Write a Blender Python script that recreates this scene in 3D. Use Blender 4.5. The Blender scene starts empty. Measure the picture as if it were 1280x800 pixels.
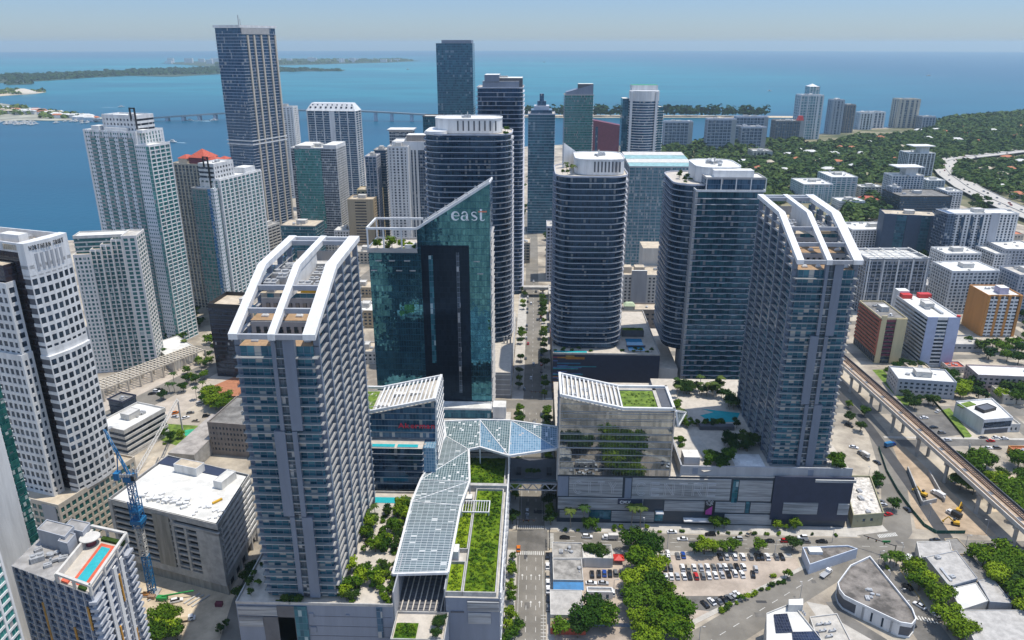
import bpy, math, random
import numpy as np
from math import sin, cos, radians, pi, sqrt, atan2, hypot
R = random.Random(7)
sc = bpy.context.scene
COL = sc.collection
# ------------------------------------------------------------------ camera geometry (used to survey positions on the ground)
CAMH = 245.0; FP = 950.0; PT = radians(20.0); YW = radians(1.8)
FW = (-sin(YW)*cos(PT), cos(YW)*cos(PT), -sin(PT)); RT = (cos(YW), sin(YW), 0.0)
UPV = (-sin(YW)*sin(PT), cos(YW)*sin(PT), cos(PT))
def ray(px, py):
    a = (px-640)/FP; b = (400-py)/FP
    return [FW[i]+RT[i]*a+UPV[i]*b for i in range(3)]
def P(px, py, z=0.0):
    d = ray(px, py); t = (z-CAMH)/d[2]
    return (d[0]*t, d[1]*t)
def prj(x, y, z):
    v = (x, y, z-CAMH); w = sum(v[i]*FW[i] for i in range(3))
    return (640+FP*sum(v[i]*RT[i] for i in range(3))/w, 400-FP*sum(v[i]*UPV[i] for i in range(3))/w)
def zat(py, x, y):
    lo, hi = -60., 700.
    for _ in range(50):
        m = (lo+hi)/2
        if prj(x, y, m)[1] > py: lo = m
        else: hi = m
    return lo
def along(C, z, d, px):
    s0 = prj(C[0], C[1], z)[0]-px
    for i in range(1, 1500):
        t = i*.2
        if (prj(C[0]+d[0]*t, C[1]+d[1]*t, z)[0]-px)*s0 <= 0: return t
    return 25.
def block(side, corner, z=None, base=None, l=None, r=None, th=0, w=None, d=None):
    """measured rectangle: nearest roof corner + the columns its two visible faces reach"""
    t = radians(th); e = (cos(t), sin(t)); s = (-sin(t), cos(t))
    if base: C = P(*base); z = zat(corner[1], *C)
    else: C = P(*corner, z)
    if side == 'R':
        if d is None: d = along(C, z, s, l)
        if w is None: w = along(C, z, e, r)
        o = C
    else:
        if w is None: w = along(C, z, (-e[0], -e[1]), l)
        if d is None: d = along(C, z, s, r)
        o = (C[0]-e[0]*w, C[1]-e[1]*w)
    A = lambda u, v: (o[0]+e[0]*u+s[0]*v, o[1]+e[1]*u+s[1]*v)
    return [A(0, 0), A(w, 0), A(w, d), A(0, d)], z
# ------------------------------------------------------------------ polygons
def rect(x0, y0, x1, y1): return [(x0, y0), (x1, y0), (x1, y1), (x0, y1)]
def orect(o, th, u0, v0, u1, v1):
    t = radians(th)
    f = lambda u, v: (o[0]+cos(t)*u-sin(t)*v, o[1]+sin(t)*u+cos(t)*v)
    return [f(u0, v0), f(u1, v0), f(u1, v1), f(u0, v1)]
def rrect(x0, y0, x1, y1, r, n=6, bulge=0.):
    p = []
    for cx, cy, a0 in ((x1-r, y0+r, -90), (x1-r, y1-r, 0), (x0+r, y1-r, 90), (x0+r, y0+r, 180)):
        for i in range(n+1):
            a = radians(a0+90*i/n); p.append((cx+r*cos(a), cy+r*sin(a)))
    return p
def ccw(p):
    a = sum(p[i][0]*p[(i+1) % len(p)][1]-p[(i+1) % len(p)][0]*p[i][1] for i in range(len(p)))
    return p if a > 0 else p[::-1]
def offset(p, d):
    n = len(p); out = []
    for i in range(n):
        a, b, c = p[i-1], p[i], p[(i+1) % n]
        l1 = hypot(b[0]-a[0], b[1]-a[1]) or 1e-6; l2 = hypot(c[0]-b[0], c[1]-b[1]) or 1e-6
        n1 = ((b[1]-a[1])/l1, -(b[0]-a[0])/l1); n2 = ((c[1]-b[1])/l2, -(c[0]-b[0])/l2)
        k = 1+n1[0]*n2[0]+n1[1]*n2[1]
        k = max(k, .25)
        out.append((b[0]+d*(n1[0]+n2[0])/k, b[1]+d*(n1[1]+n2[1])/k))
    return out
def cen(p): return (sum(q[0] for q in p)/len(p), sum(q[1] for q in p)/len(p))
# ------------------------------------------------------------------ objects
OFF = {}
def tag(o, label=None, cat=None, group=None, kind=None):
    if label: o['label'] = label
    if cat: o['category'] = cat
    if group: o['group'] = group
    if kind: o['kind'] = kind
    return o
def thing(name, label, cat, loc=(0, 0, 0), group=None):
    o = bpy.data.objects.new(name, None); COL.objects.link(o); o.location = loc
    o.empty_display_size = 1
    OFF[o.name] = tuple(loc)
    return tag(o, label, cat, group)
class MB:
    def __init__(s): s.v = []; s.f = []; s.uv = []; s.m = []; s.smooth = False
    def face(s, pts, m=0, uv=None):
        k = len(s.v); s.v += [tuple(p) for p in pts]; s.f.append(tuple(range(k, k+len(pts)))); s.m.append(m)
        s.uv += uv if uv else [(p[0], p[1]) for p in pts]
    def prism(s, p, z0, z1, m=0, mt=None, top=True, bot=False):
        n = len(p); u = 0.
        zt = z1 if isinstance(z1, (list, tuple)) else [z1]*n
        zb = z0 if isinstance(z0, (list, tuple)) else [z0]*n
        for i in range(n):
            j = (i+1) % n; a, b = p[i], p[j]; l = hypot(b[0]-a[0], b[1]-a[1])
            s.face([(a[0], a[1], zb[i]), (b[0], b[1], zb[j]), (b[0], b[1], zt[j]), (a[0], a[1], zt[i])], m,
                   [(u, zb[i]), (u+l, zb[j]), (u+l, zt[j]), (u, zt[i])])
            u += l
        mt = m if mt is None else mt
        if top: s.face([(p[i][0], p[i][1], zt[i]) for i in range(n)], mt)
        if bot: s.face([(p[i][0], p[i][1], zb[i]) for i in reversed(range(n))], m)
        return s
    def box(s, x0, y0, z0, x1, y1, z1, m=0, mt=None): return s.prism(rect(x0, y0, x1, y1), z0, z1, m, mt, True, True)
    def obox(s, cx, cy, z0, z1, w, d, th=0, m=0, mt=None):
        return s.prism(orect((cx, cy), th, -w/2, -d/2, w/2, d/2), z0, z1, m, mt, True, True)
    def ring(s, p, t, z0, z1, m=0):
        q = offset(p, -t); n = len(p)
        for i in range(n):
            j = (i+1) % n
            s.prism([p[i], p[j], q[j], q[i]], z0, z1, m)
        return s
    def bar(s, a, b, w, h=None, m=0):
        h = h or w
        a = np.array(a, float); b = np.array(b, float); d = b-a; L = np.linalg.norm(d)
        if L < 1e-6: return s
        d /= L; up = np.array((0, 0, 1.)) if abs(d[2]) < .95 else np.array((0, 1., 0))
        r = np.cross(d, up); r /= np.linalg.norm(r); u = np.cross(r, d)
        c = [(-1, -1), (1, -1), (1, 1), (-1, 1)]
        A = [a+r*w/2*i+u*h/2*j for i, j in c]; B = [b+r*w/2*i+u*h/2*j for i, j in c]
        for i in range(4):
            j = (i+1) % 4; s.face([A[i], B[i], B[j], A[j]], m)
        s.face(A, m); s.face(B[::-1], m)
        return s
    def cyl(s, x, y, z0, z1, r0, r1=None, n=10, m=0, top=True):
        r1 = r0 if r1 is None else r1
        A = [(x+r0*cos(2*pi*i/n), y+r0*sin(2*pi*i/n), z0) for i in range(n)]
        B = [(x+r1*cos(2*pi*i/n), y+r1*sin(2*pi*i/n), z1) for i in range(n)]
        for i in range(n):
            j = (i+1) % n; s.face([A[i], A[j], B[j], B[i]], m)
        if top: s.face(B, m)
        return s
    def hip(s, p, z, h, m=0, inset=None):
        q = offset(p, -(inset or 0)) if inset else None
        c = cen(p)
        for i in range(4):
            j = (i+1) % 4
            if q: s.face([(*p[i], z), (*p[j], z), (*q[j], z+h), (*q[i], z+h)], m)
            else: s.face([(*p[i], z), (*p[j], z), (c[0], c[1], z+h)], m)
        if q: s.face([(*a, z+h) for a in q], m)
        return s
    def mesh(s, name, mats, off=(0, 0, 0)):
        me = bpy.data.meshes.new(name)
        v = np.array(s.v, float).reshape(-1, 3)-np.array(off)
        me.from_pydata(v.tolist(), [], s.f)
        uv = me.uv_layers.new(name='UVMap'); uv.data.foreach_set('uv', np.array(s.uv, 'f').ravel())
        for m in (mats if isinstance(mats, (list, tuple)) else [mats]): me.materials.append(m)
        me.polygons.foreach_set('material_index', s.m)
        if s.smooth: me.polygons.foreach_set('use_smooth', [True]*len(s.f))
        return me
    def build(s, name, mats, parent=None, loc=None):
        off = OFF.get(parent.name, (0, 0, 0)) if parent else (loc or (0, 0, 0))
        o = bpy.data.objects.new(name, s.mesh(name, mats, off)); COL.objects.link(o)
        if parent: o.parent = parent; OFF[o.name] = off
        elif loc: o.location = loc
        OFF.setdefault(o.name, tuple(loc or (0, 0, 0)))
        return o
def share(name, me, parent, loc, rz=0, scale=None):
    o = bpy.data.objects.new(name, me); COL.objects.link(o); o.parent = parent
    off = OFF.get(parent.name, (0, 0, 0)) if parent else (0, 0, 0)
    o.location = (loc[0]-off[0], loc[1]-off[1], loc[2]-off[2]); o.rotation_euler = (0, 0, rz)
    if scale: o.scale = scale
    return o
def copy_tree(o, parent=None):
    c = o.copy(); COL.objects.link(c); c.parent = parent
    for ch in o.children: copy_tree(ch, c)
    return c
# ------------------------------------------------------------------ materials
def nt(m):
    m.use_nodes = True; t = m.node_tree; t.nodes.clear(); return t
def N(t, kind, **kw):
    n = t.nodes.new(kind)
    for k, v in kw.items():
        if k.startswith('i_'): n.inputs[k[2:].replace('_', ' ')].default_value = v
        else: setattr(n, k, v)
    return n
def math_n(t, op, a, b=None):
    n = t.nodes.new('ShaderNodeMath'); n.operation = op
    for i, v in enumerate((a, b)):
        if v is None: continue
        if isinstance(v, (int, float)): n.inputs[i].default_value = v
        else: t.links.new(v, n.inputs[i])
    return n.outputs[0]
def mixc(t, f, a, b):
    n = t.nodes.new('ShaderNodeMix'); n.data_type = 'RGBA'
    for s, v in ((n.inputs[0], f), (n.inputs[6], a), (n.inputs[7], b)):
        if isinstance(v, (int, float)): s.default_value = v
        elif isinstance(v, (tuple, list)): s.default_value = (*v[:3], 1)
        else: t.links.new(v, s)
    return n.outputs[2]
def principled(t, **kw):
    b = N(t, 'ShaderNodeBsdfPrincipled'); o = N(t, 'ShaderNodeOutputMaterial'); t.links.new(b.outputs[0], o.inputs[0])
    for k, v in kw.items():
        s = b.inputs[k]
        if isinstance(v, (int, float)): s.default_value = v
        elif isinstance(v, (tuple, list)): s.default_value = (*v[:3], 1)
        else: t.links.new(v, s)
    return b
MATS = {}
def plain(name, c, rough=.7, metal=0., var=.25, scale=.25, c2=None, spec=.4, fine=True, streak=False):
    """base colour broken up by two scales of world-space noise (dirt, weathering)"""
    if name in MATS: return MATS[name]
    m = bpy.data.materials.new(name); t = nt(m)
    g = N(t, 'ShaderNodeNewGeometry'); pos = g.outputs['Position']
    if streak:
        mp = N(t, 'ShaderNodeMapping'); mp.inputs['Scale'].default_value = (.06, .06, 1.6) if streak == 2 else (1, 1, .12); t.links.new(pos, mp.inputs[0]); pos = mp.outputs[0]
    n1 = N(t, 'ShaderNodeTexNoise', i_Scale=scale, i_Detail=6., i_Roughness=.65); t.links.new(pos, n1.inputs['Vector'])
    r = N(t, 'ShaderNodeMapRange'); r.inputs[1].default_value = .39; r.inputs[2].default_value = .61; t.links.new(n1.outputs[0], r.inputs[0])
    d = tuple(x*(1-var) for x in c); l = tuple(min(1, x*(1+var*.6)) for x in (c2 or c))
    col = mixc(t, r.outputs[0], d, l)
    if fine:
        n2 = N(t, 'ShaderNodeTexNoise', i_Scale=scale*9, i_Detail=3.); t.links.new(pos, n2.inputs['Vector'])
        f = math_n(t, 'MULTIPLY', n2.outputs[0], .5)
        col = mixc(t, f, col, tuple(x*.75 for x in c))
    principled(t, **{'Base Color': col, 'Roughness': rough, 'Metallic': metal, 'Specular IOR Level': spec})
    MATS[name] = m; return m
def glass(name, dark, light, pw=1.5, fh=3.4, frame=(.25, .27, .3), fwid=.05, spw=.08, lit=.15, rough=.06, metal=.0, spec=.9, tilt=.02, blind=(.35, .34, .32), bl=.05, band=None, tint=(.30, .55, 1.0), smooth=0.):
    """curtain wall: panes on a metre grid (UV), each with its own tone, blinds and slight tilt; mullions and spandrels between"""
    if name in MATS: return MATS[name]
    m = bpy.data.materials.new(name); t = nt(m); L = t.links.new
    uv = N(t, 'ShaderNodeUVMap'); sp = N(t, 'ShaderNodeSeparateXYZ'); L(uv.outputs[0], sp.inputs[0])
    u = math_n(t, 'DIVIDE', sp.outputs[0], pw); v = math_n(t, 'DIVIDE', sp.outputs[1], fh)
    fu = math_n(t, 'FLOOR', u); fv = math_n(t, 'FLOOR', v)
    cb = N(t, 'ShaderNodeCombineXYZ'); L(fu, cb.inputs[0]); L(fv, cb.inputs[1])
    wn = N(t, 'ShaderNodeTexWhiteNoise', noise_dimensions='3D'); L(cb.outputs[0], wn.inputs['Vector'])
    val = wn.outputs['Value']
    g = N(t, 'ShaderNodeNewGeometry')
    n1 = N(t, 'ShaderNodeTexNoise', i_Scale=.035, i_Detail=3.); L(g.outputs['Position'], n1.inputs['Vector'])
    if smooth:  # streaky noise mixed into the pane colour as painted mottled reflections
        m2 = N(t, 'ShaderNodeMapping'); m2.inputs['Scale'].default_value = (1, 1, .4); L(g.outputs['Position'], m2.inputs[0])
        n5 = N(t, 'ShaderNodeTexNoise', i_Scale=.28, i_Detail=5., i_Roughness=.7); L(m2.outputs[0], n5.inputs['Vector'])
        r5 = N(t, 'ShaderNodeMapRange'); r5.inputs[1].default_value = .38; r5.inputs[2].default_value = .66; L(n5.outputs[0], r5.inputs[0])
        val = math_n(t, 'ADD', math_n(t, 'MULTIPLY', val, 1-smooth), math_n(t, 'MULTIPLY', r5.outputs[0], smooth))
    mx = math_n(t, 'MULTIPLY', val, n1.outputs[0]); mx = math_n(t, 'MULTIPLY', mx, 1.6)
    col = mixc(t, mx, dark, light)
    sel = math_n(t, 'GREATER_THAN', val, 1-bl); col = mixc(t, sel, col, blind)
    a = math_n(t, 'LESS_THAN', math_n(t, 'FRACT', u), fwid); b = math_n(t, 'LESS_THAN', math_n(t, 'FRACT', v), spw)
    fr = math_n(t, 'MAXIMUM', a, b); col = mixc(t, fr, col, frame)
    rg = math_n(t, 'MULTIPLY_ADD', fr, .4); t.nodes[-1].inputs[2].default_value = rough
    vm = N(t, 'ShaderNodeVectorMath', operation='SUBTRACT'); L(wn.outputs['Color'], vm.inputs[0]); vm.inputs[1].default_value = (.5, .5, .5)
    vs = N(t, 'ShaderNodeVectorMath', operation='SCALE'); L(vm.outputs[0], vs.inputs[0]); vs.inputs['Scale'].default_value = tilt
    n3 = N(t, 'ShaderNodeTexNoise', i_Scale=.6, i_Detail=1.); L(g.outputs['Position'], n3.inputs['Vector'])
    w2 = N(t, 'ShaderNodeVectorMath', operation='SUBTRACT'); L(n3.outputs['Color'], w2.inputs[0]); w2.inputs[1].default_value = (.5, .5, .5)
    w3 = N(t, 'ShaderNodeVectorMath', operation='SCALE'); L(w2.outputs[0], w3.inputs[0]); w3.inputs['Scale'].default_value = tilt*1.5
    va = N(t, 'ShaderNodeVectorMath', operation='ADD'); L(g.outputs['Normal'], va.inputs[0]); L(vs.outputs[0], va.inputs[1])
    vb = N(t, 'ShaderNodeVectorMath', operation='ADD'); L(va.outputs[0], vb.inputs[0]); L(w3.outputs[0], vb.inputs[1])
    vn = N(t, 'ShaderNodeVectorMath', operation='NORMALIZE'); L(vb.outputs[0], vn.inputs[0])
    mt = math_n(t, 'MULTIPLY', math_n(t, 'SUBTRACT', 1., fr), metal)
    principled(t, **{'Base Color': col, 'Roughness': rg, 'Metallic': mt, 'Specular IOR Level': spec, 'Normal': vn.outputs[0], 'Specular Tint': tint})
    MATS[name] = m; return m
def foliage(name, a, b, scale=.35):
    if name in MATS: return MATS[name]
    m = bpy.data.materials.new(name); t = nt(m); L = t.links.new
    oi = N(t, 'ShaderNodeObjectInfo'); g = N(t, 'ShaderNodeNewGeometry')
    n1 = N(t, 'ShaderNodeTexNoise', i_Scale=scale, i_Detail=5., i_Roughness=.7); L(g.outputs['Position'], n1.inputs['Vector'])
    n2 = N(t, 'ShaderNodeTexNoise', i_Scale=scale*.12, i_Detail=2.); L(g.outputs['Position'], n2.inputs['Vector'])
    f = math_n(t, 'MULTIPLY_ADD', n1.outputs[0], 2.6); t.nodes[-1].inputs[2].default_value = -.9
    f = math_n(t, 'ADD', f, math_n(t, 'MULTIPLY', math_n(t, 'SUBTRACT', oi.outputs['Random'], .5), 1.1))
    f = math_n(t, 'ADD', f, math_n(t, 'MULTIPLY', math_n(t, 'SUBTRACT', n2.outputs[0], .5), 1.0))
    cl = N(t, 'ShaderNodeClamp'); L(f, cl.inputs[0])
    col = mixc(t, cl.outputs[0], a, b)
    principled(t, **{'Base Color': col, 'Roughness': .8, 'Specular IOR Level': .08})
    MATS[name] = m; return m
# ------------------------------------------------------------------ palette
M = {}
M['conc'] = plain('concrete', (.42, .41, .39), .8)
M['white'] = plain('white_paint', (.70, .70, .69), .55, var=.17, streak=True)
M['offwhite'] = plain('offwhite_render', (.58, .56, .52), .7, var=.15, streak=True)
M['grey'] = plain('grey_paint', (.36, .37, .39), .6, var=.12, streak=True)
M['bluegrey'] = plain('bluegrey_panel', (.20, .235, .30), .5, var=.1, streak=True)
M['dgrey'] = plain('dark_grey_panel', (.10, .105, .12), .55, var=.15)
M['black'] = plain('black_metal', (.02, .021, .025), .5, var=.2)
M['navy'] = plain('navy_panel', (.03, .04, .075), .5, var=.15)
M['tan'] = plain('tan_render', (.46, .37, .25), .75, var=.12, streak=True)
M['beige'] = plain('beige_stone', (.55, .49, .40), .75, var=.12, streak=True)
M['cream'] = plain('cream_render', (.62, .52, .31), .75, var=.1, streak=True)
M['orange'] = plain('orange_render', (.55, .25, .07), .75, var=.1, streak=True)
M['red'] = plain('red_brick_render', (.36, .11, .07), .8, var=.15, streak=True)
M['maroon'] = plain('maroon_panel', (.17, .04, .065), .6, var=.15)
M['tile'] = plain('orange_roof_tile', (.50, .17, .08), .75, var=.3, scale=.6)
M['redtile'] = plain('red_roof_tile', (.46, .09, .05), .7, var=.2, scale=.6)
M['roofg'] = plain('roof_gravel', (.48, .45, .40), .9, var=.3, scale=.12)
M['roofw'] = plain('roof_membrane_white', (.68, .67, .63), .8, var=.22, scale=.15)
M['roofd'] = plain('roof_weathered_dark', (.20, .19, .175), .9, var=.5, scale=.12)
M['rooft'] = plain('roof_tan', (.52, .44, .33), .9, var=.25, scale=.15)
M['metalroof'] = plain('grey_sheet_roof', (.42, .40, .37), .6, var=.25, scale=.3)
M['asphalt'] = plain('asphalt', (.13, .122, .11), .9, var=.3, scale=.07, c2=(.16, .15, .135))
M['asphaltl'] = plain('asphalt_worn', (.205, .188, .16), .9, var=.25, scale=.06)
M['asphaltd'] = plain('asphalt_fresh', (.06, .06, .062), .85, var=.25, scale=.1)
M['walk'] = plain('sidewalk', (.47, .44, .39), .85, var=.18, scale=.2)
M['paint'] = plain('road_paint', (.62, .61, .57), .7, var=.3, scale=.8)
M['ypaint'] = plain('yellow_road_paint', (.60, .38, .06), .7, var=.3, scale=.8)
M['sand'] = plain('sand', (.56, .46, .33), .95, var=.25, scale=.1)
M['dirt'] = plain('dirt', (.42, .32, .22), .95, var=.35, scale=.08)
M['lawn'] = plain('lawn', (.095, .165, .02), .95, var=.4, scale=.25, c2=(.15, .22, .03))
M['paver'] = plain('deck_paver', (.52, .47, .40), .8, var=.15, scale=.3)
M['brickpave'] = plain('brick_paving', (.40, .17, .09), .85, var=.2, scale=.4)
M['pool'] = plain('pool_water', (.03, .40, .44), .05, var=.1, scale=.5, spec=.6)
M['steel'] = plain('brushed_steel', (.5, .51, .53), .35, metal=.7, var=.1)
M['louvre'] = plain('louvre_metal', (.40, .40, .395), .5, metal=.1, var=.5, scale=.7, streak=2)
M['bluepaint'] = plain('blue_crane_paint', (.015, .16, .36), .5, var=.2)
M['green'] = plain('green_paint', (.03, .28, .07), .5, var=.2)
M['yellow'] = plain('yellow_machine_paint', (.62, .36, .02), .5, var=.2)
M['redpaint'] = plain('red_paint', (.55, .03, .025), .5, var=.1)
M['solar'] = glass('solar_panel', (.015, .018, .03), (.03, .035, .06), 1.1, 1.8, (.1, .1, .11), .06, .05, rough=.2, bl=0)
M['leaf'] = foliage('leaf_green', (.020, .055, .006), (.085, .155, .010))
M['leafb'] = foliage('leaf_bright', (.045, .10, .006), (.20, .28, .014))
M['leafd'] = foliage('leaf_dark', (.014, .040, .008), (.050, .085, .014))
M['palm'] = foliage('palm_green', (.03, .065, .015), (.10, .13, .03))
M['canopy'] = foliage('far_canopy', (.026, .058, .012), (.11, .15, .032), .06)
M['bark'] = plain('bark', (.16, .12, .085), .9, var=.3, scale=2.)
M['trunkp'] = plain('palm_trunk', (.30, .26, .21), .9, var=.2, scale=2.)
M['carglass'] = plain('car_glass', (.015, .018, .022), .06, var=.1, spec=.8)
M['tyre'] = plain('tyre_rubber', (.02, .02, .02), .8, var=.1)
# ------------------------------------------------------------------ world, sun, camera
SUN_EL = 74.0; SUN_AZ = 76.0
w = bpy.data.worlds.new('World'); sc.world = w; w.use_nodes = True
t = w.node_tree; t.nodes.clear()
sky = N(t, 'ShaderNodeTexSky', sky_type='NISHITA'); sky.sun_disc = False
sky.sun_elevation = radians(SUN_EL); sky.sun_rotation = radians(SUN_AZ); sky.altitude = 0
sky.air_density = 1.0; sky.dust_density = .25; sky.ozone_density = 3.0
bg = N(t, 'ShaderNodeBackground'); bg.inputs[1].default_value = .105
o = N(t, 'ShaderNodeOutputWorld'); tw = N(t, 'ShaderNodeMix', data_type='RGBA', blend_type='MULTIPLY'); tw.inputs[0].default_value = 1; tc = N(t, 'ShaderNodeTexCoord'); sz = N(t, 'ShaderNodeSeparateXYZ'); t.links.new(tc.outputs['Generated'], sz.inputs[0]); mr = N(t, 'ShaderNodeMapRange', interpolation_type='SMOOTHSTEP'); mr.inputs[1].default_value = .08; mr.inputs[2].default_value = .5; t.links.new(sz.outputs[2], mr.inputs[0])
# pale milky band low down, sky overhead boosted as fill for shaded faces
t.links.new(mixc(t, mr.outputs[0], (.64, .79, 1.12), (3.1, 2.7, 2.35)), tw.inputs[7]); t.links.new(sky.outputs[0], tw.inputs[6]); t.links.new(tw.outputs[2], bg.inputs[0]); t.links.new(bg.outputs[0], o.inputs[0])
ld = bpy.data.lights.new('sun', 'SUN'); ld.energy = 4.5; ld.angle = radians(.5); ld.color = (1, .94, .84)
so = bpy.data.objects.new('sun', ld); COL.objects.link(so)
so.rotation_euler = (radians(90-SUN_EL), 0, radians(180-SUN_AZ))
cd = bpy.data.cameras.new('camera'); cam = bpy.data.objects.new('camera', cd); COL.objects.link(cam)
cd.sensor_width = 36; cd.lens = 36*FP/1280; cd.clip_end = 60000; cd.clip_start = 1
cam.location = (0, 0, CAMH); cam.rotation_euler = (radians(70), 0, YW); sc.camera = cam
sc.view_settings.view_transform = 'Standard'; sc.view_settings.look = 'None'; sc.view_settings.exposure = 0.04; sc.view_settings.gamma = 1
c = sc.cycles; c.use_denoising = True; c.max_bounces = 6; c.diffuse_bounces = 3; c.glossy_bounces = 3; c.transmission_bounces = 2
c.transparent_max_bounces = 6; c.volume_bounces = 0; c.caustics_reflective = False; c.caustics_refractive = False; c.sample_clamp_indirect = 6
# ------------------------------------------------------------------ water, land, air
def structure(name, mb, m): return tag(mb.build(name, m), kind='structure')
mw = bpy.data.materials.new('bay_water'); t = nt(mw); L = t.links.new
g = N(t, 'ShaderNodeNewGeometry')
mp = N(t, 'ShaderNodeMapping'); mp.inputs['Scale'].default_value = (.35, 1, 1); L(g.outputs['Position'], mp.inputs[0])
n1 = N(t, 'ShaderNodeTexNoise', i_Scale=.00045, i_Detail=4., i_Roughness=.55); L(mp.outputs[0], n1.inputs['Vector'])
n2 = N(t, 'ShaderNodeTexNoise', i_Scale=.004, i_Detail=5., i_Roughness=.6); L(mp.outputs[0], n2.inputs['Vector'])
sx = N(t, 'ShaderNodeSeparateXYZ'); L(g.outputs['Position'], sx.inputs[0])
# the shallow flats of the open bay lie between about 3.5 and 12 km out
sh = N(t, 'ShaderNodeMapRange', interpolation_type='SMOOTHSTEP'); sh.inputs[1].default_value = 2200; sh.inputs[2].default_value = 5200; L(sx.outputs[1], sh.inputs[0])
sf = N(t, 'ShaderNodeMapRange', interpolation_type='SMOOTHSTEP'); sf.inputs[1].default_value = 20000; sf.inputs[2].default_value = 9000; L(sx.outputs[1], sf.inputs[0])
rt_ = N(t, 'ShaderNodeMapRange', interpolation_type='SMOOTHSTEP'); rt_.inputs[1].default_value = 4200; rt_.inputs[2].default_value = -200; L(sx.outputs[0], rt_.inputs[0])
f = math_n(t, 'MULTIPLY', sh.outputs[0], sf.outputs[0]); f = math_n(t, 'MULTIPLY', f, rt_.outputs[0])
nn = N(t, 'ShaderNodeMapRange'); nn.inputs[1].default_value = .35; nn.inputs[2].default_value = .65; nn.inputs[3].default_value = .35; L(n1.outputs[0], nn.inputs[0])
f = math_n(t, 'MULTIPLY', f, nn.outputs[0])
col = mixc(t, f, (.002, .075, .135), (.010, .24, .27))
w3 = N(t, 'ShaderNodeMapRange'); w3.inputs[1].default_value = .42; w3.inputs[2].default_value = .62; L(n2.outputs[0], w3.inputs[0]); f2 = math_n(t, 'MULTIPLY', w3.outputs[0], .42); col = mixc(t, f2, col, (.002, .05, .10))
n3 = N(t, 'ShaderNodeTexNoise', i_Scale=.09, i_Detail=4.); L(g.outputs['Position'], n3.inputs['Vector'])
bp = N(t, 'ShaderNodeBump', i_Strength=.25, i_Distance=2.); L(n3.outputs[0], bp.inputs['Height'])
principled(t, **{'Base Color': col, 'Roughness': .35, 'Specular IOR Level': .14, 'Normal': bp.outputs[0]})
b = MB(); RAD = 29000
b.face([(RAD*cos(2*pi*i/96), RAD*sin(2*pi*i/96), -1.5) for i in range(96)]); structure('water', b, mw)
mg = plain('city_ground', (.36, .31, .25), .9, var=.45, scale=.03, c2=(.42, .37, .29))
coast = [(-2500, 250), P(-420, 330), P(-60, 303), P(110, 300), P(225, 266), P(330, 226), P(400, 203), P(460, 197), P(560, 190), P(640, 184), P(700, 181),
         P(760, 180), P(860, 181), P(905, 180), P(965, 177), P(1020, 168), P(1060, 162), P(1140, 158), P(1190, 149), P(1245, 144), P(1295, 138), P(1400, 128),
         P(1600, 112), (9000, 5200), (9000, -1500), (-2500, -1500)]
b = MB(); b.prism(ccw(coast), -2.5, 0); structure('ground', b, mg)
mk = plain('suburb_ground', (.11, .13, .05), .95, var=.5, scale=.012, c2=(.22, .19, .12))
grn = [P(790, 235), P(800, 182), P(860, 182), P(965, 178), P(1020, 169), P(1060, 163), P(1140, 159), P(1190, 150), P(1245, 145), P(1295, 139), P(1400, 129), P(1600, 113), (8800, 5000),
       (8800, 1500), P(1400, 300), P(1290, 285), P(1180, 250), P(1100, 240), P(1040, 262), P(990, 300), P(890, 320)]
b = MB(); b.prism(ccw(grn), 0, .02); structure('lawn_ground', b, mk)
# haze: one closed box round the whole place
mh = bpy.data.materials.new('haze_air'); t = nt(mh)
v = N(t, 'ShaderNodeVolumePrincipled'); v.inputs['Color'].default_value = (.66, .87, .98, 1); v.inputs['Density'].default_value = 5.0e-5; v.inputs['Anisotropy'].default_value = .25
t.links.new(v.outputs[0], N(t, 'ShaderNodeOutputMaterial').inputs['Volume'])
b = MB(); b.box(-RAD-500, -RAD-500, -4, RAD+500, RAD+500, 300); hz = b.build('haze', mh); hz['kind'] = 'stuff'
# ------------------------------------------------------------------ streets
def strip(name, pts, wd, m, z, close=False):
    b = MB(); n = len(pts); L_ = []; Q_ = []
    for i in range(n):
        a = pts[max(i-1, 0)]; c_ = pts[min(i+1, n-1)]; dx, dy = c_[0]-a[0], c_[1]-a[1]; l = hypot(dx, dy)
        w_ = wd[i] if isinstance(wd, (list, tuple)) else wd
        nx, ny = -dy/l*w_/2, dx/l*w_/2
        L_.append((pts[i][0]+nx, pts[i][1]+ny, z)); Q_.append((pts[i][0]-nx, pts[i][1]-ny, z))
    for i in range(n-1): b.face([L_[i], Q_[i], Q_[i+1], L_[i+1]])
    return structure(name, b, m) if name else b
def sheet(name, poly, m, z, h=None):
    b = MB(); poly = ccw(poly)
    if h: b.prism(poly, z, z+h)
    else: b.face([(*p, z) for p in poly])
    return structure(name, b, m)
# carriageways (laid 4 mm steps apart)
strip('main_street_road', [(-.4, 60), (-.4, 560), (-3, 760), (-4, 1000), (-14, 1160)], 14, M['asphaltl'], .010)
sheet('cross_street_road', rect(-420, 328.8, 330, 342.8), M['asphaltl'], .014)
sheet('cross_street_road', rect(-240, 488, 420, 502), M['asphaltl'], .014)
strip('diagonal_road', [(182, 338), (166, 331), (75, 264), (0, 205)], 17, M['asphaltl'], .018)
strip('avenue_road', [(178, 338), (196, 352), (216, 402), (231, 462), (233, 560), (215, 760)], [24, 15, 14, 12, 12, 12], M['asphaltl'], .022)
strip('access_road', [(217, 330), (223, 395), (228, 470), (226, 560)], 7, M['asphaltd'], .026)
strip('bay_avenue_road', [(-330, 380), (-292, 470), (-262, 545), (-225, 640), (-190, 760), (-170, 900), (-165, 1100)], 24, M['asphaltl'], .010)
strip('side_street_road', [P(1085, 700), P(1115, 735), P(1150, 775), P(1190, 830)], 15, M['asphalt'], .026)
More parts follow.
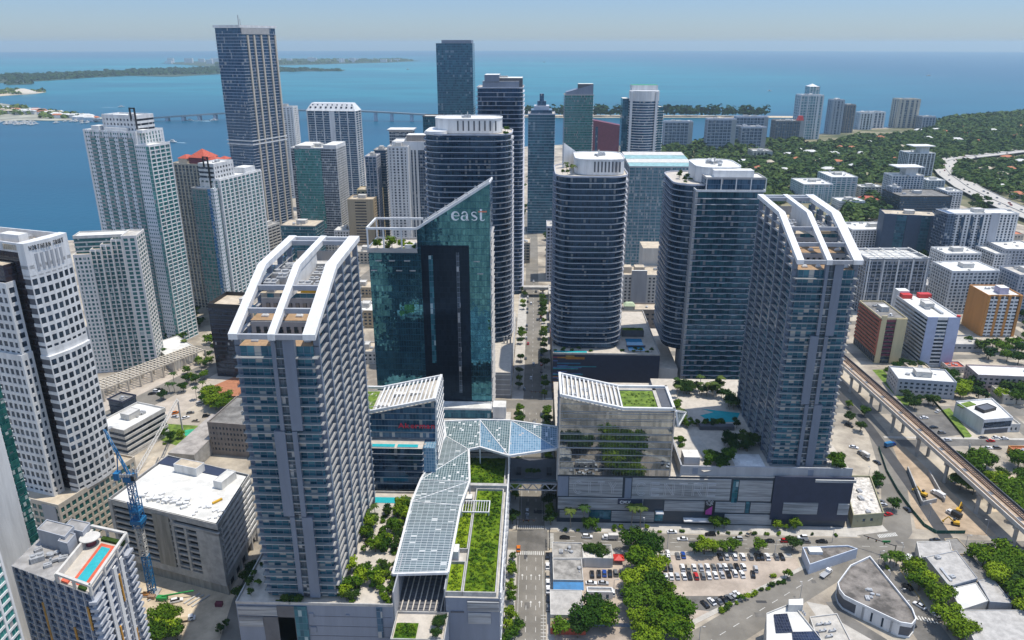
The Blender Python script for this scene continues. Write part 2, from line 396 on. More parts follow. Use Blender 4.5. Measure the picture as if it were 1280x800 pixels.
strip('villa_street_road', [(238, 446), (300, 449), (480, 458)], 9, M['asphalt'], .014)
strip('slip_road', [P(1040, 752), P(1058, 775), P(1100, 800), (145, 255)], 6.5, M['asphalt'], .030)
sheet('intersection_paving', [(-8, 327), (8, 327), (8, 345), (-8, 345)], M['asphalt'], .034)
for y0 in (560, 640, 720, 820, 920): sheet('back_street_road', rect(-300, y0+30, 600, y0+40), M['asphaltl'], .006)
for x0 in (330, 430, 540): strip('back_street_road', [(x0, 400), (x0+8, 900)], 10, M['asphaltl'], .0075)
# sidewalks (kerb height)
for nm, p in (('sidewalk', rect(-12.6, 345, -7.6, 487)), ('sidewalk', rect(6.8, 345, 13.4, 352)), ('sidewalk', rect(6.9, 352, 13.2, 487)),
              ('sidewalk', rect(-12.6, 150, -7.6, 327)), ('sidewalk', rect(7, 255, 10.2, 325)), ('sidewalk', rect(13.4, 343.5, 172, 352)),
              ('sidewalk', rect(10.4, 325.2, 132, 328.2)), ('sidewalk', rect(-16, 503, -7.6, 760)), ('sidewalk', rect(6.8, 503, 13.2, 760)),
              ('sidewalk', [(64, 270), (136, 317), (137, 320), (62, 272)]), ('sidewalk', [(172, 345), (190, 349), (189, 357), (172, 354)]),
              ('sidewalk', rect(232, 452.5, 420, 455)), ('traffic_island', [P(1042, 688), P(1052, 686), P(1056, 690), P(1046, 694)])):
    sheet(nm, p, M['walk'], 0, .13)
# lots and bare ground
sheet('parking_lot_paving', [(10.5, 325), (134, 324.9), (133, 316), (76, 277.5), (58, 268), (10.5, 262)], plain('lot_gravel', (.42, .35, .285), .95, var=.3, scale=.08), .012)
sheet('lot_patch', [P(855, 745), P(905, 745), P(945, 755), P(905, 766), P(868, 762)], M['asphalt'], .0155)
sheet('construction_ground', [(-205, 322), (-140, 290), (-122, 310), (-122, 225), (-135, 200), (-180, 250), (-200, 290)], M['sand'], .012)
sheet('alley_road', [(-140, 286), (-139, 360), (-121, 360), (-121, 235), (-132, 235)], M['asphaltl'], .018)
sheet('work_ground', [(206, 352), (246, 346), (240, 440), (234, 470), (231, 465), (222, 400)], M['dirt'], .008)
sheet('vacant_ground', [P(1225, 600), P(1290, 590), P(1300, 640), P(1240, 640)], M['sand'], .008)
sheet('triangle_plaza', [(196, 333), (214, 331), (240, 325), (228, 270), (205, 285)], M['asphaltl'], .012)
sheet('villa_lot_paving', [P(1135, 505), P(1165, 497), P(1205, 543), P(1165, 548)], M['asphalt'], .012)
sheet('villa_lawn', [P(1176, 513), P(1187, 510), P(1215, 545), P(1207, 550)], M['lawn'], .016)
sheet('park_lawn', [(-256, 458), (-224, 455), (-231, 428), (-247, 436)], M['lawn'], .014)
sheet('park_court', [P(228, 538), P(244, 536), P(250, 541), P(232, 545)], plain('green_court', (.03, .36, .2), .8), .026)
sheet('plaza_paving', [P(1008, 752), P(1035, 757), P(1060, 775), P(1090, 800), P(1040, 800)], M['walk'], .0225)
sheet('plaza_brick_paving', [P(255, 487), P(300, 468), P(310, 497), P(262, 496)], M['brickpave'], .014)
sheet('avenue_paving', [(-330, 440), (-262, 440), (-215, 560), (-300, 560)], plain('avenue_stone', (.46, .40, .33), .9, var=.2, scale=.1), .004)
sheet('trackside_lawn', [P(1090, 462), P(1104, 462), P(1150, 515), P(1140, 518)], M['lawn'], .012)
# freeway sweeping round at the right
fw_pts = [P(x, y) for x, y in ((1420, 318), (1350, 296), (1280, 271), (1240, 253), (1210, 238), (1188, 222), (1179, 211), (1184, 204), (1205, 199), (1240, 195), (1290, 189), (1400, 178))]
b = strip('', fw_pts, 46, None, 5.0)
fwy = [(p[0], p[1]) for p in fw_pts]
b2 = MB()
for i in range(len(fwy)-1):
    for sgn in (-1, 0, 1):
        dx, dy = fwy[i+1][0]-fwy[i][0], fwy[i+1][1]-fwy[i][1]; l = hypot(dx, dy); nx, ny = -dy/l*22.6*sgn, dx/l*22.6*sgn
        b2.bar((fwy[i][0]+nx, fwy[i][1]+ny, 5.5), (fwy[i+1][0]+nx, fwy[i+1][1]+ny, 5.5), .6, 1.1)
fr = thing('elevated_freeway', 'pale curving freeway sweeping through the trees at the far right', 'freeway', (*P(1188, 222), 0))
b.build('deck', M['walk'], fr); b2.build('barrier', M['conc'], fr)
b = MB()
for p in fw_pts[1:-1:2]: b.cyl(p[0], p[1], 0, 5, 3)
b.build('pier', M['conc'], fr)
# ------------------------------------------------------------------ paint on the road
def paint(segs, z, m='paint', name='road_marking'):
    b = MB()
    for (x0, y0, x1, y1) in segs: b.face([(x0, y0, z), (x1, y0, z), (x1, y1, z), (x0, y1, z)])
    structure(name, b, M[m])
sg = [(-7.0+i*1.05, 345.6, -6.5+i*1.05, 348.2) for i in range(13)] + [(-7.0+i*1.05, 323.2, -6.5+i*1.05, 326.2) for i in range(13)]
sg += [(8.8, 329.4+i*1.05, 11.4, 329.9+i*1.05) for i in range(12)]
for y0 in range(255, 320, 7): sg += [(-2.6, y0, -2.4, y0+3), (1.9, y0, 2.1, y0+3)]
for y0 in range(353, 486, 9): sg += [(-2.6, y0, -2.4, y0+3), (1.9, y0, 2.1, y0+3)]
for y0 in range(505, 800, 10): sg += [(-1.2, y0, -1.0, y0+4)]
sg += [(-6.3, 352, -6.15, 486), (5.4, 352, 5.55, 486), (-6.3, 256, -6.15, 322), (5.4, 256, 5.55, 322)]
for x0 in range(18, 290, 9): sg += [(x0, 335.6, x0+4, 335.8)]
for x0 in range(18, 140, 9): sg += [(x0+2, 332.1, x0+5, 332.3), (x0+2, 339.2, x0+5, 339.4)]
for i in range(9): sg.append((4.2+i*.02, 262+i*2.2, 6.6, 262.35+i*2.2))
for x in (-4.6, -.3, 3.8):
    for y in (304, 285): sg += [(x-.12, y, x+.12, y+3), (x-.5, y+3, x+.5, y+3.4), (x-.3, y+3.4, x+.3, y+4)]
paint(sg, .044)
sg = []
for i in range(12): sg.append((183+i*.9, 343+i*.2, 183.5+i*.9, 346+i*.2))
for i in range(9): sg.append((172+i*1.3, 283-i*.4, 172.6+i*1.3, 286-i*.4))
paint(sg, .046)
paint([(182.2, 290, 182.6, 318)], .034, 'ypaint', 'yellow_line')
b = MB()
for k in range(14):
    u = k*9; a = (166-.805*u, 331-.593*u); c_ = (a[0]-.805*4, a[1]-.593*4)
    b.face([(a[0]-.08, a[1]+.1, .03), (c_[0]-.08, c_[1]+.1, .03), (c_[0]+.08, c_[1]-.1, .03), (a[0]+.08, a[1]-.1, .03)])
structure('road_marking', b, M['paint'])
rp = random.Random(3)
for i in range(26):
    x, y = rp.choice(((rp.uniform(20, 290), rp.uniform(330, 341)), (rp.uniform(-6, 5), rp.uniform(255, 480)), (rp.uniform(70, 150), 0)))
    if y == 0: y = 264+(x-75)*.737+rp.uniform(-5, 5)
    w_, d_ = rp.uniform(1.5, 7), rp.uniform(1, 3.5); sheet('asphalt_patch', orect((x, y), 0 if x > 0 else 90, -w_/2, -d_/2, w_/2, d_/2), rp.choice((M['asphalt'], M['asphaltd'], M['asphalt'])), .036+i*.0003)
# ------------------------------------------------------------------ glass kinds
GL = {}
GL['navy'] = glass('glass_navy', (.003, .011, .026), (.022, .058, .105), 1.6, 4.1, (.03, .045, .07), .06, .10, bl=.05, blind=(.22, .21, .2))
GL['blue'] = glass('glass_blue', (.010, .035, .07), (.06, .13, .20), 1.6, 3.4, (.10, .13, .17), .07, .12, bl=.06)
GL['teal'] = glass('glass_teal', (.008, .055, .075), (.05, .19, .22), 1.5, 3.4, (.05, .10, .12), .06, .10, bl=.04, blind=(.3, .38, .38))
GL['green'] = glass('glass_green', (.015, .14, .12), (.08, .34, .29), 1.5, 3.3, (.30, .36, .35), .08, .14, bl=.06)
GL['grey'] = glass('glass_grey', (.02, .025, .03), (.09, .10, .11), 1.4, 3.2, (.12, .12, .13), .08, .10, bl=.10)
GL['dark'] = glass('glass_dark', (.008, .010, .014), (.035, .04, .05), 1.4, 3.4, (.03, .03, .035), .05, .08, bl=.03, blind=(.2, .2, .19))
GL['strip'] = glass('glass_black_strip', (.003, .006, .012), (.008, .014, .024), 1.5, 3.4, (.004, .006, .01), .04, .06, bl=0, rough=.12, spec=.25)
GL['brown'] = glass('glass_brown', (.018, .012, .014), (.05, .035, .035), 1.5, 3.6, (.03, .022, .022), .05, .25, bl=.01)
GL['pane'] = glass('window_pane', (.010, .014, .02), (.05, .065, .08), 1.3, 2.2, (.03, .03, .035), .05, .06, bl=.12, blind=(.24, .22, .2))
GL['panegreen'] = glass('window_pane_green', (.01, .07, .06), (.05, .2, .165), 1.3, 2.2, (.03, .05, .05), .05, .06, bl=.1, blind=(.4, .45, .42))
GL['apt'] = glass('glass_apartment', (.012, .018, .026), (.10, .115, .13), 2.4, 3.1, (.30, .31, .33), .12, .06, bl=.18, blind=(.36, .34, .31))
GL['mirror'] = glass('glass_mirror', (.22, .245, .26), (.38, .41, .43), 1.5, 4.2, (.20, .22, .25), .03, .10, bl=.0, rough=.02, metal=.95, tilt=.006)
GL['east'] = glass('glass_east', (.02, .085, .12), (.11, .31, .36), 1.5, 3.9, (.012, .06, .085), .06, .06, bl=.012, blind=(.3, .5, .54), rough=.03, metal=.85, tilt=.035, smooth=.5)
# ------------------------------------------------------------------ rooftop plant
UNIT = {}
def unit_mesh(k):
    if k in UNIT: return UNIT[k]
    b = MB()
    if k == 'cooler':
        b.box(-.5, -.5, 0, .5, .5, .8); b.cyl(-.22, 0, .8, 1, .2, n=10); b.cyl(.25, 0, .8, 1, .2, n=10)
        for x in (-.48, -.3, -.1, .1, .3): b.box(x, -.515, .1, x+.1, -.5, .7)
    elif k == 'house':
        b.box(-.5, -.5, 0, .5, .5, 1); b.ring(rect(-.52, -.52, .52, .52), .05, 1, 1.08); b.box(-.12, -.53, 0, .12, -.5, .6)
    elif k == 'duct':
        b.box(-.5, -.15, .2, .5, .15, .6); b.box(.3, -.15, 0, .5, .5, .7); b.cyl(-.35, 0, .6, 1., .1, n=8)
    elif k == 'stack':
        b.cyl(0, 0, 0, .7, .4, n=12); b.cyl(0, 0, .7, 1, .5, .35, n=12)
    elif k == 'vent':
        b.cyl(0, 0, 0, .8, .12, n=8); b.cyl(0, 0, .8, 1, .3, .1, n=8); b.box(-.4, -.4, 0, .4, .4, .15)
    UNIT[k] = b.mesh('rooftop_'+k, M['unit'] if k != 'house' else M['offwhite']); return UNIT[k]
M['unit'] = plain('galvanised_unit', (.45, .46, .47), .5, metal=.3, var=.2, scale=.5)
def clutter(root, p, z, n, rr=None, big=3.2, house=True):
    rr = rr or R; c_ = cen(p); q = offset(p, -3)
    th = atan2(p[1][1]-p[0][1], p[1][0]-p[0][0])
    for i in range(n):
        a, b_ = rr.random(), rr.random(); k0 = rr.randrange(len(q))
        ws = [rr.random()+.05 for _ in q]; s_ = sum(ws)
        x = sum(w_*k[0] for w_, k in zip(ws, q))/s_; y = sum(w_*k[1] for w_, k in zip(ws, q))/s_
        x = c_[0]+(x-c_[0])*1.7; y = c_[1]+(y-c_[1])*1.7
        k = rr.choice(('cooler', 'cooler', 'duct', 'stack', 'vent', 'cooler'))
        s = big*(.45+.75*rr.random())
        share('rooftop_unit', unit_mesh(k), root, (x, y, z), th+rr.choice((0, pi/2)), (s*(1+.6*rr.random()), s, s*.62))
    if house:
        L_ = hypot(p[1][0]-p[0][0], p[1][1]-p[0][1]); D_ = hypot(p[2][0]-p[1][0], p[2][1]-p[1][1])
        share('stair_house', unit_mesh('house'), root, (c_[0], c_[1], z), th, (min(L_*.3, 11), min(D_*.35, 9), 4))
# ------------------------------------------------------------------ the general building
PANE = {}
def tower(name, label, p, z1, z0=0., fh=3.4, wall='white', gl='pane', t=.35, out=.0, pier=None, rec=.35, par=1.1, roof='roofg', n=5, big=3.2, house=True,
          indiv=False, cat='tower', group=None, win=0, skirt=0, rail=None, edges=None, top=None, root=None, ptop=None):
    p = ccw(p); c_ = cen(p)
    r = root or thing(name, label, cat, (c_[0], c_[1], z0), group)
    nf = max(1, round((z1-z0)/fh)); fh = (z1-z0)/nf
    core = offset(p, -rec)
    MB().prism(core, z0, z1-.02, 0).build('glazing' if not win else 'inner_wall', GL[gl] if not win else M['dgrey'], r)
    if t:
        if indiv:
            b = MB(); q = offset(p, out); b.prism(q, 0, t, 0, 0, True, True)
            if rail:
                e = offset(q, -.12)
                for i in range(len(q)):
                    j = (i+1) % len(q)
                    b.face([(*q[i], t), (*q[j], t), (*q[j], t+1.05), (*q[i], t+1.05)], 1); b.face([(*e[j], t), (*e[i], t), (*e[i], t+1.05), (*e[j], t+1.05)], 1)
            me = b.mesh('balcony_slab', [M[wall], rail or M[wall]], (c_[0], c_[1], 0))
            for k in range(1, nf): share('balcony_slab', me, r, (c_[0], c_[1], z0+k*fh))
        else:
            b = MB(); q = offset(p, out)
            for k in range(nf+1): b.prism(q, z0+k*fh-(t+.06 if k else 0), z0+k*fh+(-.06 if k else t), 0, 0, True, True)
    else: b = MB()
    pan = []
    bp = MB() if indiv else b
    if pier:
        sp, pw, pd = pier
        for i in range(len(p)):
            if edges and i not in edges: continue
            a, e = p[i], p[(i+1) % len(p)]; l = hypot(e[0]-a[0], e[1]-a[1])
            if l < pw*1.5: continue
            k = max(1, round(l/sp)); dx, dy = (e[0]-a[0])/l, (e[1]-a[1])/l; nx, ny = dy, -dx
            for j in range(k+1):
                u = min(max(l*j/k, pw/2), l-pw/2)
                u0, u1 = u-pw/2, u+pw/2; o0, o1 = -rec-.05, pd
                f = lambda uu, oo: (a[0]+dx*uu+nx*oo, a[1]+dy*uu+ny*oo)
                bp.prism([f(u0, o1), f(u1, o1), f(u1, o0), f(u0, o0)], z0+.01, (ptop or z1)-.01, 0)
                if win and j < k:
                    ww = l/k-pw
                    for fl in range(nf):
                        pan.append((f(u0+l/k/2+pw/2, -rec+.06), z0+fl*fh, fh-t, ww, atan2(dy, dx), (nx, ny)))
    if indiv:
        if bp.f: bp.build('pier', M[wall], r)
    elif b.f: b.build('facade_frame', M[wall], r)
    if win and pan:
        def key(q):
            v = (q[0][0], q[0][1], q[1]-CAMH); fac = -(q[5][0]*v[0]+q[5][1]*v[1])/sqrt(v[0]**2+v[1]**2+v[2]**2)
            X = prj(q[0][0], q[0][1], q[1]); vis = fac > .05 and -10 < X[0] < 1290 and -10 < X[1] < 810
            return (not vis, hypot(*q[0])+abs(CAMH-q[1])*.3)
        pan.sort(key=key)
        for q in pan[:win]:
            kk = (round(q[3], 2), round(q[2], 2), gl)
            if kk not in PANE:
                m_ = MB(); w_, h_ = q[3]-.04, q[2]-.04; m_.prism(rect(-w_/2, -.04, w_/2, .04), 0, h_, 0, 0, True, True); PANE[kk] = m_.mesh('window', GL[gl])
            share('window', PANE[kk], r, (*q[0], q[1]+.02), q[4])
        m_ = MB()
        for q in pan[win:]:
            d = (cos(q[4])*q[3]/2, sin(q[4])*q[3]/2); a = (q[0][0]-d[0]+q[5][0]*.04, q[0][1]-d[1]+q[5][1]*.04); e = (q[0][0]+d[0]+q[5][0]*.04, q[0][1]+d[1]+q[5][1]*.04)
            h0 = R.randrange(99)*1.3
            m_.face([(*a, q[1]), (*e, q[1]), (*e, q[1]+q[2]), (*a, q[1]+q[2])], 0, [(h0, 0), (h0+1.29, 0), (h0+1.29, 2.19), (h0, 2.19)])
        if m_.f: tag(m_.build('window', GL[gl], r), kind='stuff')
    MB().prism(offset(p, -.02 if not out else out*.5), z1-.25, z1, 0).build('roof', M[roof], r)
    if par: MB().ring(offset(p, max(out*.5, .03)), .45, z1-.3, z1+par).build('parapet', M[wall], r)
    if n: clutter(r, p, z1, n, None, big, house)
    return r
def unit_box(root, name, p, z0, z1, m, mt=None, lip=.0):
    b = MB(); b.prism(ccw(p), z0, z1, 0, 1)
    if lip: b.ring(offset(ccw(p), .05), .3, z1-.05, z1+lip)
    return b.build(name, [M[m] if isinstance(m, str) else m, M[mt or 'roofw']], root)
def text_mesh(s, size, depth, m, bold=0.):
    cu = bpy.data.curves.new('lettering', 'FONT'); cu.body = s; cu.size = size; cu.extrude = depth; cu.offset = bold; cu.align_x = 'LEFT'
    o = bpy.data.objects.new('lettering', cu); COL.objects.link(o)
    dg = bpy.context.evaluated_depsgraph_get(); me = bpy.data.meshes.new_from_object(o.evaluated_get(dg)); bpy.data.objects.remove(o)
    me.materials.clear(); me.materials.append(m); return me
def sign(root, s, size, depth, m, loc, rz=0, width=None, tilt=90, bold=0.):
    """each letter is a part of the building it is fixed to"""
    x = 0.; lets = []
    for ch in s:
        if ch == ' ': x += size*.35; continue
        me = text_mesh(ch, size, depth, m, bold); xs = [v.co.x for v in me.vertices]; w_ = max(xs)-min(xs)
        lets.append((me, x-min(xs), w_)); x += w_+size*.12
    k = (width/x) if width else 1
    off = OFF.get(root.name, (0, 0, 0))
    for me, u, w_ in lets:
        o = bpy.data.objects.new('letter', me); COL.objects.link(o); o.parent = root
        o.location = (loc[0]+cos(rz)*u*k-off[0], loc[1]+sin(rz)*u*k-off[1], loc[2]-off[2]); o.rotation_euler = (radians(tilt), 0, rz); o.scale = (k, 1, 1)
# ------------------------------------------------------------------ plants
def leaves(lobes, n, size, rr, mb=None, m=0):
    """leaf-clump faces spread through several lobes; returns vertex / face arrays"""
    b = mb or MB()
    tot = sum(l[3]*l[4] for l in lobes)
    for (cx, cy, cz, r, rz) in lobes:
        for _ in range(int(n*r*rz/tot)):
            a = rr.random()*2*pi; u = rr.uniform(-.75, 1); q = sqrt(max(0, 1-u*u)); d = rr.random()**.45*(1.25 if rr.random() < .18 else 1)
            x, y, z = cx+r*d*q*cos(a), cy+r*d*q*sin(a), cz+rz*d*u
            s = size*(.6+.8*rr.random())
            nx, ny, nz = q*cos(a)+rr.gauss(0, .55), q*sin(a)+rr.gauss(0, .55), u+.35+rr.gauss(0, .55)
            l = sqrt(nx*nx+ny*ny+nz*nz) or 1; nx, ny, nz = nx/l, ny/l, nz/l
            tx, ty = -ny, nx; l = hypot(tx, ty) or 1; tx, ty = tx/l, ty/l
            bx, by, bz = -nz*ty, nz*tx, nx*ty-ny*tx
            an = rr.random()*pi; ca, sa = cos(an)*s, sin(an)*s
            e1 = (tx*ca+bx*sa, ty*ca+by*sa, bz*sa); e2 = (-tx*sa+bx*ca, -ty*sa+by*ca, bz*ca)
            b.face([(x+e1[0], y+e1[1], z+e1[2]), (x+e2[0]*.6, y+e2[1]*.6, z+e2[2]*.6), (x-e1[0], y-e1[1], z-e1[2]), (x-e2[0]*.6, y-e2[1]*.6, z-e2[2]*.6)], m)
    return b
TREE = {}
def tree_kind(k, h, r, n, size, m, seed, lob=7):
    rr = random.Random(seed); b = MB()
    th = h*.38
    b.cyl(0, 0, -.05, th, h*.032, h*.02, n=7, top=False)
    lobes = [(0, 0, h*.66, r*.62, h*.30)]
    for i in range(lob):
        a = 2*pi*i/lob+rr.uniform(-.4, .4); q = r*rr.uniform(.4, .72); zz = h*rr.uniform(.48, .82); s = r*rr.uniform(.30, .5)
        lobes.append((q*cos(a), q*sin(a), zz, s, s*.75))
        b.bar((0, 0, th*.9), (q*cos(a)*.8, q*sin(a)*.8, zz), h*.014)
    TREE[k] = (b.mesh('trunk', M['bark']), leaves(lobes, n, size, rr).mesh('crown', M[m]), h)
tree_kind('big1', 13, 8.0, 2600, .62, 'leafb', 1, 11); tree_kind('big2', 12, 7.2, 2300, .6, 'leaf', 2, 10); tree_kind('big3', 11, 6.6, 2000, .58, 'leafb', 3, 9)
tree_kind('mid1', 8, 4.2, 1000, .46, 'leaf', 4); tree_kind('mid2', 7, 3.6, 800, .44, 'leafb', 5); tree_kind('mid3', 8.5, 4.4, 1000, .48, 'leafd', 6)
tree_kind('sm1', 4.5, 2.1, 420, .34, 'leaf', 7, 5); tree_kind('sm2', 4.0, 2.0, 380, .34, 'leafb', 8, 5); tree_kind('sm3', 5.0, 2.2, 420, .36, 'leafd', 9, 5)
tree_kind('far1', 11, 7, 420, 1.15, 'leafd', 10, 6); tree_kind('far2', 10, 6.2, 360, 1.1, 'leaf', 11, 6); tree_kind('far3', 12, 7.5, 420, 1.2, 'leafd', 12, 7)
def palm_kind(k, h, seed):
    rr = random.Random(seed); b = MB(); lean = rr.uniform(-.5, .5); pv = (0, 0, -.05)
    for i in range(1, 5):
        q = (lean*(i/4)**2, 0, h*i/4); b.bar(pv, q, .34-.03*i); pv = q
    f = MB()
    for i in range(17):
        a = 2*pi*i/17+rr.uniform(-.15, .15); up = rr.uniform(-.1, .9); L_ = 3.0*rr.uniform(.85, 1.15); last = None
        for s in range(6):
            u = s/5; x = L_*u*cos(.25*u); z = up*L_*.5*u-1.7*u*u*(1.1-up*.4); wd = .62*(1-.8*abs(u-.35))*(1 if s < 5 else .1)
            c0 = (pv[0]+x*cos(a), pv[1]+x*sin(a), h+z); nx, ny = -sin(a)*wd, cos(a)*wd
            cur = ((c0[0]+nx, c0[1]+ny, c0[2]-.22), c0, (c0[0]-nx, c0[1]-ny, c0[2]-.22))
            if last: f.face([last[0], last[1], cur[1], cur[0]]); f.face([last[1], last[2], cur[2], cur[1]])
            last = cur
    TREE[k] = (b.mesh('trunk', M['trunkp']), f.mesh('fronds', M['palm']), h)
palm_kind('palm1', 8.5, 21); palm_kind('palm2', 7, 22); palm_kind('palm3', 10, 23)
def bush_kind(k, r, h, n, m, seed):
    rr = random.Random(seed); lobes = [(rr.uniform(-.6, .6)*r, rr.uniform(-.6, .6)*r, h*.45, r*.6, h*.5) for _ in range(4)]
    TREE[k] = (None, leaves(lobes, n, .32, rr).mesh('shrub', M[m]), h)
bush_kind('bush1', 1.5, 1.6, 260, 'leafb', 31); bush_kind('bush2', 1.8, 1.4, 280, 'leaf', 32); bush_kind('bush3', 1.4, 1.8, 240, 'leafd', 33)
NTREE = 0
def plant(k, xy, label, z=0., s=1., group=None, name=None, cat=None, rz=None):
    if z > 20 and k[:2] in ('sm', 'mi'): name, cat = 'roof_garden_tree', 'roof tree'
    tr, cr, h = TREE[k]; rz = R.random()*6.28 if rz is None else rz
    kind = 'palm' if k[:4] == 'palm' else 'shrub' if k[:4] == 'bush' else 'tree'
    nm = name or {'palm': 'palm_tree', 'shrub': 'shrub', 'tree': 'broadleaf_tree'}[kind]
    if tr is None:
        o = bpy.data.objects.new(nm, cr); COL.objects.link(o)
    else:
        o = thing(nm, None, None)
        for n_, me in (('trunk', tr), ('fronds' if kind == 'palm' else 'crown', cr)):
            c_ = bpy.data.objects.new(n_ if n_ != 'fronds' else 'palm_crown', me); COL.objects.link(c_); c_.parent = o
    o.location = (*xy, z); o.rotation_euler = (0, 0, rz); o.scale = (s*R.uniform(.92, 1.08), s*R.uniform(.92, 1.08), s)
    return tag(o, label, cat or kind, group)
# ================================================================== the mall blocks and the towers that stand on them
def rail_mat():
    m = bpy.data.materials.new('glass_railing'); t = nt(m)
    b = N(t, 'ShaderNodeBsdfPrincipled'); b.inputs['Base Color'].default_value = (.025, .075, .10, 1); b.inputs['Specular Tint'].default_value = (.3, .5, .9, 1); b.inputs['Roughness'].default_value = .1
    tr = N(t, 'ShaderNodeBsdfTransparent'); mx = N(t, 'ShaderNodeMixShader'); mx.inputs[0].default_value = .32
    t.links.new(tr.outputs[0], mx.inputs[1]); t.links.new(b.outputs[0], mx.inputs[2])
    t.links.new(mx.outputs[0], N(t, 'ShaderNodeOutputMaterial').inputs[0]); return m
RAIL = rail_mat()
M['slab'] = plain('balcony_concrete', (.38, .375, .37), .7, var=.12)
M['slabd'] = plain('balcony_soffit_grey', (.50, .52, .58), .7, var=.12)
def extr_x(b, yz, x0, x1, m=0):
    n = len(yz)
    A = [(x0, *q) for q in yz]; B = [(x1, *q) for q in yz]
    for i in range(n):
        j = (i+1) % n; b.face([A[i], A[j], B[j], B[i]], m)
    b.face(A[::-1], m); b.face(B, m)
M['pier'] = plain('pier_bluegrey', (.15, .185, .245), .5, var=.1, streak=True)
M['wood'] = plain('timber_deck', (.36, .24, .14), .8, var=.2, scale=.5)
def frame_tower(dx, dy, label, flip):
    r = thing('residential_tower', label, 'tower', (-94+dx, 290+dy, 30))
    x0, x1, y0, y1 = -109.4+dx, -78.6+dx, 252.+dy, 327.+dy
    fh = 3.85; zb = 33.2
    prof = lambda y: 147.3+(y-(y0-1.4))*.431 if y < y0+35 else 163+(y-y0-35)*.04
    b = MB(); g = 1.9
    b.prism(rect(x0+g, y0+g, x1-g, y0+15), 30, 141.5, 0, 1); b.prism(rect(x0+g, y0+15, x1-g, y0+28), 30, 146.6, 0, 1); b.prism(rect(x0+g, y0+28, x1-g, y1-1), 30, 153.2, 0, 2)
    b.build('glazing', [GL['frameglass'], M['wood'], M['rooft']], r)
    me = None
    for k in range(40):
        z = zb+k*fh
        if z > 159: break
        ys = y0
        if z > 140: ys = y0+(z-144.6)/.431+2.5 if z > 144.6 else y0+3
        if me is None or ys > y0:
            b = MB()
            b.prism(rect(x0, ys, x1, y1) if ys == y0 else rect(x1-2, ys, x1, y1), z, z+.3, 0, 0, True, True)
            if ys > y0: c2 = MB(); c2.prism(rect(x0, ys, x0+2, y1), z, z+.3, 0, 0, True, True); c2.build('balcony_slab', M['slab'], r)
            for a, e in (((x0, ys), (x1, ys)), ((x1, ys), (x1, y1)), ((x0, y1), (x0, ys)))[0 if ys == y0 else 1:3 if ys == y0 else 2]:
                b.face([(*a, z+.3), (*e, z+.3), (*e, z+1.4), (*a, z+1.4)], 1)
            m_ = b.mesh('balcony_slab', [M['slab'], RAIL], (0, 0, z))
            if ys == y0: me = m_
        else: m_ = me
        share('balcony_slab', m_, r, (0, 0, z))
    # central wall strips on the short front, shifting sideways every dozen floors
    b = MB(); s = MB()
    for i, (za, zc, a, c_) in enumerate(((108, 145, 1.5, 4.2), (70, 107.6, 4.2, 1.9), (31, 69.6, 1.9, 4.2))):
        xm = x0+17.2
        for yy in (y0-.25,):
            b.box(xm-1.4-a, yy, za, xm-1.4, yy+2.3, zc); b.box(xm+1.4, yy, za, xm+1.4+c_, yy+2.3, zc)
            s.prism(rect(xm-1.4, yy+.9, xm+1.4, yy+2.2), za, zc)
    b.build('front_pier', M['pier'], r); s.build('stair_glazing', GL['grey'], r)
    for xx, sg in ((x1, 1), (x0, -1)):
        for i, yy in enumerate((255, 268.5, 282, 295.5, 309, 322)):
            zt = min(prof(yy+dy)-1.5, 162)
            MB().box(min(xx-1.9*sg, xx+.2*sg), yy+dy, 30, max(xx-1.9*sg, xx+.2*sg), yy+dy+1.5, zt).build('side_fin', M['pier'], r)
            b = MB()
            b.prism(rect(min(xx-1.9*sg, xx-.6*sg), yy+dy+1.5, max(xx-1.9*sg, xx-.6*sg), yy+dy+5), 30, zt-3); b.build('side_wall', GL['frameglass'], r)
    # roof frame: three white ribs that slope down to the front, with cross beams
    pr = [(y0-1.4, 147.3), (y0+35, 163), (y1+1, 164.6)]
    for (a, c_, dp) in ((x0-.3, x0+3.0, 2.2), (x0+13.9, x0+16.6, 2.4), (x1-4.2, x1+.4, 2.2)):
        b = MB(); extr_x(b, pr+[(y1+1, 164.6-dp), (y0+35.5, 163-dp), (y0-1.4, 147.3-dp)], a, c_); b.build('roof_rib', M['white'], r)
    b = MB(); extr_x(b, [(y0+19, 153.6), (y0+35.5, 160.7), (y1-16, 161.2), (y1-16, 153.3), (y0+28.2, 153.3)], x0+14.2, x0+16.3); b.build('screen_wall', M['white'], r)
    for yy in (y0-1.2, y0+11.5, y0+23.5, y1-6.5, y1-.4):
        z = prof(yy)-.35
        MB().box(x0+3.0, yy, z-1.9, x1-4.2, yy+1.3, z).build('roof_beam', M['grey'] if yy < y1-3 else M['white'], r)
    MB().box(x0+3, y1-.6, 153.3, x1-4, y1-.1, 158).build('roof_screen', M['grey'], r)
    for yy, z in ((y0+15, 141.6), (y0+28, 146.7)):
        b = MB(); b.box(x0+2.2, yy-.4, z, x1-2.2, yy-.1, z+4.6, 0)
        for k in range(9):
            x = x0+4+k*2.9; b.box(x, yy-.55, z+.1, x+1.6, yy-.42, z+2.6, 1)
        b.build('terrace_wall', [M['grey'], GL['pane']], r)
        for k in range(4):
            px_ = x0+5+k*6.6
            m_ = MB(); m_.box(px_, yy-9.5, z-.0, px_+2.6, yy-7.9, z+.6); m_.hip(rect(px_+.1, yy-9.4, px_+2.5, yy-8), z+.6, .8, 0, .5)
            m_.build('skylight', M['white'], r)
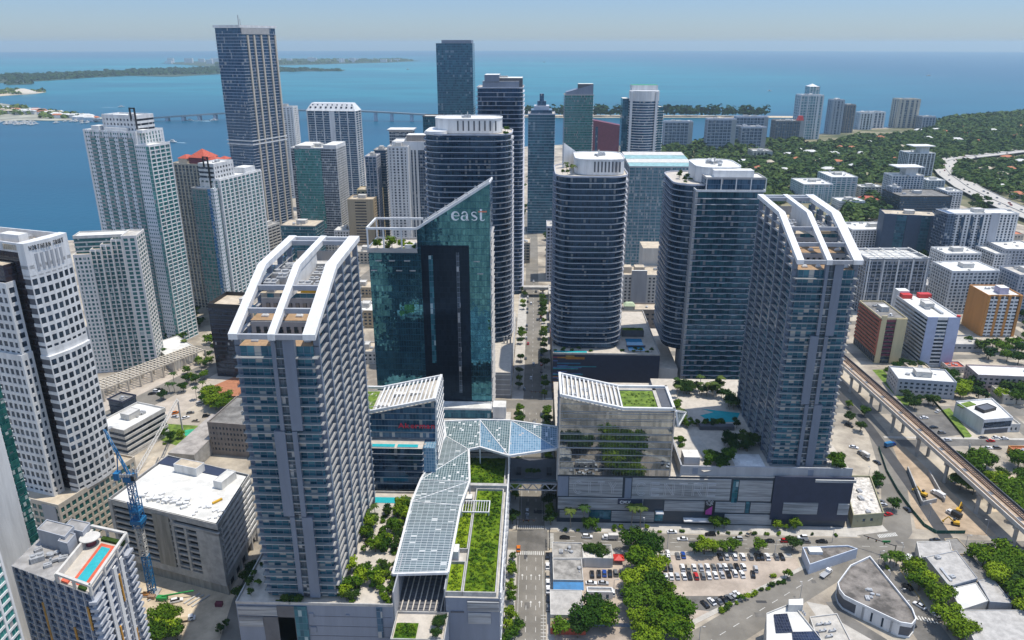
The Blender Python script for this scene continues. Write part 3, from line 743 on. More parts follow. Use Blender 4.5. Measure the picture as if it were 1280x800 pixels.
    for k, (u, v, sx, sy, sz) in enumerate(((5, 33, 5, 5, 4.2), (8, 38, 4, 4, 5), (18.5, 33, 5.5, 5, 3.6), (24, 34, 4, 5, 3.2), (19, 60, 9, 5, 3.4), (5, 60, 7, 8, 3), (20, 41, 4, 3, 3), (24.5, 44, 3, 4, 3.2), (5, 46, 7, 6, 4.4), (20, 49, 6, 4, 2.8), (9, 52, 6, 3, 2.6), (5, 56, 4, 3, 3.4), (23.5, 54, 5, 3, 2.4), (18.6, 55, 3, 3, 3.2), (11, 44, 2.5, 5, 2.2), (24.8, 39, 2.5, 2.5, 3.6))):
        share('rooftop_unit', unit_mesh('cooler' if k != 4 else 'house'), r, (x0+u, y0+v, 153.2), 0, (sx, sy, sz))
    share('rooftop_unit', unit_mesh('cooler'), r, (x0+6, y0+29, 153.2), 0, (3, 1.2, 2))
    MB().box(x0+18, y0+28.3, 153.3, x1-5.5, y0+30.5, 154.5).build('planter', M['yellow'] if not flip else M['tan'], r)
    return r
GL['frameglass'] = glass('glass_frame_tower', (.005, .045, .070), (.07, .22, .26), 2.6, 3.85, (.12, .14, .17), .10, .05, bl=.15, blind=(.40, .38, .33), spec=.8)
frame_tower(0, 0, 'nearest slab tower with a white sloping rib frame on its roof, on the left', 0)
frame_tower(235.6, 106.3, 'slab tower with white sloping roof ribs beside the elevated railway, on the right', 1)
# ------------------------------------------------------------------ podium under the left tower
M['recess'] = plain('dark_recess_panel', (.035, .05, .07), .4, var=.15)
M['lback'] = plain('louvre_backing', (.15, .16, .175), .5, var=.2, scale=.6)
def louvre(b, x0, x1, z0, z1, y, step=.62):
    k = int((z1-z0)/step)
    for i in range(k):
        z = z0+i*step; b.prism([(x0, y-.28), (x1, y-.28), (x1, y), (x0, y)], [z, z, z+.2, z+.2], [z+.34, z+.34, z+.5, z+.5], 0, 0, True, True)
    b.box(x0, y, z0, x1, y+.08, z1, 1)
r = thing('mall_podium', 'grey panelled mall podium carrying the nearest slab tower and its roof garden', 'building', (-88, 290, 0))
MB().prism(rect(-121, 249, -56.5, 332), 0, 29.6, 0, 1).build('wall', [M['bluegrey'], M['paver']], r)
MB().ring(rect(-121.05, 248.95, -56.4, 332), .5, 29.5, 30.7).build('parapet', M['conc'], r)
for x0, x1, z0, z1 in ((-120.4, -104.2, 24.2, 28.7), (-120.4, -110.5, 18.5, 23.4)):
    b = MB(); louvre(b, x0, x1, z0, z1, 248.7); b.build('louvre_panel', [M['louvre'], M['lback']], r)
for x0, x1, z0, z1, m in ((-104.1, -97, 10, 29, 'dgrey'), (-110.3, -97.2, 10, 23.4, 'dgrey'), (-91, -89.2, 23.5, 25.6, 'bluegrey'), (-91, -88.6, 16, 18.6, 'bluegrey'), (-76, -74.4, 24.6, 25.2, 'bluegrey')):
    MB().box(x0, 248.6, z0, x1, 249.02, z1).build('wall_panel', M[m], r)
MB().prism(rect(-97, 248.5, -91.8, 249.02), 8, 29).build('corner_glazing', GL['teal'], r)
MB().prism(rect(-63.2, 248.6, -60.8, 249.02), 14, 29).build('window', GL['blue'], r)
for z in (14, 19, 24): MB().box(-91.6, 248.9, z, -57, 249.05, z+.12).build('panel_joint', M['dgrey'], r)
for p, nm in ((P(470, 622, 30), 0),):
    b = MB(); b.prism(rect(-79.5, 322.5, -65.5, 327.5), 29.62, 29.9, 0, 1); b.build('pool', [M['white'], M['pool']], r)
MB().prism(rect(-80, 310, -57, 329), 29.6, 29.66).build('pool_deck', M['walk'], r)
for (u, v, s_) in ((-72, 318, 2), (-66, 318, 2.2), (-69, 315, 2)): MB().box(u, v, 29.6, u+.7, v+s_, 30).build('sun_lounger', M['white'], r)
# ------------------------------------------------------------------ amphitheatre and planted block by the street
r = thing('planted_mall_block', 'low mall block with planted roofs and white louvres along the main street', 'building', (-24, 310, 0))
MB().prism(rect(-36, 255, -13.2, 373), 0, 29.8, 0, 1).build('wall', [M['bluegrey'], M['roofg']], r)
MB().prism([(-55.9, 239), (-34.5, 239), (-34.5, 254.9), (-55.9, 254.9)], 0, 21.5, 0, 1).build('terrace', [M['bluegrey'], M['paver']], r)
MB().ring(rect(-55.95, 238.95, -34.4, 254.8), .4, 21.4, 22.6).build('terrace_parapet', M['conc'], r)
MB().prism(rect(-56.3, 275, -36.1, 331), 0, 29, 0, 1).build('rear_wall', [GL['dark'], M['roofg']], r)
b = MB()
for i in range(10): b.box(-55.8, 255+i*2, 0, -36.2, 257+i*2, 22+i*.35)
b.build('seating_step', M['dgrey'], r)
b = MB()
for i in range(8): b.bar((-54.6+i*2.4, 255.2, 22.5), (-53.4+i*2.4, 274.8, 26), .5, .25)
b.build('floor_strip', M['paver'], r)
b = MB(); b.box(-56.4, 250, 21.5, -55.9, 275, 36); b.box(-36.1, 255, 21.5, -35.6, 275, 34); b.build('side_wall', M['grey'], r)
b = MB(); louvre(b, -26.5, -13.4, 23.4, 28.8, 254.8); b.build('louvre_panel', [M['louvre'], M['lback']], r)
b = MB(); louvre(b, -26.3, -16.8, 17, 22.6, 254.8); b.build('louvre_panel', [M['louvre'], M['lback']], r)
MB().box(-33.5, 254.7, 22.3, -28, 255.05, 23).build('wall_vent', M['dgrey'], r)
b = MB()
for y in range(256, 372, 5): b.box(-13.15, y, 0, -12.5, y+.5, 32.2)
for z in (8, 15, 22, 29, 32.2): b.box(-12.95, 255.3, z, -12.45, 372, z+.4)
b.build('street_louvre', M['white'], r)
b = MB(); b.box(-13.1, 300, 12, -12.2, 318, 15); b.box(-13.1, 272, 20, -12.2, 284, 23); b.build('street_sign_box', M['dgrey'], r)
b = MB()
for q in (rect(-28.6, 256, -14.6, 334), rect(-36, 256, -28.8, 276), rect(-36, 284.5, -28.8, 322), rect(-35, 338.5, -14.4, 366.5)): b.ring(q, .5, 29.8, 31.9)
b.box(-36.2, 334.3, 29.8, -13, 336.6, 33.4); b.build('roof_kerb', M['conc'], r)
unit_box(r, 'lift_house', rect(-36, 277.5, -32.3, 283), 29.8, 35.5, 'white')
unit_box(r, 'stair_house', rect(-36.3, 322, -30, 326), 29.8, 33.5, 'bluegrey')
b = MB()
p0 = P(577, 640, 33); p1 = P(613, 626, 33)
b.ring(rect(p0[0], p0[1], p1[0], p1[1]), .45, 32.6, 33.2)
for i in range(11):
    x = p0[0]+.4+(p1[0]-p0[0]-.8)*i/10; b.box(x-.1, p0[1], 32.7, x+.1, p1[1], 33.1)
for x in (p0[0]+.2, p1[0]-.2):
    for y in (p0[1]+.2, p1[1]-.2): b.box(x-.2, y-.2, 29.8, x+.2, y+.2, 32.6)
b.build('pergola', M['white'], r)
GRL = ['long strip of low bright planting on the roof beside the street', 'small planted bed at the lower left of the planted mall roof', 'narrow planted bed left of the long planted strip', 'planted square at the far end of the planted mall roof', 'small green bed on the amphitheatre terrace', 'lawn on the roof of the mirrored office', 'lawn at the left end of the law office roof', 'planting on the pavilion roof behind the blue pool']
def green_roof(label, q, z, n, seed, m='leafb', hump=.5):
    rr = random.Random(seed); b = MB(); x0, y0, x1, y1 = q
    nx, ny = max(2, int((x1-x0)/1.2)), max(2, int((y1-y0)/1.2))
    H_ = [[z+hump*(.4+.6*rr.random()) for _ in range(nx+1)] for _ in range(ny+1)]
    X_ = lambda i: x0+(x1-x0)*i/nx
    Y_ = lambda j: y0+(y1-y0)*j/ny
    for j in range(ny):
        for i in range(nx): b.face([(X_(i), Y_(j), H_[j][i]), (X_(i+1), Y_(j), H_[j][i+1]), (X_(i+1), Y_(j+1), H_[j+1][i+1]), (X_(i), Y_(j+1), H_[j+1][i])])
    for _ in range(n):
        r_ = rr.uniform(.5, 1.3); x = rr.uniform(x0+r_, x1-r_); y = rr.uniform(y0+r_, y1-r_)
        leaves([(x, y, z+hump*.8, r_, rr.uniform(.4, 1.3))], 22, .32, rr, b, int(rr.random() < .4))
    return tag(b.build('planting', [M[m], M['leaf']]), label or GRL.pop(0), 'plants', kind='stuff')
green_roof('', (-28, 256.6, -15.2, 333.4), 30.4, 420, 3); green_roof('', (-35.4, 256.6, -29.4, 275.4), 30.2, 60, 4); green_roof('', (-35.4, 285, -29.4, 321.4), 30.2, 110, 5); green_roof('', (-34.4, 339, -15, 366), 30.5, 230, 6)
green_roof('', (-55, 240, -46, 248.5), 21.7, 40, 7)
# ------------------------------------------------------------------ glass ribbon roof
V = {}
for k, (x, y, z) in dict(a=(491, 718, 35.5), b=(560, 716, 36.5), c=(576, 632, 37.5), d=(515, 627, 37), e=(587, 602, 38.5), f=(526, 600, 38.5), g=(586, 562, 40), h=(557, 545, 41), i=(555, 527, 41), j=(600, 525, 42.5), k=(600, 559, 41),
                         l=(639, 526, 45), m=(636, 570, 43), n=(697, 534, 47), o=(697, 561, 44)).items(): V[k] = (*P(x, y, z), z)
r = thing('glass_ribbon_canopy', 'folded glass canopy with white edges snaking over the mall and the street', 'canopy', (*P(580, 600, 38), 30))
GL['ribbon'] = glass('glass_ribbon', (.05, .10, .105), (.15, .225, .23), 1.3, 1.7, (.42, .44, .43), .16, .14, bl=.06, blind=(.6, .62, .6), rough=.12, spec=.9)
GL['ribbonb'] = glass('glass_ribbon_blue', (.08, .18, .26), (.18, .31, .40), 1.3, 1.7, (.45, .48, .50), .10, .10, bl=.02, rough=.1, spec=.9)
GL['ribbonl'] = glass('glass_ribbon_louvre', (.03, .06, .065), (.11, .165, .165), 2.6, 1.15, (.42, .44, .43), .06, .36, bl=.04, blind=(.5, .52, .5), rough=.2, spec=.9)
for q, m in (('abcd', 'ribbonl'), ('dce', 'ribbonl'), ('def', 'ribbonl'), ('feg', 'ribbon'), ('fgh', 'ribbonl'), ('hgkji', 'ribbon'), ('jkm', 'ribbonb'), ('jml', 'ribbon'), ('lmo', 'ribbonb'), ('lon', 'ribbon')):
    b = MB(); b.face([V[c_] for c_ in q]); lo = [(V[c_][0], V[c_][1], V[c_][2]-.35) for c_ in q]; b.face(lo[::-1]); b.build('glass_panel', GL[m], r)
b = MB()
for q in ('ab', 'bc', 'ce', 'eg', 'gk', 'km', 'mo', 'ad', 'df', 'fh', 'hi', 'ij', 'jl', 'ln', 'no'): b.bar(V[q[0]], V[q[1]], 1.0, 1.1)
for q in ('dc', 'de', 'fe', 'fg', 'hg', 'jk', 'lm', 'lo', 'jm'): b.bar(V[q[0]], V[q[1]], .4, .5)
b.build('edge_beam', M['white'], r)
for k in 'cegkmo':
    b = MB(); b.bar((V[k][0], V[k][1], 29 if k not in 'mo' else 24), V[k], .6); b.build('column', M['white'], r)
# ------------------------------------------------------------------ footbridge under the canopy
r = thing('street_bridge', 'planted footbridge with a white truss crossing the main street below the glass canopy', 'bridge', (0, 362, 20))
MB().box(-12.9, 353.5, 23.2, 13.1, 378, 24.2).build('deck', M['dgrey'], r)
for yy in (353.5, 377.5):
    b = MB()
    for z in (19, 23): b.bar((-12.8, yy, z), (13, yy, z), .5)
    for i in range(8): b.bar((-12.8+i*3.22, yy, 19 if i % 2 else 23), (-9.58+i*3.22, yy, 23 if i % 2 else 19), .45)
    b.build('truss', M['grey'], r)
    b = MB(); b.box(-12.8, yy-.06, 24.2, 13, yy+.06, 25.4); b.build('railing', RAIL, r)
for x in (-9, 7.6): MB().box(x, 360, 24.2, x+2.6, 366, 25.6).build('lift_box', M['black'], r)
MB().box(-4.5, 357, 24.2, 4.5, 362, 25).build('planter', M['dgrey'], r)
for i in range(4): plant('sm1', (-3+i*2, 359.5+R.random()), 'small tree in the planter on the street footbridge', 25, .8, 'trees on the footbridge', name='garden_tree', cat='tree')
# ------------------------------------------------------------------ mirrored office, right of the street
def roof_frame(r, xs, zs, y0, y1, slat_to, m='white'):
    b = MB()
    for i in range(len(xs)-1):
        for yy in (y0+.6, y1-.6): b.bar((xs[i], yy, zs[i]+.3), (xs[i+1], yy, zs[i+1]+.3), 1.3, 1.3)
    for i in (0, len(xs)-1): b.bar((xs[i]+(.6 if i == 0 else -.6), y0, zs[i]+.3), (xs[i]+(.6 if i == 0 else -.6), y1, zs[i]+.3), 1.3, 1.3)
    b.build('roof_edge', M[m], r)
    a, e = slat_to; n = int(abs(e-a)/2.2)
    zz = lambda x: np.interp(x, xs, zs)
    for i in range(n+1):
        x = a+(e-a)*i/n; b = MB(); b.bar((x, y0+1, zz(x)+.2), (x, y1-1, zz(x)+.2), .75, .5); b.build('roof_slat', M[m], r)
r = thing('mirrored_office', 'mirror glass office block with a slatted sloping roof and a lawn, right of the street', 'building', (43, 365, 30))
xs, zs = [13.4, 46, 72.5], [76.2, 69, 69]
b = MB(); b.prism([(13.4, 351.6), (46, 351.6), (72.5, 351.6), (72.5, 379), (46, 379), (13.4, 379)], 30, [z-1.3 for z in (76.2, 69, 69, 69, 69, 76.2)], 0, 1)
b.build('glazing', [GL['mirror'], M['roofg']], r)
b = MB()
for k in range(1, 11): 
    z = 30+k*4.0
    if z < 68: b.box(13.45, 351.35, z, 72.4, 351.58, z+.22); b.box(72.5, 351.6, z, 72.8, 379, z+.25); b.box(13.1, 351.6, z, 13.4, 379, z+.25)
b.build('floor_fin', M['louvre'], r)
for a, e, h in ((13.2, 14.0, 75), (71.9, 72.6, 68)): MB().box(a, 351.3, 30, e, 351.58, h).build('corner_trim', M['steel'], r)
roof_frame(r, xs, zs, 351.4, 379.3, (15.6, 45.6))
for (u, v, s_) in ((18, 357, 5), (18, 366, 5), (24, 357, 5), (24, 366, 5), (32, 362, 7)):
    share('rooftop_unit', unit_mesh('cooler'), r, (u+2, v+2, float(np.interp(u, xs, zs))-3.4), 0, (s_, s_*.8, 2.2))
b = MB(); b.prism(rect(66.2, 353, 71.3, 378), 67.7, 68.6); b.build('roof_terrace', M['dgrey'], r)
b = MB(); b.prism(rect(64.2, 353, 66, 378), 67.7, 68.7); b.prism(rect(46, 375.6, 66, 377.9), 67.7, 68.7); b.build('roof_path', M['walk'], r)
b = MB(); q = [(72.8, 351.5, 68.6), (80.6, 364, 61.5), (74.6, 352.2, 59.5)]
b.face(q); b.face([(x+.4, y+.4, z) for x, y, z in q][::-1]); b.build('screen_panel', GL['ribbonl'], r)
b = MB()
for i in range(3): b.bar(q[i], q[(i+1) % 3], 1.0)
b.build('screen_edge', M['white'], r)
tag(green_roof('', (46.4, 353, 64, 375.4), 68.0, 30, 8, 'lawn', .25), kind='stuff')
# ------------------------------------------------------------------ law office on the left, red sign
r = thing('law_office', 'glass office with red lettering, a slatted sloping roof and a narrow terrace pool', 'building', (-72, 360, 30))
xs, zs = [-95, -82, -49.3], [69, 69, 76.4]
b = MB(); b.prism([(-95, 344.6), (-82, 344.6), (-49.3, 344.6), (-49.3, 373.5), (-82, 373.5), (-95, 373.5)], 30, [z-1.3 for z in (69, 69, 76.4, 76.4, 69, 69)], 0, 1)
b.build('glazing', [GL['teal2'] if 'teal2' in GL else GL['blue'], M['roofg']], r)
roof_frame(r, xs, zs, 344.2, 373.8, (-80.5, -51))
for (u, v) in ((-77, 352), (-62, 360), (-70, 362)): share('rooftop_unit', unit_mesh('house'), r, (u, v, float(np.interp(u, xs, zs))-2.6), 0, (6, 4, 2.4))
b = MB()
for k in range(6): b.box(-94.9, 344.3, 54+k*3.6, -49.4, 344.58, 54.2+k*3.6)
b.build('floor_fin', M['louvre'], r)
b = MB(); b.prism(rect(-94, 335, -55.6, 344.5), 30, 53.6, 0, 1); b.build('lower_block', [GL['navy'], M['paver']], r)
b = MB()
for k in range(1, 7): b.box(-94.1, 334.6, 30+k*3.4, -55.4, 344.4, 30.25+k*3.4)
b.build('floor_slab', M['grey'], r)
b = MB(); b.prism(rect(-93, 335.6, -69.8, 338.4), 53.6, 54.2, 0, 1); b.prism(rect(-68.4, 335.6, -58, 338.4), 53.6, 54.2, 0, 1); b.build('terrace_pool', [M['white'], M['pool']], r)
b = MB()
for i in range(9):
    y = 345+i*3.4; b.bar((-49.1, y, 76), (-50.5+.12*i, y-2.5, 30), .7, .5)
for z in range(34, 76, 4): b.box(-49.2, 344.8, z, -48.7, 373, z+.3)
b.build('side_louvre', M['white'], r)
b = MB(); b.prism(rect(-55.5, 337, -49.6, 344.5), 30, 53, 0, 0); b.build('corner_glazing', GL['ribbonb'], r)
sign(r, 'Akerman', 3.9, .15, plain('crimson_sign', (.62, .03, .07), .5), (-69, 344.1, 60.4), 0, 19.2, bold=.05)
green_roof('', (-94.2, 346.5, -83, 371.5), 67.6, 10, 17, 'lawn', .2)
# ------------------------------------------------------------------ right-hand podium with the mall's name
r = thing('mall_podium', 'long mall podium with grey louvre panels, a raised mall name and a dark end box', 'building', (90, 400, 0))
MB().prism(rect(13.3, 352.3, 168.2, 470), 0, 29.6, 0, 1).build('wall', [M['recess'], M['paver']], r)
MB().prism(rect(78.3, 354, 168, 470), 29.6, 33, 0, 1).build('garden_deck', [M['bluegrey'], M['paver']], r)
b = MB(); b.box(78.2, 353.6, 29.7, 168, 354.4, 35.2); b.box(77.8, 352.6, 29.7, 78.6, 395, 36.5); b.build('parapet', M['grey'], r)
for x in (84.5, 145): MB().box(x, 353.4, 30.4, x+2.8, 353.58, 34.3).build('wall_panel', M['bluegrey'], r)
XX = lambda px: 13.5+(px-698)*.4245
ZZ = lambda row: (655.5-row)*.546
for pa, pb, ra, rb in ((712, 779, 602.5, 625), (791, 913.5, 603, 627), (924, 965, 604, 627), (698.5, 806, 626.5, 640), (833, 884, 628, 640), (897, 934, 628.5, 640.5), (941, 970, 629, 640.5), (701, 738, 641.5, 650), (767, 821, 641.5, 653), (910, 969.5, 642.5, 654)):
    b = MB(); louvre(b, XX(pa), XX(pb), max(0.3, ZZ(rb)), ZZ(ra), 352.1, .56); b.build('louvre_panel', [M['louvre'], M['lback']], r)
MB().box(127.5, 351.4, 4.4, 168.6, 352.4, 30.9).build('dark_box', M['navy'], r)
for pa, pb, ra, rb in ((981, 1024, 627, 640), (1049, 1062.5, 627, 640), (1016, 1066, 600.5, 604)):
    b = MB(); louvre(b, XX(pa), XX(pb), ZZ(rb), ZZ(ra), 351.3, .56); b.build('louvre_panel', [M['louvre'], M['lback']], r)
for pa, pb, ra, rb, m in ((782, 790, 604, 626, 'bluegrey'), (697.5, 711, 603, 625, 'bluegrey')): MB().box(XX(pa), 351.9, ZZ(rb), XX(pb), 352.28, ZZ(ra)).build('wall_panel', M[m], r)
for pa, pb, ra, rb in ((739, 766, 641, 651), (916, 923, 604, 640), (935, 940, 628, 641), (822, 832, 640, 652)):
    MB().prism(rect(XX(pa), 351.95, XX(pb), 352.29), ZZ(rb), ZZ(ra)).build('window', GL['teal'], r)
b = MB(); b.box(XX(822), 349.5, 7.5, XX(832), 352.2, 8.3); b.box(XX(858), 348.8, 3.6, XX(896), 352.2, 4.2); b.build('entrance_canopy', M['white'], r)
MB().box(XX(774), 351.5, ZZ(633), XX(805), 351.9, ZZ(627)).build('cinema_sign_board', M['navy'], r)
sign(r, 'CMX', 2.4, .06, M['white'], (XX(776.5), 351.42, ZZ(631.9)), 0, 6.2, bold=.08)
MB().box(XX(883.5), 351.4, 6.8, XX(895.5), 351.9, ZZ(627)).build('shop_banner', M['black'], r)
b = MB(); b.prism([(XX(885), 351.3), (XX(893), 351.3), (XX(893), 351.38), (XX(885), 351.38)], [7, 7, 7, 7], [9.5, 12.2, 12.2, 9.5]); b.build('banner_emblem', plain('magenta_print', (.45, .06, .30), .6), r)
b = MB()
for i, (u, v) in enumerate(((.8, 16.6), (1.9, 17.6), (2.8, 16.4), (3.6, 17.2), (1.2, 15.2), (2.4, 14.8), (3.4, 15.4))):
    pts = [(XX(884)+u+.5*cos(a*.9), 351.34, z_+v*.88+.45*sin(a*.9)) for a in range(8) for z_ in (0,)]
    for a in range(7): b.bar(pts[a], pts[a+1], .14)
b.build('banner_lettering', M['white'], r)
ol = plain('letter_outline', (.62, .62, .63), .5, var=.05)
def outline_word(s, px0, px1, row0, row1):
    """raised outline capitals drawn as bars"""
    n = len(s); x0, x1 = XX(px0), XX(px1); z0, z1 = ZZ(row1), ZZ(row0); w_ = (x1-x0)/n
    for i, ch in enumerate(s):
        a = x0+i*w_+w_*.12; e = a+w_*.6; mz = (z0+z1)/2; my = (a+e)/2; H_ = z1-z0
        if ch == 'C':
            seg = []; cx, cz = my, mz
            q = [(cx+w_*.33*cos(t_), cz+H_/2*sin(t_)) for t_ in np.linspace(.75, 2*pi-.75, 14)]
            for k in range(13): seg.append((q[k], q[k+1]))
        else:
            G_ = {'I': [((my, z0), (my, z1))], 'T': [((my, z0), (my, z1)), ((a, z1), (e, z1))], 'Y': [((my, z0), (my, mz)), ((my, mz), (a, z1)), ((my, mz), (e, z1))],
                  'E': [((a, z0), (a, z1)), ((a, z0), (e, z0)), ((a, mz), (e, mz)), ((a, z1), (e, z1))], 'N': [((a, z0), (a, z1)), ((a, z1), (e, z0)), ((e, z0), (e, z1))],
                  'R': [((a, z0), (a, z1)), ((a, z1), (e-.3, z1)), ((e-.3, z1), (e, mz+H_*.28)), ((e, mz+H_*.28), (e-.3, mz)), ((a, mz), (e-.3, mz)), ((my, mz), (e, z0))]}
            seg = G_[ch]
        b = MB()
        for (p, q) in seg:
            d = hypot(q[0]-p[0], q[1]-p[1]); nx, nz = -(q[1]-p[1])/d*.42, (q[0]-p[0])/d*.42
            for s_ in (-1, 1): b.bar((p[0]+nx*s_, 351.7, p[1]+nz*s_), (q[0]+nx*s_, 351.7, q[1]+nz*s_), .21)
        b.build('letter', ol, r)
outline_word('CITY', 717, 775, 608.5, 621); outline_word('CENTRE', 795, 900, 609, 622)
# things on the garden deck
b = MB(); q = [P(875, 519, 33.2), P(892, 515, 33.2), (103.5, 425.5), P(925, 516, 33.2), P(920, 527, 33.2), P(890, 528, 33.2)]
b.prism(ccw(q), 32.9, 33.12, 0, 1); b.build('pool', [M['walk'], M['pool']], r)
unit_box(r, 'plant_room', rect(80.5, 358, 89, 366), 33, 38, 'grey')
MB().prism(ccw([P(826, 555, 33), P(872, 545, 33), P(905, 585, 33), P(880, 590, 33)]), 33, 33.04).build('deck_path', M['walk'], r)
MB().prism(rect(108, 357, 124, 371), 33, 33.05).build('deck_terrace', M['white'], r)
for i in range(3): MB().box(111+i*4, 361, 33.05, 113+i*4, 363, 33.5).build('daybed', M['white'], r)
MB().prism(ccw([P(905, 560, 33), P(960, 540, 33), P(985, 575, 33), P(940, 580, 33)]), 33, 33.03).build('deck_path', M['walk'], r)
MB().box(95, 404, 33, 118, 405, 34.2).build('planter_wall', M['conc'], r)
MB().box(97, 398, 33, 117, 401.5, 35.5).build('bar_counter', M['dgrey'], r)
# ================================================================== the hotel with the white name
r = thing('hotel_tower', 'teal glass hotel with white lettering, raked roof edge and a dark central strip', 'tower', (-62, 445, 0))
xa, xm, xb = -98.5, -68.9, -26.2
b = MB(); b.prism([(xm, 430), (xb, 430), (xb, 458), (xm, 458)], 0, [143.4, 170.6, 168.6, 141.6], 0, 1); b.build('glazing', [GL['east'], M['offwhite']], r)
b = MB(); b.prism(rect(xa+.6, 430.6, xm-.02, 457.5), 0, 131, 0, 1); b.build('wing_glazing', [GL['east'], M['paver']], r)
b = MB(); b.bar((xm, 430.3, 144), (xb, 430.3, 171.2), 1.0, 1.4); b.bar((xm, 457.5, 142.2), (xb, 457.5, 169.2), .8, 1.2); b.bar((xb-.2, 430, 170.8), (xb-.2, 458, 168.8), .8, 1.2); b.build('roof_edge', M['white'], r)
for i in range(6):
    x = xm+4+i*6; z = 143.4+(x-xm)*.637; share('rooftop_unit', unit_mesh('duct'), r, (x, 444, z+.3), 0, (2, 2, 1.6))
b = MB()
for yy in (430.4, 457.4): b.bar((xa, yy, 144), (xm, yy, 144), .9, 1.2)
b.bar((xa+.4, 430, 144), (xa+.4, 457.5, 144), .9, 1.2); b.build('roof_frame', M['white'], r)
for x in (xa+.6, xa+10, xa+20.5):
    for yy in (430.4, 457.2): MB().box(x-.4, yy-.4, 131, x+.4, yy+.4, 143.5).build('roof_post', M['white'], r)
MB().ring(rect(xa, 429.9, xm-.1, 458), .6, 129.6, 132.2).build('terrace_parapet', M['steel'], r)
unit_box(r, 'roof_bar', rect(xm-8, 433, xm-2, 439), 131, 133.6, 'white')
x0, x1 = -66.9, -38.6
z1 = zat(307, -52, 429.6); MB().prism(rect(x0, 429.55, x1, 430.02), 26, z1).build('dark_strip', GL['strip'], r)
MB().prism(rect(-62.5, 429.3, -60, 429.56), 60, z1-6).build('window', GL['teal'], r); MB().prism(rect(-46.2, 429.3, -44.4, 429.56), 40, z1-4).build('window', GL['grey'], r)
b = MB()
for k in range(7): 
    z = 92+k*.0+k*4.6
for i, (x, z) in enumerate(((-94, 124.5), (-86, 124.5), (-77, 124.5), (-97, 118.5), (-82, 118.5), (-74, 118.5), (-36, 124.5), (-34, 117))): b.box(x, 429.5, z, x+3.5, 430.4, z+.5)
b.build('balcony_ledge', M['conc'], r)
b = MB()
for k in range(22): 
    z = 40+k*5.4; b.bar((xb+.2, 430.2, z), (xb+.55+.5*(k % 2), 430.1, z+5.4), .35)
b.build('corner_trim', M['conc'], r)
b = MB()
for k in range(30): b.box(xb, 430.6, 26+k*3.9, xb+1.1, 457.5, 26.3+k*3.9)
b.build('balcony_slab', M['slab'], r)
# 'east' in heavy roman lower case: strokes of varying width
def ribbon(b, pts, y, dp=.5, m=0):
    L_, Q_ = [], []
    for i, (x, z, w_) in enumerate(pts):
        a = pts[max(0, i-1)]; c_ = pts[min(len(pts)-1, i+1)]; dx, dz = c_[0]-a[0], c_[1]-a[1]; l = hypot(dx, dz) or 1
        L_.append((x-dz/l*w_/2, z+dx/l*w_/2)); Q_.append((x+dz/l*w_/2, z-dx/l*w_/2))
    for i in range(len(pts)-1):
        q = [L_[i], Q_[i], Q_[i+1], L_[i+1]]
        A = [(u, y-dp, v) for u, v in q]; B = [(u, y, v) for u, v in q]
        b.face(A, m); b.face(B[::-1], m)
        for k in range(4): b.face([A[k], A[(k+1) % 4], B[(k+1) % 4], B[k]], m)
def arc(cx, cz, rx, rz, a0, a1, wf, n=16):
    return [(cx+rx*cos(radians(a0+(a1-a0)*i/n)), cz+rz*sin(radians(a0+(a1-a0)*i/n)), wf(radians(a0+(a1-a0)*i/n))) for i in range(n+1)]
YS = 429.9
def zx(px, row): d = ray(px, row); t_ = YS/d[1]; return d[0]*t_, CAMH+d[2]*t_
lx, lz = zx(565, 275.3); rx_, rz_ = zx(608.5, 263); U = (rx_-lx)/43.5
Hx = 11.2*U; M['signwhite'] = plain('sign_white', (.88, .88, .88), .4, var=.03)
def letter(fn, px, nm='letter'):
    b = MB(); fn(b, lx+(px-565)*U, lz); b.build(nm, M['signwhite'], r)
def _e(b, x, z):
    ribbon(b, arc(x+5.3*U, z+Hx/2, 4.3*U, Hx*.46, 5, 322, lambda a: U*(1.0+2.0*max(0, -cos(a)))), YS); ribbon(b, [(x+1.8*U, z+Hx*.52, .8*U), (x+9.9*U, z+Hx*.52, .8*U)], YS)
def _a(b, x, z):
    ribbon(b, [(x+7.4*U, z, 2.6*U), (x+7.4*U, z+Hx*.72, 2.6*U)], YS); ribbon(b, arc(x+4.6*U, z+Hx*.70, 3.0*U, Hx*.27, 0, 175, lambda a: U*(1.2+.6*max(0, -cos(a)))), YS)
    ribbon(b, arc(x+3.6*U, z+Hx*.28, 2.7*U, Hx*.25, 60, 300, lambda a: U*(1.0+1.3*max(0, -cos(a)))), YS); ribbon(b, [(x+4.6*U, z+Hx*.52, .8*U), (x+7.4*U, z+Hx*.60, .9*U)], YS)
    ribbon(b, [(x+4.6*U, z+Hx*.07, .8*U), (x+7.6*U, z+Hx*.16, .8*U)], YS); ribbon(b, [(x+8*U, z+.45*U, .9*U), (x+10*U, z+.45*U, .9*U)], YS)
def _s(b, x, z):
    ribbon(b, arc(x+4*U, z+Hx*.73, 2.9*U, Hx*.22, 25, 225, lambda a: U*(.9+.5*max(0, -cos(a)))), YS)
    ribbon(b, [(x+1.9*U, z+Hx*.58, 1.7*U), (x+4.0*U, z+Hx*.5, 2.6*U), (x+6.2*U, z+Hx*.38, 1.9*U)], YS); ribbon(b, arc(x+4*U, z+Hx*.25, 3.2*U, Hx*.22, 45, -155, lambda a: U*(.9+.6*max(0, cos(a)))), YS)
def _t(b, x, z):
    ribbon(b, [(x+3.6*U, z+Hx*.2, 2.6*U), (x+3.6*U, z+Hx*1.28, 2.6*U)], YS); ribbon(b, arc(x+5.6*U, z+Hx*.2, 2.4*U, Hx*.2, 180, 350, lambda a: U*(.9+.9*max(0, -cos(a)))), YS)
letter(_e, 564.5); letter(_a, 576.3); letter(_s, 588.8); letter(_t, 597.6)
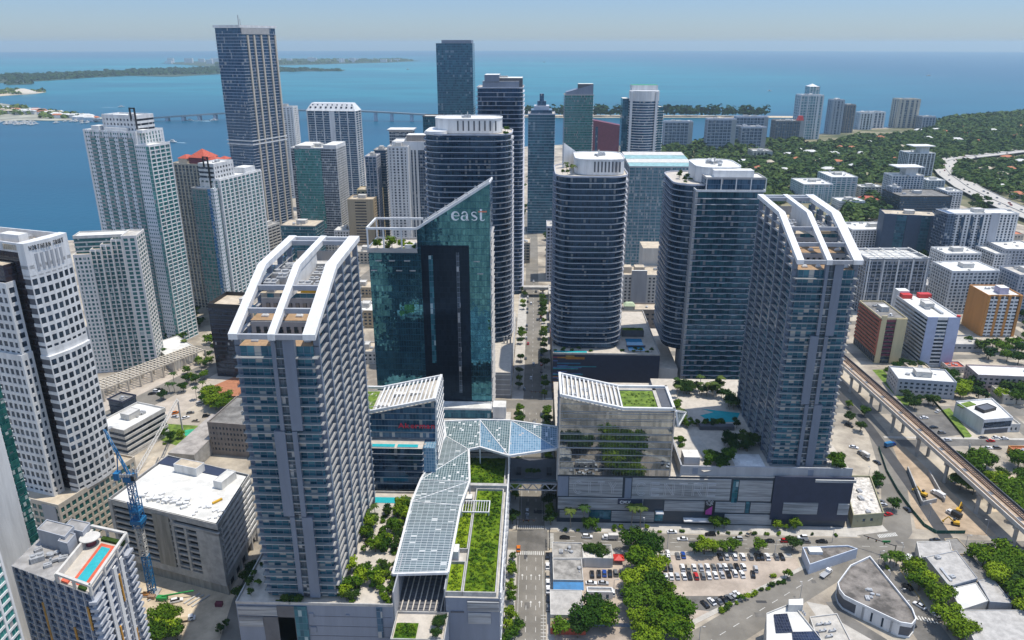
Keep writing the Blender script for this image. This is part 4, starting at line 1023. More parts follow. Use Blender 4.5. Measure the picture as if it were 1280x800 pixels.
b = MB(); ribbon(b, [(lx+33.0*U, lz+Hx*1.0, 1.5*U), (lx+43.4*U, lz+Hx*1.0, 1.5*U)], YS-.1); b.build('letter_bar', plain('coral_sign', (.75, .22, .13), .5), r)
# low hotel base and roofs round it
r = thing('dark_glass_hall', 'low dark glass base in front of the teal hotel, under the glass canopy', 'building', (-60, 410, 0))
MB().prism(rect(-100, 379, -14, 429.4), 0, 27, 0, 1).build('glazing', [GL['dark'], M['roofg']], r)
MB().prism(rect(-84, 420, -26, 429.4), 27, 33, 0, 1).build('upper_glazing', [GL['teal'], M['roofw']], r)
MB().ring(rect(-84.2, 419.8, -25.8, 429.4), .5, 32.8, 34).build('parapet', M['white'], r)
unit_box(r, 'white_box', rect(-25, 420, -17, 429), 27, 35, 'white')
clutter(r, rect(-98, 381, -55, 417), 27, 8)
# ================================================================== dark rounded condominium towers with white crowns
def crown(r, q, z0, z1, n_slots, x_from, m='white'):
    b = MB(); b.prism(q, z0, z1-.6, 0, 1); b.ring(offset(q, .25), .5, z1-.9, z1); b.build('crown', [M[m], M['roofw']], r)
    ys = min(p[1] for p in q); xe = max(p[0] for p in q)
    for i in range(n_slots):
        x = x_from+i*(xe-4-x_from)/max(1, n_slots-1)
        yy = min(p[1]+(0 if abs(p[0]-x) < 4 else 1e6) for p in q) if False else ys
        MB().box(x-.55, ys-.12, z0+2.0, x+.55, ys+.3, z1-1.6).build('crown_slot', M['dgrey'], r)
def condo(name, label, q, z0, z1, fh, gl='navy', wall='slabd', **kw):
    return tower(name, label, q, z1, z0, fh=fh, wall=wall, gl=gl, t=.36, out=1.5, rec=.25, indiv=True, rail=RAIL, par=1.0, roof='paver', n=0, **kw)
q = rrect(13.8, 516, 62.6, 574, 13)
r = condo('condominium_tower', 'dark rounded tower right of the street with a white slotted crown and palms', q, 36, 160, 4.0)
crown(r, rrect(27, 524, 61, 566, 10), 160.3, 171, 8, 40); b = MB(); b.prism([(20, 556), (30, 566), (28.6, 567.5), (19, 558)], 160.3, [178, 170, 170, 178], 0); b.build('crown_fin', M['white'], r)
clutter(r, rrect(27, 524, 61, 566, 10), 170.4, 5)
for i in range(7): plant(R.choice(('palm2', 'sm1', 'sm2')), (18+R.random()*8, 522+R.random()*30), 'plant in the roof garden of the dark rounded tower beside the street', 160.8, .8, 'roof garden of the dark rounded tower by the street')
q = rrect(94.5, 516, 142, 574, 13)
r = condo('condominium_tower', 'dark rounded tower partly behind the wavy balconied block, with a white slotted crown', q, 36, 155, 4.0)
crown(r, rrect(110, 524, 141, 566, 10), 155.3, 166, 8, 124); clutter(r, rrect(110, 524, 141, 566, 10), 165.5, 5)
for i in range(8): plant(R.choice(('sm3', 'sm1', 'bush2')), (99+R.random()*9, 522+R.random()*30), 'shrubby plant on the roof corner of the dark tower behind the wavy block', 155.8, .9, 'roof garden of the dark tower behind the wavy block')
r = thing('condominium_podium', 'dark blue podium with coloured stripes carrying two dark rounded towers', 'building', (50, 550, 0))
b = MB(); b.prism(rect(13.6, 505, 90, 600), 0, 35.4, 0, 1); b.build('wall', [M['navy'], M['paver']], r)
b = MB(); b.prism(rect(90.2, 508, 104, 590), 0, 24, 0, 1); b.build('side_wing', [M['offwhite'], M['paver']], r)
MB().ring(rect(13.5, 504.9, 90.1, 600), .5, 35.2, 36.5).build('parapet', M['conc'], r)
for i in range(26):
    z = R.uniform(4, 34.5); L_ = R.choice((6, 9, 12, 22, 26, 34))*R.uniform(.6, 1)*(1.3 if z < 26 else .8); x = 13.7+R.choice((0, 0, 0, 3, 9))
    c_ = R.choice(((.03, .28, .33), (.45, .20, .03), (.30, .05, .10), (.10, .16, .40), (.04, .20, .34), (.42, .28, .08), (.2, .24, .42)))
    MB().box(x, 504.86-.002*i, z, x+L_, 504.99, z+R.uniform(.5, 1.1)).build('mural_stripe', plain('mural_%d' % (int(c_[0]*100)*100+int(c_[2]*100)), c_, .6), r)
MB().prism(rect(14.5, 506.5, 38, 509.5), 35.5, 36.2, 0, 1).build('pool', [M['white'], M['pool']], r)
MB().prism(rect(68.5, 512, 80.5, 536), 35.5, 35.9, 0, 1).build('pool', [M['walk'], plain('pool_blue', (.02, .24, .45), .05, var=.1)], r)
for y in (519,): MB().box(67.5, y, 36, 81.5, y+1, 37).build('pool_bridge', M['navy'], r)
b = MB(); b.box(66.5, 541, 35.5, 83, 547, 40.5); b.build('pavilion', M['dgrey'], r); green_roof('', (67, 541.3, 82.5, 546.7), 40.5, 20, 9, 'leafb', .3)
# dark tower nearest the hotel
q = rrect(-83, 565, -18.6, 612, 15)
r = condo('condominium_tower', 'broad dark rounded tower behind the hotel with a white slotted crown', q, 20, 182, 4.2)
crown(r, rrect(-76, 574, -26, 606, 12), 182.3, 193, 8, -58); MB().prism(rrect(-82, 566, -66, 600, 6), 182.2, 184.5).build('lower_crown', M['white'], r)
clutter(r, rrect(-72, 578, -32, 602, 8), 192.4, 6)
for i in range(6): plant(R.choice(('sm1', 'bush2')), (-24+R.random()*3, 568+R.random()*22), 'plant on the roof corner of the broad dark tower behind the hotel', 182.8, .9, 'roof garden of the broad dark tower')
r = thing('pale_low_building', 'pale low base below the broad dark tower, at the street corner', 'building', (-50, 540, 0))
b = MB(); b.prism(rect(-96, 506, -17, 640), 0, 20, 0, 1); b.build('wall', [M['grey'], M['paver']], r); b = MB()
for k in range(5): b.box(-96.1, 505.8, 2+k*4, -16.9, 640, 2.5+k*4)
b.build('floor_band', M['white'], r)
for x in (-24, -21.5, -19): MB().cyl(x, 563.2, 20, 26, .6).build('column', M['conc'], r)
# wavy block behind the garden deck
M['sidepanel'] = plain('pale_blue_panel', (.34, .40, .50), .5, var=.12)
def wavy(r):
    x0, x1, y0, y1, z0, z1 = 106.5, 152, 506.5, 532, 15, 152.4
    MB().prism(rect(x0-.1, y0+1.7, x0+1.6, y1), z0, z1, 0).build('pale_side', M['sidepanel'], r)
    MB().prism(rect(x0+1.5, y0+1.6, x1-1, y1), z0, z1, 0, 1).build('glazing', [GL['navy2'], M['paver']], r)
    for ph in (0, 1):
        pts = [(x0+(x1-x0)*i/40, y0+.55+.75*sin(i/40*2*pi*4.5+ph*pi)) for i in range(41)]
        q = pts+[(x1, y1), (x0, y1)]
        b = MB(); b.prism(q, 0, .26, 0, 0, True, True)
        for i in range(40): b.face([(*pts[i], .26), (*pts[i+1], .26), (*pts[i+1], 1.35), (*pts[i], 1.35)], 1)
        me = b.mesh('balcony_slab', [M['slabd'], RAIL])
        for k in range(ph, 36, 2):
            z = z0+k*3.9
            if z < z1-1: share('balcony_slab', me, r, (0, 0, z))
    for i in range(7): MB().box(x0-.3, y0+1.5+i*3.8, z0, x0+1.5, y0+3+i*3.8, z1+.5).build('side_fin', M['slab'], r)
    MB().ring(rect(x0-.2, y0-.1, x1, y1), .5, z1, z1+1.4).build('parapet', M['white'], r)
    MB().prism(rect(x0+7, y0+5, x1+.5, y1-1), z1, 160.6, 0, 1).build('penthouse', [GL['blue'], M['roofw']], r)
    for i in range(5): MB().box(x0+7+i*9.8, y0+4.4, z1, x0+7.6+i*9.8, y0+5, 160.8).build('penthouse_post', M['white'], r)
    MB().ring(rect(x0+6.8, y0+4.6, x1+.6, y1-1), .5, 160, 161.4).build('penthouse_parapet', M['slab'], r)
    unit_box(r, 'penthouse_roof_house', rect(x0+13, y0+10, x1-6, y1-6), 160.6, 165, 'white'); clutter(r, rect(x0+10, y0+8, x1-3, y1-4), 160.7, 6, house=False)
    for i in range(6): MB().box(x0+2+i*8.8, y0+.6, 9, x0+2.9+i*8.8, y0+1.5, 15).build('column', M['white'], r)
GL['navy2'] = glass('glass_navy_teal', (.004, .028, .042), (.03, .12, .15), 1.8, 3.9, (.05, .06, .08), .06, .08, bl=.05, blind=(.2, .2, .2))
r = thing('wavy_block', 'dark balconied block with rippling slab edges and a glass penthouse behind the garden deck', 'tower', (126, 520, 0)); wavy(r)
r = thing('block_podium', 'low glazed podium under the block with rippling balconies', 'building', (126, 520, 0))
MB().prism(rect(96, 503.5, 158, 545), 0, 9, 0, 1).build('glazing', [GL['teal'], M['walk']], r); b = MB(); b.box(95.6, 503, 4.2, 158, 504, 4.7); b.box(95.6, 502.6, 9, 158, 504.5, 11); b.build('parapet', M['offwhite'], r)
for i in range(4): plant('sm1', (99+i*1.4, 507+i*6), 'small plant on the terrace left of the rippling block', 11, .9, 'terrace plants by the rippling block')
# ================================================================== left: bank tower on its podium
O = (-231.9, 327.8); TH = -17.0
L2 = lambda u, v: orect(O, TH, u, v, u, v)[0]
pod = [L2(-24, -13.5), L2(1.5, -13.5), L2(1.5, 36), L2(-60, 36), L2(-60, -13.5)]
r = thing('office_podium', 'pale stone podium with green windows below the white bank tower', 'building', (*cen(pod), 0))
tower('', '', pod, 29.5, 0, fh=4.2, wall='beige', gl='panegreen', t=1.5, pier=(3.6, 1.1, .02), win=100, n=0, roof='rooft', rec=.4, root=r)
MB().prism([L2(-9.5, -13.8), L2(-.5, -13.8), L2(-.5, -13.4), L2(-9.5, -13.4)], 0, 29).build('blank_wall', M['grey'], r)
r = thing('bank_tower', 'white stone office tower with square windows, a bulging face and black lettering', 'tower', (*O, 29.5))
fh = 4.7
arcp = lambda u, n=7, bul=1.5, v0=0., v1=24.: [L2(u+bul*sin(pi*i/n), v0+(v1-v0)*i/n) for i in range(n+1)]
ST = zat(446, *O)
low = [L2(-5, 0)]+arcp(.8)+[L2(-5, 24)]
tower('', '', low, ST, 29.5, fh=fh, wall='white', gl='pane', t=1.7, pier=(3.4, .55, .02), win=100, n=0, rec=.25, par=0, root=r, roof='white', edges=range(1, len(low)-2))
up = [L2(-5, .6)]+arcp(-.6, 7, 1.4, .6, 24)+[L2(-5, 24)]
b = MB(); b.prism(up, ST-.5, ST+2.2); b.build('stone_band', M['white'], r)
tower('', '', up, 149, ST+2, fh=fh, wall='white', gl='pane', t=1.7, pier=(3.4, .55, .02), win=60, n=0, rec=.25, par=0, root=r, roof='white', edges=range(1, len(up)-2))
b = MB(); b.prism(up, 143.6, 159.5, 0); b.build('top_band', M['white'], r)
for i in range(6):
    a, e = arcp(-.55, 18, 1.45, .6, 24)[2+i*2+1], arcp(-.55, 18, 1.45, .6, 24)[4+i*2]
    MB().prism([(a[0]+.12, a[1]), (e[0]+.12, e[1]), (e[0]-.3, e[1]), (a[0]-.3, a[1])], 146.2, 154).build('blind_panel', M['grey'], r)
# lettering following the bulge
S_ = 'NORTHERN TRUST'; pts = arcp(-.4, 60, 1.45, 2.5, 22.5)
for i, ch in enumerate(S_):
    if ch == ' ': continue
    me = text_mesh(ch, 2.4, .12, M['black'], .02); k = int(57*i/len(S_)); a, e = pts[k], pts[min(60, k+3)]
    o = bpy.data.objects.new('letter', me); COL.objects.link(o); o.parent = r; off = OFF[r.name]
    o.location = (a[0]+.18-off[0], a[1]-off[1], 155.9-off[2]); o.rotation_euler = (radians(90), 0, atan2(e[1]-a[1], e[0]-a[0])); o.scale = (.60, 1.25, 1)
core_p = [L2(-44, 3), L2(-1.5, .9), L2(-1.5, 23), L2(-44, 23)]
MB().prism(core_p, 29.5, 156, 0, 1).build('dark_glazing', [GL['brown'], M['rooft']], r)
MB().ring(offset(core_p, .1), .7, 155, 159.4).build('parapet', M['white'], r)
unit_box(r, 'roof_house', [L2(-24, 8), L2(-12, 8), L2(-12, 13), L2(-24, 13)], 156, 161, 'white'); clutter(r, core_p, 156, 8, house=False)
b = MB()
for i in range(9): b.prism([L2(-14+i*1.2, .9), L2(-13.3+i*1.2, .9), L2(-13.3+i*1.2, 3), L2(-14+i*1.2, 3)], 156, 158.5)
b.build('roof_screen', M['rooft'], r)
wl_ = [L2(-44, -7.2), L2(-7.9, -7.2), L2(-7.9, -1), L2(-44, -1)]
ZL = zat(448, *L2(-7.9, -7.2))
tower('', '', wl_, ZL, 29.5, fh=fh, wall='white', gl='pane', t=1.7, pier=(3.4, 1.15, .02), win=100, n=0, rec=.35, par=1.4, root=r, roof='white', edges=(0, 1))
wu = [L2(-44, -6), L2(-8.6, -6), L2(-8.6, -1), L2(-44, -1)]
tower('', '', wu, 141, ZL, fh=fh, wall='white', gl='pane', t=1.7, pier=(3.4, 1.15, .02), win=60, n=0, rec=.35, par=1., root=r, roof='rooft', edges=(0, 1))
MB().prism([L2(-44, -4.6), L2(-9.5, -4.6), L2(-9.5, 1), L2(-44, 1)], 141, 150, 0, 1).build('dark_glazing', [GL['brown'], M['rooft']], r)
MB().prism([L2(-44, -5), L2(-13, -5), L2(-13, -4), L2(-44, -4)], 148.5, 156).build('blind_panel', M['grey'], r)
# ------------------------------------------------------------------ stepped white hotel with its trellis
def rot_poly(o, th, u0, v0, u1, v1): return orect(o, th, u0, v0, u1, v1)
M['hwhite'] = plain('warm_white_stone', (.70, .67, .63), .7, var=.08)
C5 = (-301, 551); T5 = 12
r = thing('stepped_hotel', 'white stepped hotel with deep balconies behind the bank tower', 'tower', (*C5, 0))
zt5 = zat(296, *C5)
tower('', '', rot_poly(C5, T5, -11, 0, 0, 22), zt5, 0, fh=3.3, wall='hwhite', gl='panegreen', t=.9, pier=(5.4, 1.6, .05), n=0, root=r, win=100, edges=(0, 1))
for k in range(4):
    u1 = -11-k*7.6; u0 = u1-7.6 if k < 3 else -46; dz = zt5-3.4*(k+1)+1.0
    tower('', '', rot_poly(C5, T5, u0, .5-k*.6, u1, 20), dz, 0, fh=3.3, wall='hwhite', gl='panegreen', t=.8 if k < 3 else 1.3, pier=((3.8, .5, 1.4) if k < 3 else (3.4, 1.2, .05)), n=0, root=r, edges=(0,), roof='rooft')
MB().prism(rot_poly(C5, T5, -46, 6, -12, 21), zt5-14, zt5+.2, 0, 1).build('upper_block', [GL['panegreen'], M['roofw']], r)
b = MB(); b.ring(rot_poly(C5, T5, -46.3, 5.7, -11, 21.3), .5, zt5-.3, zt5+1.2)
for k in range(4): b.prism(rot_poly(C5, T5, -46.3, 5.6, -11, 6.2), zt5-3.4*k-1.0, zt5-3.4*k)
b.build('parapet', M['offwhite'], r)
tr = thing('trellis', 'long white trellis on posts along the avenue in front of the stepped hotel', 'trellis', (-290, 520, 0))
A = P(128, 487, 9.5); B_ = P(256, 437, 9.5); dx, dy = B_[0]-A[0], B_[1]-A[1]; l = hypot(dx, dy); dx, dy = dx/l, dy/l; nx, ny = -dy, dx
b = MB()
for i in range(5): b.bar((A[0]+nx*i*4.2, A[1]+ny*i*4.2, 9.5), (B_[0]+nx*i*4.2, B_[1]+ny*i*4.2, 9.5), .7, .9)
n_ = int(l/3)
for i in range(n_+1): b.bar((A[0]+dx*i*3, A[1]+dy*i*3, 9.8), (A[0]+dx*i*3+nx*17, A[1]+dy*i*3+ny*17, 9.8), .8, .7)
b.build('slat_grid', M['beige'], tr)
for i in range(10):
    for k in (0, 3):
        x, y = A[0]+dx*i*l/9+nx*k*4.2, A[1]+dy*i*l/9+ny*k*4.2; MB().box(x-.6, y-.6, 0, x+.6, y+.6, 9.3).build('post', M['beige'], tr)
r = thing('podium_hall', 'low flat white roofed hall behind the trellis', 'building', (*P(212, 440, 8), 0))
unit_box(r, 'wall', [P(190, 430, 9), P(215, 452, 9), P(246, 436, 9), P(222, 420, 9)], 0, 9, 'offwhite', 'roofw', .6)
# ------------------------------------------------------------------ twin white and teal apartment towers
def plaza(name, label, C, th, zm, zw, zmech, mirror):
    r = thing(name, label, 'tower', (*C, 0)); Q = lambda u0, v0, u1, v1: orect(C, th, u0, v0, u1, v1)
    if not mirror:
        tower('', '', Q(-67, 2, -13, 32), zm, 0, fh=3.2, wall='white', gl='green', t=.5, out=.1, pier=(3.4, 1.9, .05), n=0, root=r, edges=(0, 1, 3), roof='roofw')
        for u in (-60, -50, -40.5, -31, -22):
            b = MB()
            for k in range(int(zm/3.2)): b.prism(Q(u, .7, u+5.4, 2.2), k*3.2, k*3.2+.3); b.prism(Q(u, .6, u+5.4, .75), k*3.2+.3, k*3.2+1.2)
            b.build('balcony_stack', M['slab'], r)
            MB().prism(Q(u, 1.65, u+5.4, 2.2), 1, zm-5).build('balcony_glazing', GL['green'], r)
        for u in (-64, -54.4, -44.9, -35.3, -26): MB().prism(Q(u, 1.3, u+4.2, 2.1), 0, zm+.6).build('wall_bay', GL['wallgreen'], r)
        tower('', '', Q(-13, 0, 0, 23), zw, 0, fh=3.2, wall='white', gl='green', t=.55, out=.3, pier=(6.5, .8, .35), n=0, root=r, edges=(1,), roof='roofw')
        MB().prism(Q(-13, -.45, -.6, -.02), 0, zw+1).build('white_wall', GL['wallgreen'], r)
        MB().prism(Q(-2.6, -.75, .1, -.4), 0, zw).build('corner_glazing', GL['green'], r)
        u0, u1, v0, v1 = -50, -15, 7, 26
        for k, (a, e, z_) in enumerate(((-60, -52, 4), (-46, -24, 3), (-14, -8, 2))): unit_box(r, 'roof_house', Q(a, 4, e, 12), zm-.5, zm+z_, 'white')
    else:
        tower('', '', Q(-24, 0, -1, 14), zw, 0, fh=3.2, wall='slab', gl='green', t=.45, out=.2, pier=(4, .4, .2), n=0, root=r, edges=(0,), roof='roofw')
        MB().prism(Q(-6.5, -.5, -3.3, .4), 0, zw+.6).build('blue_glazing', GL['bluebay'], r); MB().prism(Q(-3.2, -.7, .2, 4), 0, zw+1.5).build('white_wall', GL['wallgreen'], r)
        tower('', '', Q(-20, 8, 0, 66), zm, 0, fh=3.2, wall='white', gl='green', t=.5, out=.6, pier=(5.6, 1.4, .75), n=0, root=r, edges=(0, 1), roof='roofw')
        unit_box(r, 'roof_house', Q(-15, 48, -3, 62), zm-.5, zm+5, 'white')
        u0, u1, v0, v1 = -20, -4, 8, 34
    tower('', '', Q(u0, v0, u1, v1), zmech, zm-6, fh=3.8, wall='white', gl='grey', t=1.9, pier=(3.6, 1.8, .05), n=3, root=r, edges=(0,) if not mirror else (1,), roof='roofw', house=False)
    b = MB(); um = u1-5 if not mirror else u0+6
    for u in (um, um+4.6): b.prism(Q(u, v0-1.0, u+1.1, v0-.1), zmech-22 if u > um else zmech-2, zmech+7)
    b.prism(Q(um, v0-1.0, um+5.7, v0-.1), zmech+6, zmech+7); b.build('roof_fin', M['black'], r)
GL['wallgreen'] = glass('wall_with_small_windows', (.60, .61, .62), (.68, .69, .70), 2.1, 3.2, (.02, .13, .13), .5, .42, bl=0, rough=.6, spec=.3, tilt=0)
def smallwin():
    m = GL['wallgreen']; t = m.node_tree; L = t.links.new
    # window only where both the column and the row mask agree
    for n_ in t.nodes:
        if n_.type == 'MATH' and n_.operation == 'MAXIMUM': n_.operation = 'MINIMUM'
smallwin()
GL['bluebay'] = glass('glass_bay_blue', (.01, .10, .26), (.05, .25, .45), 1.2, 3.2, (.4, .45, .5), .08, .14, bl=.05)
plaza('apartment_tower', 'tallest white and teal apartment tower on the left with a black roof fin', (-307.5, 604.5), -17, 178, 168, 190, False)
plaza('apartment_tower', 'shorter white and teal apartment tower in front of the very tall blue tower', (-275, 640), -17, 134, 127, 147, True)
# ------------------------------------------------------------------ the very tall blue tower
C = (-341.6, 923.3); T_ = -21
r = thing('skyscraper', 'tallest blue glass skyscraper with pale vertical strips, on the left before the bay', 'tower', (*C, 0))
Q = lambda u0, v0, u1, v1: orect(C, T_, u0, v0, u1, v1)
l_ = along(C, 265, (-cos(radians(T_)), -sin(radians(T_))), 268); d_ = along(C, 265, (-sin(radians(T_)), cos(radians(T_))), 343)
pp = Q(-l_, 0, 0, d_); q = offset(pp, .9); fhp = 3.45; zb_ = zat(177, *C)
MB().prism(pp, 0, 262, 0, 1).build('glazing', [GL['blue'], M['roofw']], r)
b = MB(); b.prism(q, 0, .36, 0, 0, True, True); me = b.mesh('balcony_slab', M['slabd'])
for k in range(1, 75): share('balcony_slab', me, r, (0, 0, k*fhp))
for v in (.18, .36, .56, .78, .97): MB().prism(Q(-.1, d_*v-1.2, 1.3, d_*v+1.2), 0, 254).build('vertical_strip', M['beige'], r)
for z in (zb_, zb_-4.5): MB().ring(offset(pp, 1.4), .8, z, z+1.3).build('sky_band', M['white'], r)
MB().ring(offset(pp, 1.5), 1, 262.2, 264.8).build('roof_band', M['white'], r); MB().prism(Q(-1.0, d_*.02, 1.35, d_*.8), 255, 262).build('blank_wall', M['slab'], r)
b = MB(); b.bar((C[0]-8, C[1]+20, 262), (C[0]-8, C[1]+20, 276), .8); b.bar((C[0]-6, C[1]+20, 262), (C[0]-6, C[1]+20, 272), .5); b.build('antenna', M['grey'], r)
# ------------------------------------------------------------------ others on the left, behind
p, z = block('L', (268, 208), z=140, l=213, r=276, th=-17, d=26)
r = tower('apartment_tower', 'grey apartment tower with red pyramid roofs between the twin white towers', p, z, fh=3.2, wall='beige', gl='grey', t=.5, pier=(4, 1.3, .1), n=0)
for (fu, fv, s_, h_) in ((.55, .5, 9, 9), (.2, .4, 5, 4), (.85, .4, 5, 4), (.1, .7, 4, 3), (.93, .75, 4, 3)):
    x = p[0][0]+(p[1][0]-p[0][0])*fu+(p[3][0]-p[0][0])*fv; y = p[0][1]+(p[1][1]-p[0][1])*fu+(p[3][1]-p[0][1])*fv
    qq = orect((x, y), -17, -s_, -s_, s_, s_); MB().prism(qq, z, z+3.5+h_*.3).build('roof_pavilion', M['beige'] if s_ < 8 else M['maroon'], r); MB().hip(offset(qq, .6), z+3.5+h_*.3, h_*.8, 0).build('pyramid_roof', M['redtile'], r)
p, z = block('L', (240, 236), z=100, l=212, r=246, th=-17, d=20)
tower('apartment_block', 'plain white banded apartment block seen between the twin white towers', p, z, fh=3.2, wall='white', gl='grey', t=1.2, pier=(7, 2.2, .1), n=3)
p, z = block('L', (334, 284), z=40, l=322, r=345, th=-17, d=25)
tower('low_office', 'low white banded block at the foot of the tallest blue skyscraper', p, z, fh=3.6, wall='offwhite', gl='dark', t=1.6, pier=(9, .8, .05), n=4, cat='building')
C = P(272, 470); zd = zat(384, *C)
tower('office_tower', 'dark brown glass office block just left of the nearest slab tower', orect(C, -6, 0, 0, 52, 30), zd, fh=3.7, wall='black', gl='brown', t=.5, rec=.1, par=3, roof='rooft', n=4)
C = P(265, 568)
M['tan2'] = plain('brown_grey_render', (.27, .24, .22), .8, var=.15, streak=True)
tower('office_block', 'low brown grey office block with small windows left of the nearest slab tower', orect(C, -7, 0, 0, 60, 38), 22, fh=3.6, wall='tan2', gl='pane', t=1.9, pier=(2.3, 1.2, .02), win=60, n=3, roof='roofd', cat='building', house=False)
C = P(155, 540, 19)
tower('office_block', 'low white office block with dark window bands beside the bank tower', orect(C, -19, -24, 0, 0, 34), 19, fh=3.7, wall='offwhite', gl='dark', t=1.7, rec=.5, n=6, roof='roofw', cat='building')
C = P(150, 500, 14)
tower('plant_building', 'small dark plant building beside the avenue crossing', orect(C, -19, -12, 0, 2, 12), 12, fh=4, wall='navy', gl='dark', t=.3, n=4, roof='roofd', cat='building', house=False)
# parking structure roof link beside the green court
r = thing('parking_deck', 'bare concrete parking deck beside the small green park', 'building', (-205, 430, 0))
MB().prism(ccw([(-222, 400), (-205, 398), (-201, 446), (-216, 452)]), 0, 11, 0, 1).build('wall', [M['conc'], plain('worn_deck', (.36, .33, .30), .9, var=.3, scale=.2)], r)
MB().prism(ccw([(-232, 372), (-200, 372), (-204, 396), (-233, 402)]), 0, 7, 0, 1).build('lower_deck', [M['conc'], M['rooft']], r)
# ------------------------------------------------------------------ concrete garage with white roof
gp = [(-203.8, 307.4), (-143.0, 288.2), (-143.6, 331), (-194, 349)]
r = thing('parking_garage', 'concrete parking garage with a cluttered white roof behind the construction site', 'garage', (-172, 318, 0))
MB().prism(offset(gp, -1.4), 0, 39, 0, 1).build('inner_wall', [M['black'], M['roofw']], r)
e_ = ((gp[1][0]-gp[0][0])/63.8, (gp[1][1]-gp[0][1])/63.8)
fx = lambda u, o=0: (gp[0][0]+e_[0]*u+e_[1]*o, gp[0][1]+e_[1]*u-e_[0]*o)
b = MB()
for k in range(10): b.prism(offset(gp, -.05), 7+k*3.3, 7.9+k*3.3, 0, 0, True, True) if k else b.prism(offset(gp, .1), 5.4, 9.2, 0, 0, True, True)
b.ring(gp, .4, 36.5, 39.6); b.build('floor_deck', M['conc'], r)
for (u0, u1, z0, z1, m) in ((0, 2, 0, 38.8, 'conc'), (13, 14, 9, 38, 'conc'), (26, 35.5, 9, 37.5, 'pan'), (36.6, 38, 9, 36.8, 'conc'), (43.8, 45.2, 9, 33, 'conc'), (51, 64, 9, 34.5, 'conc'), (36, 64, 33.2, 34.8, 'conc')):
    M.setdefault('pan', plain('stained_concrete', (.33, .31, .27), .9, var=.35, scale=.25, streak=True))
    MB().prism([fx(u0, .25), fx(u1, .25), fx(u1, -1.2), fx(u0, -1.2)], z0, z1).build('wall_panel', M[m], r)
MB().prism([fx(0, -.6), fx(64, -.6), fx(64, -1.2), fx(0, -1.2)], 0, 5.5).build('base_wall', M['pan'], r)
for k in range(6):
    y = 292+k*7.6; MB().box(-144.5, y, 0, -143.2, y+1.2, 38).build('side_column', M['offwhite'], r)
b = MB()
for k in range(9): b.prism([(-143.1, 291), (-143.0, 331), (-143.6, 331), (-143.7, 291)], 9.5+k*3.3, 11+k*3.3, 0, 0, True, True)
b.build('side_spandrel', M['white'], r)
unit_box(r, 'roof_house', orect((-183, 333), -17, 0, 0, 14, 6), 39, 43.5, 'white', 'rooft', .3); unit_box(r, 'roof_house', orect((-157, 319), -17, 0, 0, 5, 11), 39, 43, 'white', 'roofw', .3)
MB().prism(orect((-196, 341), -17, 0, 0, 40, 7), 39, 39.3).build('roof_membrane', M['navy'], r)
for i in range(46):
    u, v = R.uniform(12, 40), R.uniform(6, 12); x, y = fx(u, -v); s_ = R.uniform(.8, 2.4)
    share('roof_pallet', unit_mesh('pack') if 'pack' in UNIT else UNIT.setdefault('pack', MB().box(-.5, -.5, 0, .5, .5, 1).mesh('roof_pallet', M['white'])), r, (x, y, 39), R.random(), (s_*1.6, s_, R.uniform(.5, 1.6)))
for i in range(14):
    x, y = fx(R.uniform(46, 60), -R.uniform(3, 12)); share('roof_pallet', UNIT['pack'], r, (x, y, 39), R.random(), (1.3, 1.1, .7))
MB().bar((-152, 305, 39.6), (-149, 309, 39.6), 1, .8).build('yellow_plank', M['yellow'], r)
# ------------------------------------------------------------------ pool-roof apartment building, bottom left
zp = 68.; mp_ = [P(15, 707, zp), P(115, 744, zp), P(160, 678, zp), P(65, 657, zp)]
r = thing('apartment_building', 'blue grey apartment building with a red rimmed rooftop pool, bottom left', 'building', (*cen(mp_), 0))
M['greyl'] = plain('pale_bluegrey', (.40, .42, .46), .6, var=.1, streak=True)
M['roofd2'] = plain('roof_grey', (.33, .32, .31), .9, var=.3, scale=.2)
GL['apt2'] = glass('glass_apartment_blue', (.006, .02, .06), (.05, .10, .20), 1.65, 3.1, (.16, .19, .24), .10, .07, bl=.07, blind=(.3, .28, .27))
tower('', '', mp_, zp, 0, fh=3.1, wall='greyl', gl='apt2', t=.22, out=.15, pier=(4.6, .55, .25), n=0, root=r, roof='roofd2', par=0, rec=.5)
f0, f1, f2, f3 = mp_
mixp = lambda a, e, k: (a[0]+(e[0]-a[0])*k, a[1]+(e[1]-a[1])*k)
bil = lambda u, v: mixp(mixp(f0, f1, u), mixp(f3, f2, u), v)
bq = lambda u0, v0, u1, v1: [bil(u0, v0), bil(u1, v0), bil(u1, v1), bil(u0, v1)]
b = MB()
for a, e in (((.6, 0), (1.0, 0)), ((1, 0), (1, 1)), ((1, 1), (.55, 1))):
    p_, q_ = bil(*a), bil(*e); b.bar((*p_, zp+4), (*q_, zp+4), 1.0, .8)
for u, v in ((.6, 0), (.8, 0), (1, 0), (1, .35), (1, .7), (1, 1), (.75, 1)): x, y = bil(u, v); b.box(x-.4, y-.4, zp, x+.4, y+.4, zp+4)
b.build('roof_frame', M['offwhite'], r)
MB().prism(bq(.58, .02, .97, .97), zp, zp+.25).build('pool_terrace', M['paver'], r)
coral = plain('coral_paint', (.62, .12, .06), .7)
MB().prism(bq(.72, .06, .90, .86), zp+.25, zp+.4).build('pool_rim', coral, r); MB().prism(bq(.755, .12, .865, .8), zp+.4, zp+.46).build('pool', M['pool'], r)
MB().prism(bq(.56, 0, .585, .98), zp, zp+3.2).build('terrace_wall', M['offwhite'], r)
MB().prism(bq(.62, .02, .7, .09), zp+.2, zp+1).build('sofa', coral, r); MB().prism(bq(.83, .01, .92, .06), zp+.2, zp+1).build('planter', M['leafd'], r)
